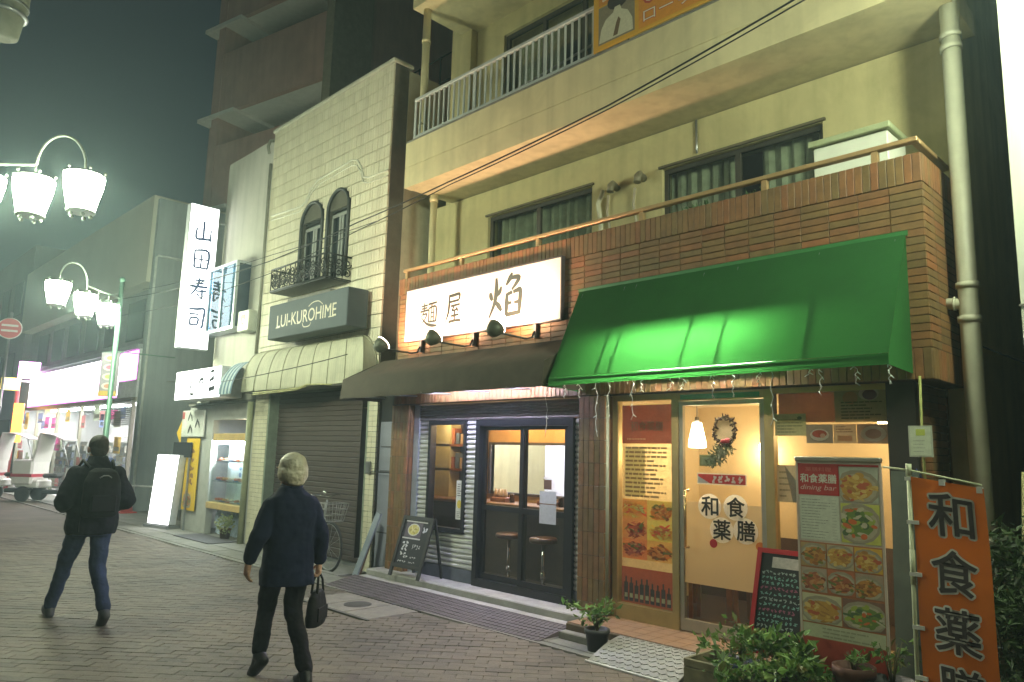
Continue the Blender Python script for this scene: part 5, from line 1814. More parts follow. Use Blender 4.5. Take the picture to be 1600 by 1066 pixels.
# shutter and piers
MB().wall(XL + .01, XR, 0, 2.575, YT + .05, [(-11.95, -8.98, 0, 2.57)], .3).build('ground_wall', m_grout, wb)
m_shut = M('brown steel shutter', (.062, .045, .040), .8, 0., var=.12, scale=3)
MB().box(-11.94, -8.985, YT + .22, YT + .24, .05, 2.56).build('shutter_core', m_dark, wb)
sl = MB().add([(-1.475, 0, 0), (1.475, 0, 0), (1.475, -.008, .012), (-1.475, -.008, .012), (1.475, -.008, .062), (-1.475, -.008, .062), (1.475, 0, .074), (-1.475, 0, .074)],
              [(0, 1, 2, 3), (3, 2, 4, 5), (5, 4, 6, 7)])
sme = sl.mesh('slat'); sme.materials.append(m_shut)
piece_set([((-10.4625, YT + .20, .06 + .078 * k), (0, 0, 0), (1, 1, 1)) for k in range(32)], sme, 'slat', m_shut, wb, ORG[wb.name])
MB().box(-11.95, -8.98, YT + .15, YT + .25, 0.0, .055).build('bottom_bar', m_steel, wb)
for q in ((-11.99, -11.94), (-8.985, -8.95)):
    MB().box(*q, YT + .02, YT + .3, 0, 2.57).build('shutter_guide', M('green grey guide', (.24, .28, .22), .5, .3), wb)
pt = MB()
for (a, b) in ((-12.48, -12.0), (-8.945, -8.725)):
    for j in range(35):
        n = max(2, round((b - a) / .115))
        for i in range(n):
            w_ = (b - a) / n
            pt.box(a + i * w_ + .003, a + (i + 1) * w_ - .003, YT + .02, YT + .049, .02 + j * .073, .02 + j * .073 + .067)
tag(pt.build('pier_tile', m_white_tile, wb), kind='stuff')
t = thing('meter_box', 'small grey meter box on the white tiled pier', 'meter', (-8.85, 5.93, 1.35))
MB().box(-8.90, -8.80, 5.93, 5.968, 1.33, 1.50, bev=.008).build('box', m_steel, t)
MB().tube([(-8.80, 5.95, 1.35), (-8.70, 5.94, 1.37), (-8.5, 5.95, 1.36), (-8.25, 5.95, 1.36)], .008, 5).build('wire', m_cable, t)
# lavender metal side door in the slot between the buildings
sd = thing('side_door', 'lavender grey metal door panel in the slot between tile building and brick pier', 'door', (-8.47, 6.02, 0))
m_lav = M('lavender grey steel', (.26, .27, .33), .5, .2, var=.12, scale=2)
MB().box(-8.70, -8.23, 6.02, 6.06, 0, 2.05).build('leaf', m_lav, sd)
MB().box(-8.71, -8.22, 6.03, 6.10, 2.05, 2.5).build('head', m_dark, sd)
for z in (.55, 1.37, 1.70):
    MB().box(-8.66, -8.27, 6.012, 6.02, z, z + .018).build('rail', M('dark door rail', (.09, .09, .11), .5), sd)
MB().add([(-8.40, 6.015, 2.051), (-8.23, 6.015, 2.051), (-8.23, 6.015, 1.72), (-8.26, 6.015, 1.86), (-8.32, 6.015, 1.99)], [(0, 1, 2, 3, 4)]).build('arch_spandrel', m_dark, sd)
t = thing('wall_bell', 'grey alarm bell and bracket at the roof corner of the tiled building', 'bell', (-12.52, 5.9, 7.2))
MB().tube([(-12.48, 5.93, 7.28), (-12.48, 5.86, 7.26), (-12.5, 5.84, 7.15), (-12.48, 5.86, 7.02)], .03, 8).build('hook', M('corroded bracket', (.16, .16, .12), .7), t)
MB().tube([(-12.53, 5.93, 6.85), (-12.53, 5.93, 3.3)], .03, 8).build('conduit', M('conduit', (.25, .25, .2), .7), t)
# roof rails
t = thing('roof_railing', 'thin dark railing on the roof of the white tiled building', 'railing', (-10, 7.5, 7.4))
for k in range(7):
    MB().tube([(-12 + k * .6, 7.5, 7.3), (-12 + k * .6, 7.5, 8.5)], .018, 6).build('post', m_iron, t)
for z in (8.0, 8.48):
    MB().tube([(-12.2, 7.5, z), (-8.3, 7.5, z)], .014, 6).build('rail', m_iron, t)

# bicycle by the shutter (wheel, basket and handlebar show past the walking man)
bi = thing('bicycle', 'bicycle with front basket parked by the brown shutter behind the walking man', 'bicycle', (-9.75, 5.72, 0))
def wheel(x, y, r=.33):
    w = MB()
    w.tube([(x + r * math.cos(a), y, r + r * math.sin(a)) for a in [6.2832 * k / 28 for k in range(29)]], .018, 6).build('tyre', m_rubber, bi)
    o_ = [c for c in bi.children][-1]
    s = MB()
    for k in range(14):
        a = 6.2832 * k / 14
        s.tube([(x, y, r), (x + r * .95 * math.cos(a), y, r + r * .95 * math.sin(a))], .002, 3)
    s.tube([(x + r * .93 * math.cos(a), y, r + r * .93 * math.sin(a)) for a in [6.2832 * k / 28 for k in range(29)]], .008, 5)
    s.build('spokes', m_steel, o_)
wheel(-9.22, 5.62); wheel(-10.25, 5.72)
fm = MB()
m_bf = M('silver bicycle paint', (.38, .39, .40), .35, .6)
fm.tube([(-10.25, 5.72, .33), (-9.95, 5.70, .38), (-9.88, 5.70, .78)], .014, 6).tube([(-9.95, 5.70, .38), (-9.42, 5.65, .72), (-9.36, 5.64, .95)], .016, 6).tube([(-9.40, 5.645, .70), (-9.22, 5.62, .33)], .013, 6).tube([(-10.25, 5.72, .33), (-9.88, 5.70, .72)], .010, 6)
fm.build('frame', m_bf, bi)
MB().tube([(-9.50, 5.35, 1.0), (-9.36, 5.45, 1.03), (-9.35, 5.64, 1.0), (-9.36, 5.83, 1.03), (-9.50, 5.92, 1.0)], .012, 6).sphere((-9.30, 5.56, 1.06), .03).build('handlebar', M('chrome'), bi)
MB().sphere((-9.90, 5.70, .84), (.12, .08, .04)).build('saddle', m_rubber, bi)
ba = MB()
for z in (.68, .76, .84, .92):
    q = .11 + (z - .68) * .2
    ba.tube([(-9.17 - q, 5.62 - q, z), (-9.17 + q, 5.62 - q, z), (-9.17 + q, 5.62 + q, z), (-9.17 - q, 5.62 + q, z), (-9.17 - q, 5.62 - q, z)], .006, 4)
for k in range(20):
    a = k / 20 * 4
    s_, f_ = int(a), a - int(a)
    cs = [(-1, -1), (1, -1), (1, 1), (-1, 1), (-1, -1)]
    ux, uy = cs[s_][0] + (cs[s_ + 1][0] - cs[s_][0]) * f_, cs[s_][1] + (cs[s_ + 1][1] - cs[s_][1]) * f_
    ba.tube([(-9.17 + ux * .11, 5.62 + uy * .11, .68), (-9.17 + ux * .158, 5.62 + uy * .158, .92)], .003, 3)
ba.build('basket', M('basket wire', (.30, .30, .28), .4, .6), bi)

# ================================================================== SUSHI SHOP BUILDING
sb_ = thing('sushi_building', 'pale plain walled building with the tall glowing sign and a food display window', 'building', (-13.8, 6.0, 0))
MB().wall(-14.52, -12.51, 2.45, 7.38, 6.0, [(-14.32, -13.18, 3.84, 5.06)], .25).build('wall', m_render, sb_)
MB().box(-14.52, -14.3, 6.25, 12, 2.45, 7.36).build('side_wall', m_render, sb_)
MB().box(-14.30, -12.52, 6.9, 12, 2.45, 7.30).build('bulk', m_dark, sb_)
MB().wall(-15.48, -12.51, 0, 2.45, 6.02, [(-14.30, -12.66, 0.0, 2.16)], .12).build('ground_wall', M('grey render', (.42, .42, .40), .85, var=.12), sb_)
MB().box(-15.48, -15.3, 6.14, 12, 0, 3.0).build('side_wall', M('grey render'), sb_)
MB().box(-15.50, -12.51, 5.98, 6.3, 2.45, 2.50).build('ledge', m_concrete_d, sb_)
MB().tube([(-12.57, 5.93, 0), (-12.57, 5.93, 2.45)], .055, 12).build('post', M('olive post', (.26, .27, .16), .6), sb_)
bw = MB()
for (x0, x1, zz) in ((-14.36, -13.14, 5.04), (-14.36, -13.14, 3.80)):
    bw.box(x0, x1, 5.72, 5.995, zz, zz + .05)
for x in (-14.36, -13.78, -13.19):
    bw.box(x, x + .05, 5.72, 5.77, 3.85, 5.04)
bwin = bw.build('bay_window', M('bright aluminium', (.62, .66, .70), .35, .6), sb_)
for (a, b) in ((-14.31, -13.78), (-13.73, -13.19)):
    MB().box(a, b, 5.74, 5.746, 3.85, 5.04).build('pane', glass_mat('blue tinted glass', (.55, .75, .85)), bwin)
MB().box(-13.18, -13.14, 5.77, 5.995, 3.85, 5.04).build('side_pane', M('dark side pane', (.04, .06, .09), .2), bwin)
MB().box(-14.3, -13.2, 6.3, 6.32, 3.7, 5.1).build('blind', M('pale blue blind', (.45, .60, .66), .8), bwin)
MB().cyl((-14.1, 6.15, 4.95), (-13.4, 6.15, 4.95), .02).build('added_room_tube', lit('added tube glow', (.65, .88, 1), 30, False), bwin)  # unseen tube added to give the bay panes their bluish glow
# tall blade sign
bs = thing('blade_sign', 'tall glowing white vertical sign with four blue brush characters', 'sign', (-14.5, 5.55, 3.5))
MB().box(-14.60, -14.425, 5.26, 5.84, 3.50, 6.37, bev=.015).build('case', M('white sign case', (.6, .62, .65), .5), bs)
pr = Print((-14.422, 5.275, 3.515), (0, 1, 0), (0, 0, 1))
pr.rect(0, 0, .55, 2.84, (1, 1, 1), 0)
BLU = (.008, .014, .03)
for i, chs in enumerate((CH_YAMA, CH_TA, CH_JU, CH_SHI)):
    pr.strokes(chs, .10, 2.12 - i * .575, .36, .42, BLU, 1)
m_blade = lit('blade sign glow', (.93, .96, 1), 4.5)
pr.build('face', m_blade, bs)
for z in (3.8, 4.9, 6.1):
    MB().bar((-14.51, 5.84, z), (-14.47, 6.0, z), .04, .04).build('bracket', m_steel, bs)
# shop fascia sign
fs_ = thing('fascia_sign', 'glowing white box sign with black brush marks over the display window', 'sign', (-14.3, 5.75, 2.55))
MB().box(-15.15, -13.05, 5.56, 5.975, 2.53, 3.09, bev=.015).build('case', M('white sign case'), fs_)
pr = Print((-15.14, 5.557, 2.535), (1, 0, 0), (0, 0, 1))
pr.rect(0, 0, 2.08, .545, (1, 1, 1), 0)
BK = (.006, .006, .008)
pr.strokes([[(.05, .7, .05), (.12, .45, .09), (.05, .3, .03)], [(.2, .3, .08), (.3, .15, .1)]], .18, .06, .5, .42, BK, 1)
pr.strokes([[(.5, .85, .08), (.3, .5, .1), (.5, .3, .08), (.35, .1, .08), (.75, .05, .12)]], .62, .06, .4, .38, BK, 1)
pr.strokes([[(.1, .3, .1), (.3, .7, .12), (.8, .75, .1)], [(.75, .7, .08), (.5, .45, .1)], [(.1, .3, .08), (.1, .05, .06)]], 1.08, .10, .34, .34, BK, 1)
pr.strokes([[(.2, .92, .08), (.7, .97, .1)], [(.15, .55, .08), (.7, .68, .14)], [(.1, .18, .13), (.85, .25, .14)]], 1.55, .06, .36, .44, BK, 1)
pr.build('face', lit('fascia glow', (1, 1, 1), 4.0), fs_)
# striped barrel awning
ba_ = thing('barrel_awning', 'small blue striped quarter-round awning between the glowing sign and the rounded canopy', 'awning', (-12.8, 5.8, 2.55))
for k in range(8):
    mb = MB()
    x0, x1 = -13.04 + k * .068, -13.04 + (k + 1) * .068
    for q in range(10):
        a, b = math.pi / 2 * q / 10, math.pi / 2 * (q + 1) / 10
        f = lambda t: (5.97 - .45 * math.cos(t), 2.56 + .62 * math.sin(t))
        (ya, za), (yb, zb) = f(a), f(b)
        mb.add([(x0, ya, za), (x1, ya, za), (x1, yb, zb), (x0, yb, zb)], [(0, 1, 2, 3)], None, True)
    mb.build('stripe', M('navy canvas', (.05, .10, .16), .8) if k % 2 else M('pale blue canvas', (.34, .42, .45), .8), ba_)
# wall box with red mark
wx = thing('wall_box', 'small white box with a red mark on the wall beside the bay window', 'box', (-12.85, 5.9, 3.7))
MB().box(-13.06, -12.62, 5.78, 5.995, 3.72, 4.10, bev=.015).build('case', M('white box plastic', (.58, .60, .52), .5), wx)
pr = Print((-13.06, 5.777, 3.72), (1, 0, 0), (0, 0, 1))
pr.rect(.13, .07, .32, .31, (.60, .60, .58), .5); pr.rect(.14, .20, .31, .30, (.45, .04, .04), 1); pr.ell(.225, .19, .07, .08, (.45, .04, .04), 1.5); pr.ell(.24, .19, .04, .045, (.62, .62, .6), 2)
pr.build('mark', m_print, wx)
# display window
dw = thing('display_case', 'brightly lit glass case of plastic food samples in the shop window', 'display case', (-13.5, 6.15, .5))
m_lw = M('pale laminated wood', (.52, .36, .14), .5)
MB().box(-14.28, -12.68, 5.99, 6.5, .50, .62, bev=.01).build('base', m_lw, dw)
MB().box(-14.28, -12.68, 6.03, 6.5, 1.76, 1.90, bev=.01).build('header', m_lw, dw)
MB().box(-14.26, -12.70, 6.36, 6.39, .62, 1.76).build('back', M('case back', (.74, .78, .82), .6), dw)
for z in (1.0, 1.36):
    MB().box(-14.24, -12.72, 6.06, 6.35, z, z + .012).build('shelf', glass_mat('shelf glass', (.85, .92, .92)), dw)
MB().box(-14.26, -12.70, 6.035, 6.041, .62, 1.76).build('pane', m_glass, dw)
MB().cyl((-14.2, 6.10, 1.73), (-12.76, 6.10, 1.73), .02).build('tube', lit('case tube glow', (.85, .93, 1), 300, False), dw)
for x in (-14.0, -13.5, -13.0):
    light('POINT', 'case_light', (x, 6.12, 1.66), 34, (.85, .93, 1), dw, size=.04)
for i, z in enumerate((.622, 1.013, 1.373)):
    for k in range(6):
        x = -14.12 + k * .25 + random.uniform(-.03, .03)
        dsh = MB().lathe([(.03, 0), (.10, .02), (.11, .03), (.0, .018)], (x, 6.17, z), 14).build('dish', M('dish glaze %d' % ((k + i) % 3), [(.6, .6, .62), (.10, .16, .40), (.45, .12, .08)][(k + i) % 3], .3), dw)
        fd = MB()
        for q in range(5):
            fd.sphere((x + random.uniform(-.06, .06), 6.17 + random.uniform(-.04, .04), z + .045), (random.uniform(.025, .045), .03, .025), 8, 5)
        fd.build('food', M('sample food %d' % (k % 3), [(.50, .12, .05), (.55, .32, .10), (.55, .50, .40)][k % 3], .5), dsh)
pr = Print((-14.2, 6.358, 1.05), (1, 0, 0), (0, 0, 1))
pr.rect(.3, .34, .62, .62, (.62, .45, .5), 1); pr.rect(1.0, .36, 1.4, .62, (.10, .18, .42), 1)
for q in range(7):
    pr.ell(.5 + .16 * (q % 4), .08 + .13 * (q // 4), .06, .045, (.16, .2, .38), 1)
pr.build('price_card', m_print, dw)
MB().box(-14.28, -12.68, 6.75, 6.78, 0, 2.2).build('recess_back', M('beige recess', (.40, .34, .26), .8), sb_)
t = thing('porch_light', 'round ceiling light above the food display case', 'light', (-13.1, 6.2, 2.1))
MB().lathe([(.14, .0), (.14, -.04), (.10, -.06), (0, -.065)], (-13.0, 6.25, 2.16), 18).build('shade', lit('porch glow', (1, .92, .75), 10, False), t)
light('POINT', 'porch_bulb', (-13.0, 6.2, 2.02), 22, (1, .88, .70), t, size=.08)
potted('potted_plant', 'pale flowering plant in a terracotta pot under the display case', (-13.35, 6.0, .02), (.08, .10, .18), (.16, .14, .11, .30), 260, .06, m_terra,
       M('pale yellow leaf', rnd='isl', rcols=[(.35, .36, .16), (.22, .28, .10), (.45, .44, .26)], rough=.6, trans=.3), 'plants at the sushi shop')
t = thing('plastic_sheeting', 'crumpled blue white sheeting under the display case', 'sheeting', (-13.5, 6.3, 0))
mb = MB()
for i in range(24):
    for j in range(8):
        P_ = lambda a, b: (-14.25 + a * .065, 6.2 + .02 * math.sin(a * 2.1 + b), .03 + b * .055 + .012 * math.sin(a * 1.3 + b * 2.2))
        mb.add([P_(i, j), P_(i + 1, j), P_(i + 1, j + 1), P_(i, j + 1)], [(0, 1, 2, 3)])
mb.build('sheet', M('blue white sheet', (.40, .47, .56), .35, var=.4, scale=9), t)
dm = tag(MB().box(-14.3, -12.75, 5.45, 5.98, .016, .03, bev=.006).build('door_mat', M('grey mat', (.07, .065, .07), .9)), 'grey mat in front of the food display window', 'mat')
# lit stand sign, black board, yellow banner, white sign at the corner
ls = thing('stand_sign', 'glowing white floor-standing sign outside the sushi shop corner', 'sign', (-15.75, 5.75, 0))
o, r, u, w, h = frame_of((-16.15, 5.62, .09), (-15.45, 5.78, .09), (-16.02, 5.66, 1.46))
nrm = r.cross(u).normalized(); up = u
mb = MB()
c8 = [onb(a, b, k) for k in (0, -.16) for (a, b) in ((0, 0), (w, 0), (w, h), (0, h))]
mb.add(c8, [(4, 7, 6, 5), (0, 4, 5, 1), (1, 5, 6, 2), (2, 6, 7, 3), (3, 7, 4, 0)])
mb.build('case', M('white sign case'), ls)
pr = Print(onb(0, 0, .001), r, up)
pr.rect(0, 0, w, h, (1, 1, 1), 0)
for k in range(4):
    pr.rect(.04, .04 + k * .045, w - .04, .052 + k * .045, (.25, .27, .32), 1)
    pr.rect(.04, h - .20 + k * .045, w * .55, h - .188 + k * .045, (.3, .32, .36), 1)
pr.build('face', lit('stand sign glow', (1, 1, 1), 4.5), ls)
MB().bar(onb(-.05, -.05, -.1), onb(w + .05, -.05, -.1), .30, .06).build('foot', m_steel, ls)
t = thing('black_board', 'blank black panel above the glowing floor sign', 'panel', (-15.5, 5.9, 0))
MB().box(-15.95, -15.05, 5.92, 5.96, 1.42, 1.72, bev=.008).build('panel', M('slate black'), t)
for x in (-15.90, -15.14):
    MB().box(x, x + .04, 5.93, 5.96, 0, 1.42).build('leg', m_steel, t)
t = thing('yellow_banner', 'yellow vertical banner behind the glowing floor sign', 'banner', (-15.1, 5.96, .4))
MB().box(-15.40, -14.75, 5.975, 5.982, .40, 1.80).build('sheet', M('yellow cloth', (.75, .48, .02), .7, var=.05), t)
pr = Print((-15.40, 5.974, .40), (1, 0, 0), (0, 0, 1))
for k in range(5):
    pr.scribble(.26, 1.08 - k * .15, .22, .12, (.30, .12, .03), 1, 1, 1.0)
tag(pr.build('writing', m_print, t), kind='stuff')
pr = Print((-15.40, 5.974, .40), (1, 0, 0), (0, 0, 1))
pr.dish(.06, .05, .4, .3, (.72, .42, .08), 'meat')
pr.build('picture', m_print, t)
t = thing('hiragana_sign', 'white sign with black brush characters above the yellow banner', 'sign', (-15.2, 5.96, 1.85))
MB().box(-15.68, -14.60, 5.95, 5.99, 1.83, 2.36, bev=.008).build('board', M('white board', (.66, .66, .63), .5), t)
pr = Print((-15.68, 5.948, 1.83), (1, 0, 0), (0, 0, 1))
for (u_, v_) in ((.30, .30), (.34, .05), (.68, .16)):
    pr.strokes([[(.5, 1, .2), (.2, .4, .22), (.05, .1, .08)], [(.55, .8, .12), (.8, .5, .2), (.95, .1, .1)]], u_, v_, .24, .19, (.05, .05, .05), 1)
pr.rect(.02, .36, .14, .50, (.45, .10, .10), 1)
tag(pr.build('writing', m_print, t), kind='stuff')
MB().add([(-15.92, 5.955, 1.91), (-15.69, 5.955, 2.17), (-15.69, 5.955, 1.66), (-15.92, 5.965, 1.91), (-15.69, 5.965, 2.17), (-15.69, 5.965, 1.66)], [(0, 2, 1), (3, 4, 5), (0, 1, 4, 3), (1, 2, 5, 4), (2, 0, 3, 5)]).build('pennant', M('yellow cloth'), t)

# ================================================================== BACKGROUND BUILDINGS
tw = thing('apartment_tower', 'tall dark brown apartment tower with deep balconies behind the low shops', 'building', (-21.1, 8.28, 0), math.atan2(.218, .976))
m_tw = M('brown tower tile', (.40, .24, .19), .7, var=.12, scale=1.5, streak=.12)
m_tws = M('pale tower soffit', (.62, .60, .55), .8, var=.08)
m_twe = M('olive tower edge', (.20, .18, .12), .8)
MB().box(-.2, 4.7, 1.4, 12, 0, 30).build('core', m_tw, tw, True)
MB().box(-.9, -.2, .3, 12, 0, 30).build('wing', m_tw, tw, True)
MB().box(4.4, 4.7, -.05, 1.5, 0, 30).build('end_column', m_twe, tw, True)
MB().box(-.35, -.05, -.02, 1.4, 0, 30).build('corner_pier', m_tw, tw, True)
for k in range(9):
    z = 2.66 + k * 2.93
    MB().box(-.05, 4.4, 0, .14, z, z + 1.93).build('balcony_wall', m_tw, tw, True)
    MB().box(-.05, 4.4, .14, 1.4, z, z + .2).build('balcony_slab', m_tws, tw, True)
    MB().box(-.95, .75, -.10, 1.4, z - .12, z + .0).build('slab_edge', m_tws, tw, True)
    MB().box(1.0, 2.1, 1.3, 1.39, z + .3, z + 2.2).build('balcony_window', M('tower dark window', (.03, .03, .035), .2), tw, True)
    MB().box(2.8, 4.0, 1.3, 1.39, z + .3, z + 2.2).build('balcony_window', M('tower dark window'), tw, True)
t = thing('air_conditioner', 'grey air conditioner unit on the tower balcony above the tiled roof', 'air conditioner', (-19.4, 9.3, 8.7))
MB().box(-19.9, -19.2, 9.2, 9.5, 9.2, 10.15, bev=.02).build('case', M('grey appliance', (.30, .31, .32), .5), t)
MB().lathe([(.0, 0), (.22, 0), (.24, .02), (0, .03)], (0, 0, 0), 18, mat=Matrix.Translation((-19.55, 9.19, 9.6)) @ Matrix.Rotation(R(90), 4, 'X')).build('grille', m_iron, t)

db = thing('dark_building', 'nearly black building rising behind the white tiled facade', 'building', (-16, 18, 0))
m_db = M('unlit brown wall', (.035, .028, .026), .9, var=.15, scale=.8)
MB().box(-17.2, -9, 15, 26, 0, 24).build('wall', m_db, db)
for k in range(6):
    MB().box(-17.2, -9, 14.75, 14.99, 6 + k * 3, 6.25 + k * 3).build('ledge', M('unlit ledge', (.05, .042, .038), .9), db)
    for j in range(4):
        MB().box(-16.4 + j * 2, -15.2 + j * 2, 14.94, 14.99, 6.9 + k * 3, 8.3 + k * 3).build('window', M('unlit glass', (.02, .02, .025), .15), db)

# convenience store building
cs = thing('convenience_store', 'corner convenience store with a long glowing white and magenta sign band', 'building', (-26, 6.5, 0))
m_gw = M('grey blue render', (.27, .30, .31), .85, var=.1, scale=.8, streak=.15)
MB().box(-20.2, -20.0, 6.50, 20, 0, 8.1).build('side_wall', m_gw, cs)
MB().box(-34, -20.0, 9.5, 20, 0, 8.0).build('bulk', m_gw, cs)
MB().box(-34, -20.15, 6.40, 9.4, 5.85, 8.20).build('upper_panel', M('beige panel', (.48, .46, .38), .8, var=.06, scale=.8), cs)
MB().box(-34, -20.201, 6.80, 9.5, 4.1, 5.85).build('recess_wall', M('grey recess', (.20, .21, .21), .8), cs)
for k in range(6):
    MB().box(-32.5 + k * 2, -31.2 + k * 2, 6.76, 6.80, 4.5, 5.6).build('window', M('unlit glass'), cs)
MB().box(-34, -20.201, 6.38, 6.80, 4.10, 4.22).build('canopy_edge', m_gw, cs)
MB().box(-34, -20.201, 6.45, 6.80, 2.86, 4.10).build('sign_case', M('white sign case'), cs)
pr = Print((-31.6, 6.446, 2.95), (1, 0, 0), (0, 0, 1), .004)
pr.rect(0, 0, 8.2, 1.05, (1, .95, 1), 0)
pr.rect(8.2, 0, 9.4, 1.05, (.75, .10, .62), 0); pr.rect(9.4, 0, 9.9, 1.05, (1, .9, 1), 0); pr.rect(9.9, .36, 11.3, 1.12, (.75, .12, .66), 0)
pr.ell(10.6, .74, .3, .26, (1, .85, 1), 1)
pr.rect(0, -.06, 9.9, .0, (.55, .10, .45), .5)
pr.build('sign_face', lit('store sign glow', (1, 1, 1), 10), cs)
m_store = M('store interior', (.66, .64, .66), .7, var=.05)
rm = MB()
rm.quad((-33, 9.4, 0), (-20.3, 9.4, 0), (-20.3, 9.4, 2.86), (-33, 9.4, 2.86)).quad((-33, 6.5, .02), (-20.3, 6.5, .02), (-20.3, 9.4, .02), (-33, 9.4, .02)).quad((-33, 6.5, 2.85), (-20.3, 6.5, 2.85), (-20.3, 9.4, 2.85), (-33, 9.4, 2.85))
rm.quad((-33, 6.5, 0), (-33, 9.4, 0), (-33, 9.4, 2.86), (-33, 6.5, 2.86)).quad((-20.25, 6.5, 0), (-20.25, 9.4, 0), (-20.25, 9.4, 2.86), (-20.25, 6.5, 2.86))
rm.build('interior', m_store, cs)
fr = MB()
for x in (-32.9, -30.2, -27.6, -25.0, -22.4, -20.5):
    fr.box(x - .04, x + .04, 6.47, 6.56, 0, 2.82)
fr.box(-33, -20.3, 6.47, 6.56, 2.76, 2.85)
fr = fr.build('window_frame', m_alu, cs)
MB().box(-32.9, -20.5, 6.51, 6.516, .05, 2.76).build('pane', m_glass, fr)
for k in range(4):
    MB().box(-32.4 + k * 3, -30.4 + k * 3, 7.4, 7.7, 2.80, 2.84).build('ceiling_tube', lit('store tube glow', (1, .97, .93), 130, False), cs)
for k in range(9):
    x = -32.3 + k * 1.35
    g = thing('store_shelf', 'shelf of small coloured goods inside the bright store, %s' % ['first from the far end', 'second from the far end', 'third from the far end', 'fourth from the far end', 'fifth and middle one', 'fourth from the near end', 'third from the near end', 'second from the near end', 'nearest the grey side wall'][k], 'shelf', (x, 7.6, 0), group='store shelves')
    MB().box(x - .5, x + .5, 7.5, 8.0, 0, 1.7).build('rack', M('white rack', (.6, .6, .6), .6), g)
    gd = MB()
    for r_ in range(6):
        for c_ in range(7):
            gd.box(x - .48 + c_ * .138, x - .48 + c_ * .138 + .12, 7.42, 7.495, .1 + r_ * .26, .1 + r_ * .26 + random.uniform(.12, .2))
    tag(gd.build('goods', M('shelf goods', rnd='isl', rcols=[(.4, .06, .08), (.5, .45, .4), (.1, .14, .35), (.55, .35, .08), (.3, .3, .32)], rough=.5), g), kind='stuff')
pr = Print((-32.8, 6.505, .1), (1, 0, 0), (0, 0, 1), .003)
for k in range(46):
    u_, v_ = random.uniform(0, 11.6), random.choice((.2, .75, 1.3, 2.0, 2.2))
    w_, h_ = random.uniform(.3, .7), random.uniform(.25, .5)
    pr.rect(u_, v_, u_ + w_, v_ + h_, random.choice([(.5, .08, .25), (.55, .5, .45), (.2, .25, .45), (.6, .4, .1), (.5, .2, .2), (.35, .4, .3)]), k * .05)
    pr.rect(u_ + .05, v_ + .06, u_ + w_ - .05, v_ + h_ * .4, (.62, .6, .58), k * .05 + .02)
tag(pr.build('window_posters', m_print_t, fr), kind='stuff')
sd_ = MB()
for k in range(14):
    sd_.box(-22.3, -20.45, 6.44, 6.46, 2.15 + k * .05, 2.175 + k * .05)
sd_.build('roller_grille', m_steel, cs)
MB().tube([(-19.985, 6.55, 0), (-19.985, 6.55, 6.5), (-19.985, 6.6, 6.55), (-19.985, 9.5, 6.55)], .03, 6).build('conduit', M('pale conduit', (.5, .52, .5), .6), cs)

# street fronts farther down
for i, (x0, x1, h_, c, l) in enumerate(((-47, -34.2, 9.5, (.20, .21, .20), 'grey green building directly beyond the convenience store'), (-60, -47.2, 7.2, (.26, .24, .20), 'lower beige building far down the street'),
                                        (-82, -60.2, 11, (.16, .17, .18), 'tall dark building at the far end of the street'))):
    b = thing('street_building', l, 'building', ((x0 + x1) / 2, 6.6, 0), group='buildings far down the street')
    MB().box(x0, x1, 6.6, 18, 0, h_).build('wall', M('far wall %d' % i, c, .85, var=.12, scale=.6), b)
    n = int((x1 - x0) / 2.4)
    for f in range(int(h_ / 3)):
        for k in range(n):
            x = x0 + .6 + k * 2.4
            if f == 0:
                MB().box(x, x + 1.9, 6.55, 6.6, .2, 2.5).build('shop_window', lit('far shop glow', (1, .82, .6), 1.2, False) if (k + i) % 2 else M('unlit glass'), b)
            else:
                MB().box(x, x + 1.3, 6.56, 6.6, f * 3 + .8, f * 3 + 2.2).build('window', M('unlit glass'), b)
MB_far = MB().box(-86, -83, -14, 20, 0, 10)
b = thing('street_end_building', 'dim building closing the view at the end of the street', 'building', (-85, 0, 0))
MB_far.build('wall', M('street end wall', (.17, .17, .17), .9, var=.15, scale=.5), b)
for k in range(6):
    MB().box(-82.99, -82.95, -10 + k * 4, -8 + k * 4, 4, 6).build('window', M('unlit glass'), b)

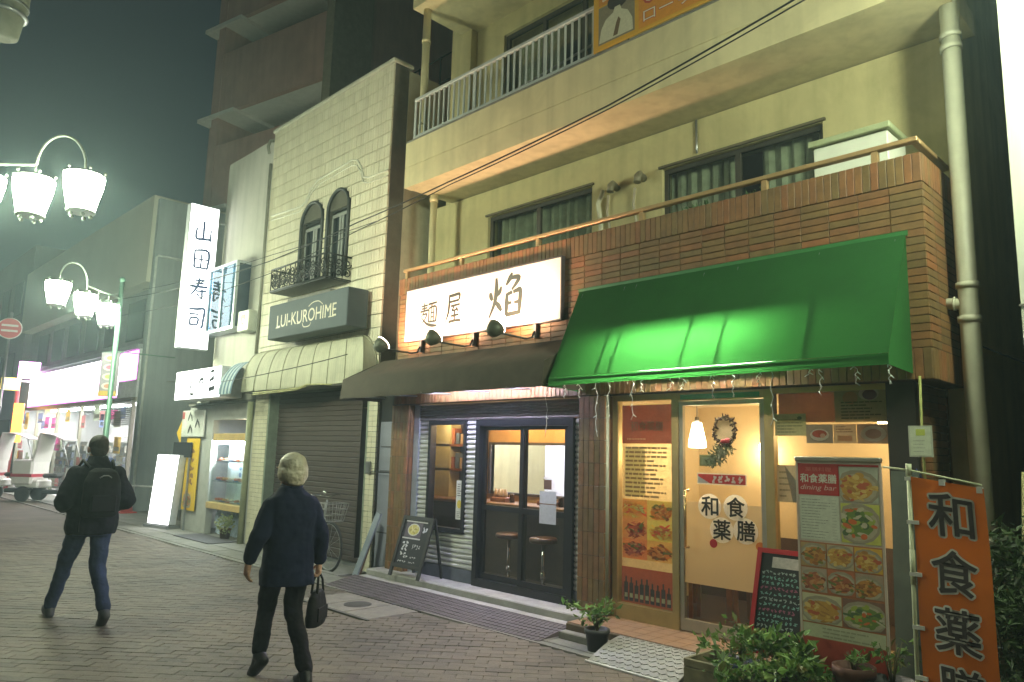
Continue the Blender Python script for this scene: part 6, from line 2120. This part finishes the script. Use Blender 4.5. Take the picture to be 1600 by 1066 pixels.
# ================================================================== STREET LANTERNS
m_lp = M('green painted lamp post', (.10, .20, .15), .45, .3)
m_lant = lit('lantern glow', LAMP_COL, 188, False)
m_lantm = M('pale lantern metal', (.45, .50, .44), .4, .5)
def street_lamp(label, base, pts, zb, top=None):
    """base: foot of the post; pts: lantern centres from the post outward."""
    t = thing('street_lamp', label, 'street lamp', (base[0], base[1], 0), group='green street lamps with hanging lanterns')
    bx_, by_ = base
    zt = top or zb + .35
    MB().tube([(bx_, by_, 0), (bx_, by_, .5), (bx_, by_, .55), (bx_, by_, zt)], [.09, .09, .055, .045], 12).build('post', m_lp, t)
    MB().sphere((bx_, by_, zt + .04), .06).build('finial', m_lp, t)
    last = Vector(pts[-2])
    MB().tube([(bx_, by_, zb), (last.x, last.y, zb)], .016, 8).build('arm', m_lantm, t)
    a, b = Vector((last.x, last.y, zb)), Vector(pts[-1])
    arc = []
    for k in range(13):
        q = math.pi * k / 12
        m = (1 - math.cos(q)) / 2
        p = a.lerp(Vector((b.x, b.y, b.z + .26)), m)
        p.z += .36 * math.sin(q)
        arc.append(p)
    MB().tube(arc, .014, 8).build('gooseneck', m_lantm, t)
    for p in pts:
        p = Vector(p)
        ln = MB().lathe([(.0, -.21), (.13, -.21), (.19, .06), (.20, .17), (.0, .175)], p, 10, False).build('lantern', m_lant, t)
        cp = MB().lathe([(.20, .18), (.20, .19), (.10, .215), (.03, .25), (.0, .26)], p, 12)
        for k in range(6):
            q = k * 1.047
            cp.sphere(p + Vector((.20 * math.cos(q), .20 * math.sin(q), .22)), .018, 6, 4)
        cp.build('cap', m_lantm, ln)
        dr_ = MB().lathe([(.14, -.235), (.145, -.215), (.0, -.214)], p, 12)
        for k in range(5):
            q = k * 1.2566
            dr_.sphere(p + Vector((.10 * math.cos(q), .10 * math.sin(q), -.27)), .022, 6, 4)
        dr_.build('drops', m_lantm, ln)
        if p.z + .26 < zb + .1:
            MB().tube([p + Vector((0, 0, .27)), (p.x, p.y, zb)], .010, 6).build('hanger', m_lantm, ln)
    return t
street_lamp('street lamp with the biggest glowing lanterns in the upper corner of the night sky', (-10.05, .72), [(-9.47, 1.28, 4.28), (-9.14, 1.67, 4.28), (-8.75, 2.05, 4.33)], 4.62, 6.9)
street_lamp('farther street lamp with three glowing lanterns in front of the convenience store', (-16.05, 4.65), [(-15.75, 4.35, 4.16), (-15.22, 3.82, 4.20), (-14.70, 3.24, 4.25)], 4.55)
street_lamp('street lamp standing past the edge of the picture beside the bright neighbour wall', (1.3, 3.55), [(.62, 4.2, 4.85), (.18, 4.62, 4.85), (-.26, 5.05, 4.9)], 5.2)
# pole-mounted transformer
tf = thing('pole_speaker', 'grey cylindrical unit hanging in the top corner of the picture', 'pole unit', (-9.85, 1.33, 6.3))
MB().lathe([(.10, -.38), (.17, -.34), (.20, -.12), (.21, -.08), (.21, .0), (.235, .02), (.235, .30), (.2, .36)], (-9.88, 1.30, 6.62), 18).build('drum', M('olive grey drum', (.20, .20, .15), .6), tf)
for z in (6.52, 6.64):
    MB().lathe([(.22, 0), (.243, .01), (.243, .035), (.22, .045)], (-9.88, 1.30, z), 18).build('band', m_steel, tf)
MB().bar((-10.05, .76, 6.75), (-9.92, 1.12, 6.75), .05, .05).build('bracket', m_steel, tf)
# hanging banner on the farther lamp post
hbn = thing('hanging_banner', 'small hanging banner with food pictures on the farther lamp post', 'banner', (-16.9, 4.8, 2.6))
MB().box(-.21, .21, -.006, .006, -.48, .46).build('sheet', M('grey violet cloth', (.22, .20, .24), .7), hbn, True)
hbn.location = (-17.2, 4.92, 3.12); hbn.rotation_euler = (0, 0, R(38)); 
p = Print((-.21, -.0075, -.48), (1, 0, 0), (0, 0, 1))
p.rect(0, 0, .42, .12, (.45, .30, .08), 1)
for k in range(4):
    p.ell(.21, .22 + k * .20, .15, .075, (.48, .46, .44), 1); p.ell(.21, .22 + k * .20, .09, .045, [(.4, .2, .15), (.3, .3, .12), (.35, .12, .2), (.45, .35, .12)][k], 2)
p.mb.build('print', m_print, hbn, True)
MB().tube([(-.25, 0, .47), (.25, 0, .47)], .012, 6).tube([(.25, 0, .47), (.9, .9, .47)], .012, 6).build('rod', m_lp, hbn, True)

# small signs far down the street
def pole_sign(name, label, cat, pos, build):
    t = thing(name, label, cat, (pos[0], pos[1], 0))
    build(t, Vector(pos))
    return t
VR = Vector((.30, .954, 0))        # picture-wise sideways direction down there
VN = Vector((.954, -.30, 0))
def round_sign(t, p):
    mt = Matrix.Translation(p) @ Matrix(((VR.x, VN.x, 0, 0), (VR.y, VN.y, 0, 0), (0, 0, 1, 0), (0, 0, 0, 1))) @ Matrix.Rotation(R(-90), 4, 'X')
    MB().lathe([(0, 0), (.26, 0), (.26, .015), (0, .016)], (0, 0, 0), 24, mat=mt).build('plate', M('white sign plate', (.6, .6, .6), .4), t)
    q = Print(p + VN * .022, VR, (0, 0, 1))
    q.ell(0, 0, .24, .24, (.40, .05, .08), 1, 24)
    for v in (.07, -.06):
        q.rect(-.17, v - .025, .17, v + .025, (.5, .45, .47), 2)
    q.build('face', m_print, t)
    MB().tube([p - VN * .03 + Vector((0, 0, .4)), (p.x - .03, p.y, 0)], .03, 8).build('post', m_steel, t)
pole_sign('road_sign', 'round red and white road sign at the picture edge below the lanterns', 'road sign', (-21.25, 3.77, 4.36), round_sign)
def box_sign(w, h, glow, d=.18):
    def f(t, p):
        mt = Matrix.Translation(p) @ Matrix(((VR.x, VN.x, 0, 0), (VR.y, VN.y, 0, 0), (0, 0, 1, 0), (0, 0, 0, 1)))
        MB().box(-w / 2, w / 2, -d / 2, d / 2, -h / 2, h / 2, mt).build('box', glow, t)
        MB().bar(p + Vector((0, .2, h * .3)), Vector((p.x, 6.62, p.z + h * .3)), .06, .06).build('bracket', m_steel, t)
    return f
pole_sign('pink_sign', 'glowing pink box sign above the orange lantern sign', 'sign', (-30.26, 6.10, 4.12), box_sign(.62, .58, lit('pink sign glow', (1, .40, .95), 5.0, False)))
pole_sign('orange_sign', 'glowing orange vertical sign far down the street', 'sign', (-30.7, 6.02, 2.3), box_sign(.30, 1.35, lit('orange sign glow', (1, .42, .06), 3.2, False)))
pole_sign('yellow_sign', 'small glowing yellow and white sign at the picture edge', 'sign', (-30.83, 5.71, 3.64), box_sign(.55, .42, lit('yellow sign glow', (1, .78, .2), 3.5, False)))
t = thing('red_pole', 'red painted pole far down the street', 'pole', (-30.75, 5.92, 0))
MB().tube([(-30.75, 5.92, 0), (-30.75, 5.92, 3.6)], .07, 8).build('pole', M('red pole paint', (.40, .03, .03), .5), t)
cone = thing('traffic_cone', 'red traffic cone beside the grey side wall', 'cone', (-19.55, 6.3, 0))
MB().box(-19.73, -19.37, 6.12, 6.48, .016, .045).build('base', M('red plastic', (.55, .04, .03), .5), cone)
MB().lathe([(.14, 0), (.03, .62), (.02, .63)], (-19.55, 6.3, .045), 14).build('body', M('red plastic'), cone)
t = thing('cone_bar', 'pale bar resting on the traffic cone', 'bar', (-19.0, 6.5, .6))
MB().tube([(-19.75, 6.22, .66), (-18.2, 7.0, .66)], .02, 8).build('bar', M('white bar', (.6, .6, .6), .5), t)
MB().tube([(-18.25, 6.98, 0), (-18.25, 6.98, .66)], .02, 8).build('stand', m_steel, t)

# ---------------- delivery trikes
m_tri = M('white trike plastic', (.78, .76, .74), .35, var=.05)
m_trir = M('red trike stripe', (.40, .02, .05), .4)
def trike(loc, rz, label):
    t = thing('delivery_trike', label, 'scooter', loc, rz, group='roofed delivery trikes outside the store')
    bx = MB().box(-.98, -.36, -.36, .36, .46, 1.16, bev=.05).build('cargo_box', m_tri, t, True)
    MB().box(-.986, -.354, -.366, .366, .68, .765).build('stripe', m_trir, bx, True)
    cp_ = MB().add([(-.42, -.34, 1.10), (-.42, .34, 1.10), (-.30, .31, 1.90), (-.30, -.31, 1.90), (-.36, -.34, 1.10), (-.36, .34, 1.10), (-.24, .31, 1.90), (-.24, -.31, 1.90)],
             [(0, 3, 2, 1), (4, 5, 6, 7), (0, 4, 7, 3), (1, 2, 6, 5), (3, 7, 6, 2)]).build('canopy_back', m_tri, t, True)
    MB().add([(-.336, -.327, 1.72), (-.336, .327, 1.72), (-.318, .318, 1.83), (-.318, -.318, 1.83)], [(0, 3, 2, 1)]).build('stripe', m_trir, cp_, True)
    MB().box(-.90, -.20, -.30, .30, .38, .60, bev=.04).build('rear_body', m_tri, t, True)
    MB().box(-.22, .22, -.16, .16, .66, .78, bev=.05).build('seat', m_rubber, t, True)
    MB().box(-.15, .55, -.20, .20, .22, .34, bev=.03).build('floor', m_rubber, t, True)
    MB().add([(.50, -.26, .34), (.50, .26, .34), (.62, .26, .55), (.62, -.26, .55), (.70, .22, .95), (.70, -.22, .95), (.55, .22, .95), (.55, -.22, .95)],
             [(0, 1, 2, 3), (3, 2, 4, 5), (5, 4, 6, 7), (7, 6, 1, 0), (0, 3, 5, 7), (1, 6, 4, 2)]).build('front_shield', m_tri, t, True)
    MB().add([(.68, -.28, .95), (.68, .28, .95), (.38, .28, 1.72), (.38, -.28, 1.72)], [(0, 1, 2, 3)]).build('windscreen', m_glass, t, True)
    rf = MB()
    for k in range(8):
        a, b = k / 8, (k + 1) / 8
        f = lambda q: (.42 - .72 * q, 1.74 + .16 * q + .05 * math.sin(q * 3.1))
        (xa, za), (xb, zb_) = f(a), f(b)
        rf.add([(xa, -.31, za), (xa, .31, za), (xb, .31, zb_), (xb, -.31, zb_), (xa, -.31, za - .03), (xa, .31, za - .03), (xb, .31, zb_ - .03), (xb, -.31, zb_ - .03)], [(0, 1, 2, 3), (7, 6, 5, 4), (0, 3, 7, 4), (1, 5, 6, 2)])
    rf.build('roof', m_tri, t, True)
    MB().box(.45, .62, -.05, .05, .25, .50).build('fork', m_tri, t, True)
    MB().box(-.99, -.975, -.11, .11, .52, .64).build('number_plate', M('white plate', (.5, .55, .5), .5), t, True)
    for s_ in (-1, 1):
        MB().sphere((-.985, s_ * .27, .70), (.02, .045, .045), 8, 6).build('tail_light', M('tail light red', (.5, .02, .02), .3), t, True)
    for s in (-1, 1):
        MB().tube([(.66, s * .27, .95), (.38, s * .28, 1.72)], .014, 6).build('roof_post', m_steel, t, True)
    for (x, y) in ((-.62, .30), (-.62, -.30), (.72, 0)):
        w = MB().lathe([(.08, -.05), (.19, -.055), (.215, -.03), (.215, .03), (.19, .055), (.08, .05)], (0, 0, 0), 18, mat=Matrix.Translation((x, y, .215)) @ Matrix.Rotation(R(90), 4, 'X')).build('wheel', m_rubber, t, True)
        MB().lathe([(0, -.04), (.085, -.045), (.085, .045), (0, .04)], (0, 0, 0), 12, mat=Matrix.Translation((x, y, .215)) @ Matrix.Rotation(R(90), 4, 'X')).build('rim', m_steel, w, True)
    MB().tube([(.58, -.33, 1.02), (.62, 0, 1.0), (.58, .33, 1.02)], .014, 6).build('handlebar', m_rubber, t, True)
    MB().sphere((.70, 0, .78), (.04, .10, .07)).build('headlight', M('headlight glass', (.7, .7, .7), .1), t, True)
trike((-25.3, 5.05, 0), R(52), 'white delivery trike farther from the store glass')
trike((-24.2, 5.75, 0), R(40), 'white delivery trike nearest the store glass')

# ================================================================== PEOPLE
def blob(mb, name, mat, parent, voxel=.012, smooth=4, disp=0., dscale=.08):
    """One continuous skin grown over the shapes in mb."""
    me = mb.mesh(name)
    o = bpy.data.objects.new(name, me)
    COL.objects.link(o)
    m = o.modifiers.new('r', 'REMESH')
    m.mode = 'VOXEL'
    m.voxel_size = voxel
    m.use_smooth_shade = True
    if smooth:
        s = o.modifiers.new('s', 'SMOOTH')
        s.factor = .5
        s.iterations = smooth
    if disp:
        tx_ = bpy.data.textures.new(name + '_folds', 'CLOUDS')
        tx_.noise_scale = dscale
        tx_.noise_depth = 2
        d = o.modifiers.new('d', 'DISPLACE')
        d.texture = tx_
        d.strength = disp
        d.mid_level = .5
    ev = o.evaluated_get(bpy.context.evaluated_depsgraph_get())
    new = bpy.data.meshes.new_from_object(ev)
    new.name = name
    o.modifiers.clear()
    o.data = new
    new.materials.clear()
    new.materials.append(mat)
    for p in new.polygons:
        p.use_smooth = True
    o.parent = parent
    return o


def cap(mb, pts, rs, n=12):
    """Tapered rounded limb through the joints."""
    for i in range(len(pts) - 1):
        mb.tube([pts[i], pts[i + 1]], [rs[i], rs[i + 1]], n)
    for p, r_ in zip(pts, rs):
        mb.sphere(p, r_, 12, 8)
    return mb


def loft(mb, rings, n=24):
    """Closed body of elliptic rings (cx, cy, z, rx, ry)."""
    vs, fs = [], []
    for (cx, cy, z, rx, ry) in rings:
        for k in range(n):
            t = 2 * math.pi * k / n
            c, s = math.cos(t), math.sin(t)
            e = .8
            vs.append((cx + rx * math.copysign(abs(c) ** e, c), cy + ry * math.copysign(abs(s) ** e, s), z))
    for i in range(len(rings) - 1):
        for k in range(n):
            k2 = (k + 1) % n
            fs.append((i * n + k, i * n + k2, (i + 1) * n + k2, (i + 1) * n + k))
    fs += [tuple(reversed(range(n))), tuple((len(rings) - 1) * n + k for k in range(n))]
    return mb.add(vs, fs)


def hand(mb, wrist, d, side, curl=.5, fwd=(0, 1, 0), s=1.0):
    """Palm, four bent fingers of unequal length and a thumb from the side of the palm."""
    w, d = Vector(wrist), Vector(d).normalized()
    f = Vector(fwd); f = (f - d * f.dot(d)).normalized()      # across the palm, towards the thumb
    nrm = d.cross(f).normalized() * side                       # palm side, towards the body
    for k in range(5):
        mb.sphere(w + d * (.018 + .016 * k) * s, (.026 * s, .026 * s, .026 * s), 10, 6)
    for q in (-.028, -.010, .010, .028):
        mb.sphere(w + d * .075 * s + f * q * s, .013 * s, 8, 6)
    for q, L in ((-.030, .058), (-.010, .072), (.010, .078), (.029, .070)):
        a = w + d * .082 * s + f * q * s
        b = a + (d * math.cos(curl * .6) + nrm * math.sin(curl * .6)) * L * .5 * s
        c = b + (d * math.cos(curl * 1.7) + nrm * math.sin(curl * 1.7)) * L * .32 * s
        e = c + (d * math.cos(curl * 2.6) + nrm * math.sin(curl * 2.6)) * L * .25 * s
        cap(mb, [a, b, c, e], [.0098 * s, .0092 * s, .0085 * s, .0075 * s], 8)
    a = w + d * .03 * s + f * .028 * s
    b = a + (d * .6 + f * .7 + nrm * .35).normalized() * .036 * s
    c = b + (d * .9 + f * .15 + nrm * .45).normalized() * .030 * s
    cap(mb, [a, b, c], [.0125 * s, .0105 * s, .0085 * s], 8)


def head(mb, c, s=1.0, turn=0.):
    """Skull, jaw, nose, brow, lips and ears; faces +y before the turn."""
    c = Vector(c)
    rt = Matrix.Rotation(turn, 3, 'Z')
    P_ = lambda x, y, z: c + rt @ (Vector((x, y, z)) * s)
    mb.sphere(P_(0, -.008, .025), (.076 * s, .096 * s, .098 * s), 16, 12)
    mb.sphere(P_(0, .022, -.055), (.058 * s, .066 * s, .062 * s), 14, 10)
    mb.sphere(P_(0, .058, -.095), (.030 * s, .028 * s, .022 * s), 10, 8)
    cap(mb, [P_(0, .088, .012), P_(0, .108, -.022)], [.010 * s, .015 * s], 8)
    mb.sphere(P_(0, .080, .030), (.052 * s, .018 * s, .012 * s), 10, 6)
    mb.sphere(P_(0, .082, -.058), (.024 * s, .012 * s, .009 * s), 8, 6)
    for q in (-1, 1):
        mb.sphere(P_(q * .079, -.008, -.012), (.010 * s, .020 * s, .032 * s), 8, 8)


def eyes(parent, c, turn, s=1.0):
    c = Vector(c)
    rt = Matrix.Rotation(turn, 3, 'Z')
    for q in (-1, 1):
        MB().sphere(c + rt @ Vector((q * .031, .082, .004)) * s, .0115 * s, 10, 8).build('eye', M('eye', (.25, .22, .2), .2), parent, True)


m_skin = M('skin', (.40, .23, .15), .55, var=.08, scale=20)

def shoe(mb, ankle, toe_dir, pitch):
    """Heel, sole and toe cap; pitch lifts the heel."""
    a = Vector(ankle)
    f = Vector(toe_dir).normalized()
    dn = Vector((0, 0, -1))
    fw = (f * math.cos(pitch) + dn * math.sin(pitch)).normalized()
    bt = (dn * math.cos(pitch) - f * math.sin(pitch)).normalized()
    heel = a + bt * .055 - fw * .035
    ball = a + bt * .060 + fw * .10
    toe = a + bt * .062 + fw * .165
    cap(mb, [a, heel], [.050, .042], 10)
    cap(mb, [heel, ball, toe], [.042, .046, .034], 10)
    cap(mb, [a, ball], [.046, .040], 10)

# ---------------- man with a brief bag (dark blue jacket, pale hair)
def walker_with_bag():
    t = thing('person', 'pale-haired walking person in a dark blue jacket carrying a black bag', 'person', (-5.22, 2.84, 0), R(82))
    hipz = .82
    LH, RH_ = (-.085, 0, hipz), (.085, 0, hipz)
    LK, RK = (-.075, .17, .46), (.075, .02, .455)
    LA, RA = (-.13, .08, .155), (.085, -.27, .085)
    HC = (.0, .035, 1.475)
    b = MB()
    head(b, HC, 1.0, R(38))
    cap(b, [(0, .0, 1.28), (0, .025, 1.42)], [.058, .052])
    loft(b, [(0, 0, .80, .13, .09), (0, 0, .95, .135, .095), (0, -.005, 1.10, .14, .095), (0, -.01, 1.20, .145, .09), (0, 0, 1.29, .08, .06)])
    LS, RS = (-.175, -.01, 1.265), (.175, -.01, 1.265)
    LE, RE = (-.245, -.06, 1.02), (.235, -.04, 1.01)
    LW, RW = (-.285, .0, .835), (.265, .035, .80)
    cap(b, [(-.13, -.01, 1.20), LE, LW], [.045, .036, .026]); cap(b, [(.13, -.01, 1.20), RE, RW], [.045, .036, .026])
    cap(b, [LH, LK, LA], [.075, .05, .036]); cap(b, [RH_, RK, RA], [.075, .05, .036])
    hand(b, LW, (-.05, .12, -1), 1, .45)
    hand(b, RW, (.0, .02, -1), -1, 1.05)
    blob(b, 'body', m_skin, t, .006, 2)
    eyes(t, HC, R(38))
    h = MB()
    c = Vector(HC)
    h.sphere(c + Vector((0, -.020, .045)), (.104, .114, .104), 18, 12)
    h.sphere(c + Vector((0, -.055, -.005)), (.106, .074, .092), 16, 10)
    h.sphere(c + Vector((-.074, -.012, -.005)), (.036, .055, .068), 12, 8).sphere(c + Vector((.080, -.03, -.005)), (.036, .055, .075), 12, 8)
    h.sphere(c + Vector((.01, -.070, -.065)), (.075, .040, .042), 12, 8)
    blob(h, 'hair', M('pale greying hair', (.52, .48, .36), .5, var=.12, scale=18, bump=.2, bscale=60, streak=.3), t, .006, 5, .010, .035)
    j = MB()
    loft(j, [(.0, -.012, .655, .200, .142), (.0, -.012, .75, .195, .140), (0, -.008, .92, .182, .130), (0, -.008, 1.08, .188, .128), (0, -.012, 1.18, .195, .124), (0, -.012, 1.245, .186, .114), (0, -.008, 1.29, .165, .10), (0, .0, 1.325, .115, .085), (0, .01, 1.37, .074, .070)])
    cap(j, [(-.150, -.01, 1.225), LE, (-.279, -.008, .86)], [.074, .066, .052]); cap(j, [(.150, -.01, 1.225), RE, (.262, .03, .825)], [.074, .066, .052])
    blob(j, 'jacket', M('dark blue wool', (.0035, .0065, .022), .9, var=.15, scale=8, bump=.15, bscale=300, spec=.15), t, .009, 8, .026, .12)
    MB().tube([(.072 * math.cos(q), .012 + .070 * math.sin(q), 1.372 + .012 * math.sin(q)) for q in [6.2832 * k / 20 for k in range(21)]], .012, 6).build('collar', M('dark blue wool'), t, True)
    tr = MB()
    loft(tr, [(0, 0, .70, .155, .115), (0, 0, .80, .165, .12), (0, 0, .90, .16, .115)])
    cap(tr, [LH, LK, (-.126, .09, .18)], [.092, .066, .055]); cap(tr, [RH_, RK, (.085, -.26, .11)], [.092, .066, .057])
    blob(tr, 'trousers', M('black trousers', (.006, .0055, .007), .9, var=.15, scale=8, spec=.15), t, .009, 5, .026, .09)
    s = MB(); shoe(s, LA, (-.15, 1, 0), R(34)); blob(s, 'shoe', M('black leather', (.006, .0055, .0055), .5, spec=.3), t, .008, 2)
    s = MB(); shoe(s, RA, (.05, 1, 0), R(4)); blob(s, 'shoe', M('black leather'), t, .008, 2)
    return t
walker_with_bag()
# the bag hangs from the right hand
cz, sz = math.cos(R(82)), math.sin(R(82))
def w2(x, y): return (-5.22 + x * cz - y * sz, 2.84 + x * sz + y * cz)
bx_, by_ = w2(.268, .04)
hb_ = thing('handbag', 'black soft briefcase held by the pale-haired walking person', 'bag', (bx_, by_, .30), R(82 + 48))
g = MB()
loft(g, [(0, 0, .03, .145, .048), (0, 0, .06, .150, .054), (0, 0, .17, .145, .050), (0, 0, .25, .115, .04), (0, 0, .285, .08, .028)])
blob(g, 'body', M('black nylon bag', (.005, .005, .005), .8, var=.2, spec=.2), hb_, .008, 2, .014, .08)
for q in (-.022, .022):
    MB().tube([(-.07, q, .27), (-.05, q * .8, .36), (-.02, q * .4, .402), (.02, q * .4, .402), (.05, q * .8, .36), (.07, q, .27)], .009, 6).build('handle', M('black strap', (.006, .006, .006), .8, spec=.2), hb_, True)
MB().box(-.10, .10, -.056, -.046, .07, .17, bev=.004).build('pocket', M('black strap'), hb_, True)

# ---------------- man with a backpack
def walker_with_pack(name, label, loc, rz, pack=True, vox=.010):
    t = thing(name, label, 'person', loc, rz)
    hipz = .90
    LH, RH_ = (-.09, 0, hipz), (.09, 0, hipz)
    LK, RK = (-.14, .22, .50), (.09, .0, .49)
    LA, RA = (-.19, .38, .09), (.10, -.33, .13)
    HC = (0, .05, 1.60)
    b = MB()
    head(b, HC, 1.04, R(-6))
    cap(b, [(0, .0, 1.42), (0, .035, 1.54)], [.064, .058])
    loft(b, [(0, 0, .88, .15, .10), (0, 0, 1.05, .15, .105), (0, 0, 1.22, .16, .11), (0, 0, 1.33, .16, .10), (0, 0, 1.42, .09, .07)])
    LS, RS = (-.195, 0, 1.385), (.195, 0, 1.385)
    LE, RE = (-.265, -.05, 1.12), (.275, -.04, 1.11)
    LW, RW = (-.20, .16, 1.06), (.21, .17, 1.05)
    cap(b, [(-.14, 0, 1.32), LE, LW], [.05, .04, .03]); cap(b, [(.14, 0, 1.32), RE, RW], [.05, .04, .03])
    cap(b, [LH, LK, LA], [.08, .055, .04]); cap(b, [RH_, RK, RA], [.08, .055, .04])
    hand(b, LW, (.6, .7, .1), 1, .7, (0, 0, 1)); hand(b, RW, (-.6, .7, .1), -1, .7, (0, 0, 1))
    blob(b, 'body', m_skin, t, vox * .75, 2)
    eyes(t, HC, R(-6), 1.04)
    h = MB()
    c = Vector(HC)
    h.sphere(c + Vector((0, -.014, .045)), (.088, .104, .092), 18, 12)
    h.sphere(c + Vector((0, -.055, -.01)), (.080, .055, .075), 16, 10)
    blob(h, 'hair', M('short dark hair', (.018, .014, .012), .6, var=.3, scale=60, bump=.5, bscale=160), t, vox * .8, 2, .008, .025)
    j = MB()
    loft(j, [(0, 0, .80, .205, .145), (0, 0, .88, .222, .155), (0, 0, 1.05, .215, .150), (0, 0, 1.22, .225, .148), (0, 0, 1.33, .218, .132), (0, 0, 1.41, .17, .115), (0, .01, 1.49, .10, .09), (0, .02, 1.53, .082, .08)])
    cap(j, [(-.165, 0, 1.345), LE, (-.215, .13, 1.06)], [.095, .090, .07]); cap(j, [(.165, 0, 1.345), RE, (.225, .14, 1.05)], [.095, .090, .07])
    blob(j, 'jacket', M('black blue nylon', (.004, .005, .011), .8, var=.15, scale=8, spec=.2), t, vox, 7, .04, .14)
    tr = MB()
    loft(tr, [(0, 0, .78, .165, .12), (0, 0, .90, .175, .13), (0, 0, 1.0, .17, .125)])
    cap(tr, [LH, LK, (-.188, .37, .12)], [.098, .072, .06]); cap(tr, [RH_, RK, (.10, -.315, .16)], [.098, .072, .06])
    blob(tr, 'jeans', M('dark blue denim', (.028, .040, .085), .9, var=.2, scale=8, spec=.15), t, vox, 5, .028, .09)
    m_sh = M('grey trainer', (.05, .05, .052), .6)
    s = MB(); shoe(s, LA, (0, 1, 0), R(-10)); blob(s, 'shoe', m_sh, t, vox * .8, 2)
    s = MB(); shoe(s, RA, (0, 1, 0), R(34)); blob(s, 'shoe', m_sh, t, vox * .8, 2)
    return t
wp_loc = (-7.98, 2.27, 0)
walker_with_pack('person', 'walking person seen from behind in a bulky dark jacket and jeans', wp_loc, R(88))
bp_ = thing('backpack', 'dark backpack worn by the walker in the bulky jacket', 'backpack', (wp_loc[0], wp_loc[1], 1.0), R(88))
g = MB()
loft(g, [(0, -.22, -.03, .13, .06), (0, -.235, .0, .155, .085), (0, -.24, .15, .165, .095), (0, -.235, .30, .155, .085), (0, -.22, .39, .12, .06), (0, -.21, .42, .07, .035)])
blob(g, 'body', M('dark pack cloth', (.004, .0045, .007), .8, var=.15, spec=.2), bp_, .010, 3, .012, .08)
MB().box(-.11, .11, -.352, -.32, .02, .18, bev=.02).build('pocket', M('dark pack cloth'), bp_, True)
MB().tube([(-.05, -.32, .335), (-.02, -.327, .355), (.02, -.327, .355), (.05, -.32, .335)], .006, 5).build('piping', M('grey piping', (.16, .16, .18), .5), bp_, True)
for q in (-1, 1):
    MB().tube([(q * .10, -.17, .42), (q * .13, .0, .49), (q * .15, .15, .38), (q * .16, .17, .15), (q * .17, -.12, .0)], .014, 6).build('strap', M('dark pack cloth'), bp_, True)
MB().tube([(-.14, -.16, -.02), (-.15, -.17, -.10), (-.145, -.17, -.16)], .006, 5).build('strap_end', M('dark pack cloth'), bp_, True)
walker_with_pack('person', 'dark figure walking at the very edge of the picture near the trikes', (-27.6, 4.98, 0), R(80), False, .02)

# ================================================================== HAZE ADDED FOR LANTERN GLOW AND LENS FOG
hz = MB().box(-122, 62, -62, 62, -1.2, 31)
hzm = bpy.data.materials.new('lantern glow haze')
hzm.use_nodes = True
n_, l_ = hzm.node_tree.nodes, hzm.node_tree.links
n_.clear()
ho = n_.new('ShaderNodeOutputMaterial')
pv = n_.new('ShaderNodeVolumePrincipled')
pv.inputs['Color'].default_value = (.72, .95, 1.0, 1)
pv.inputs['Density'].default_value = .0055
pv.inputs['Anisotropy'].default_value = .5
l_.new(pv.outputs[0], ho.inputs['Volume'])
tag(hz.build('haze', hzm), kind='stuff')
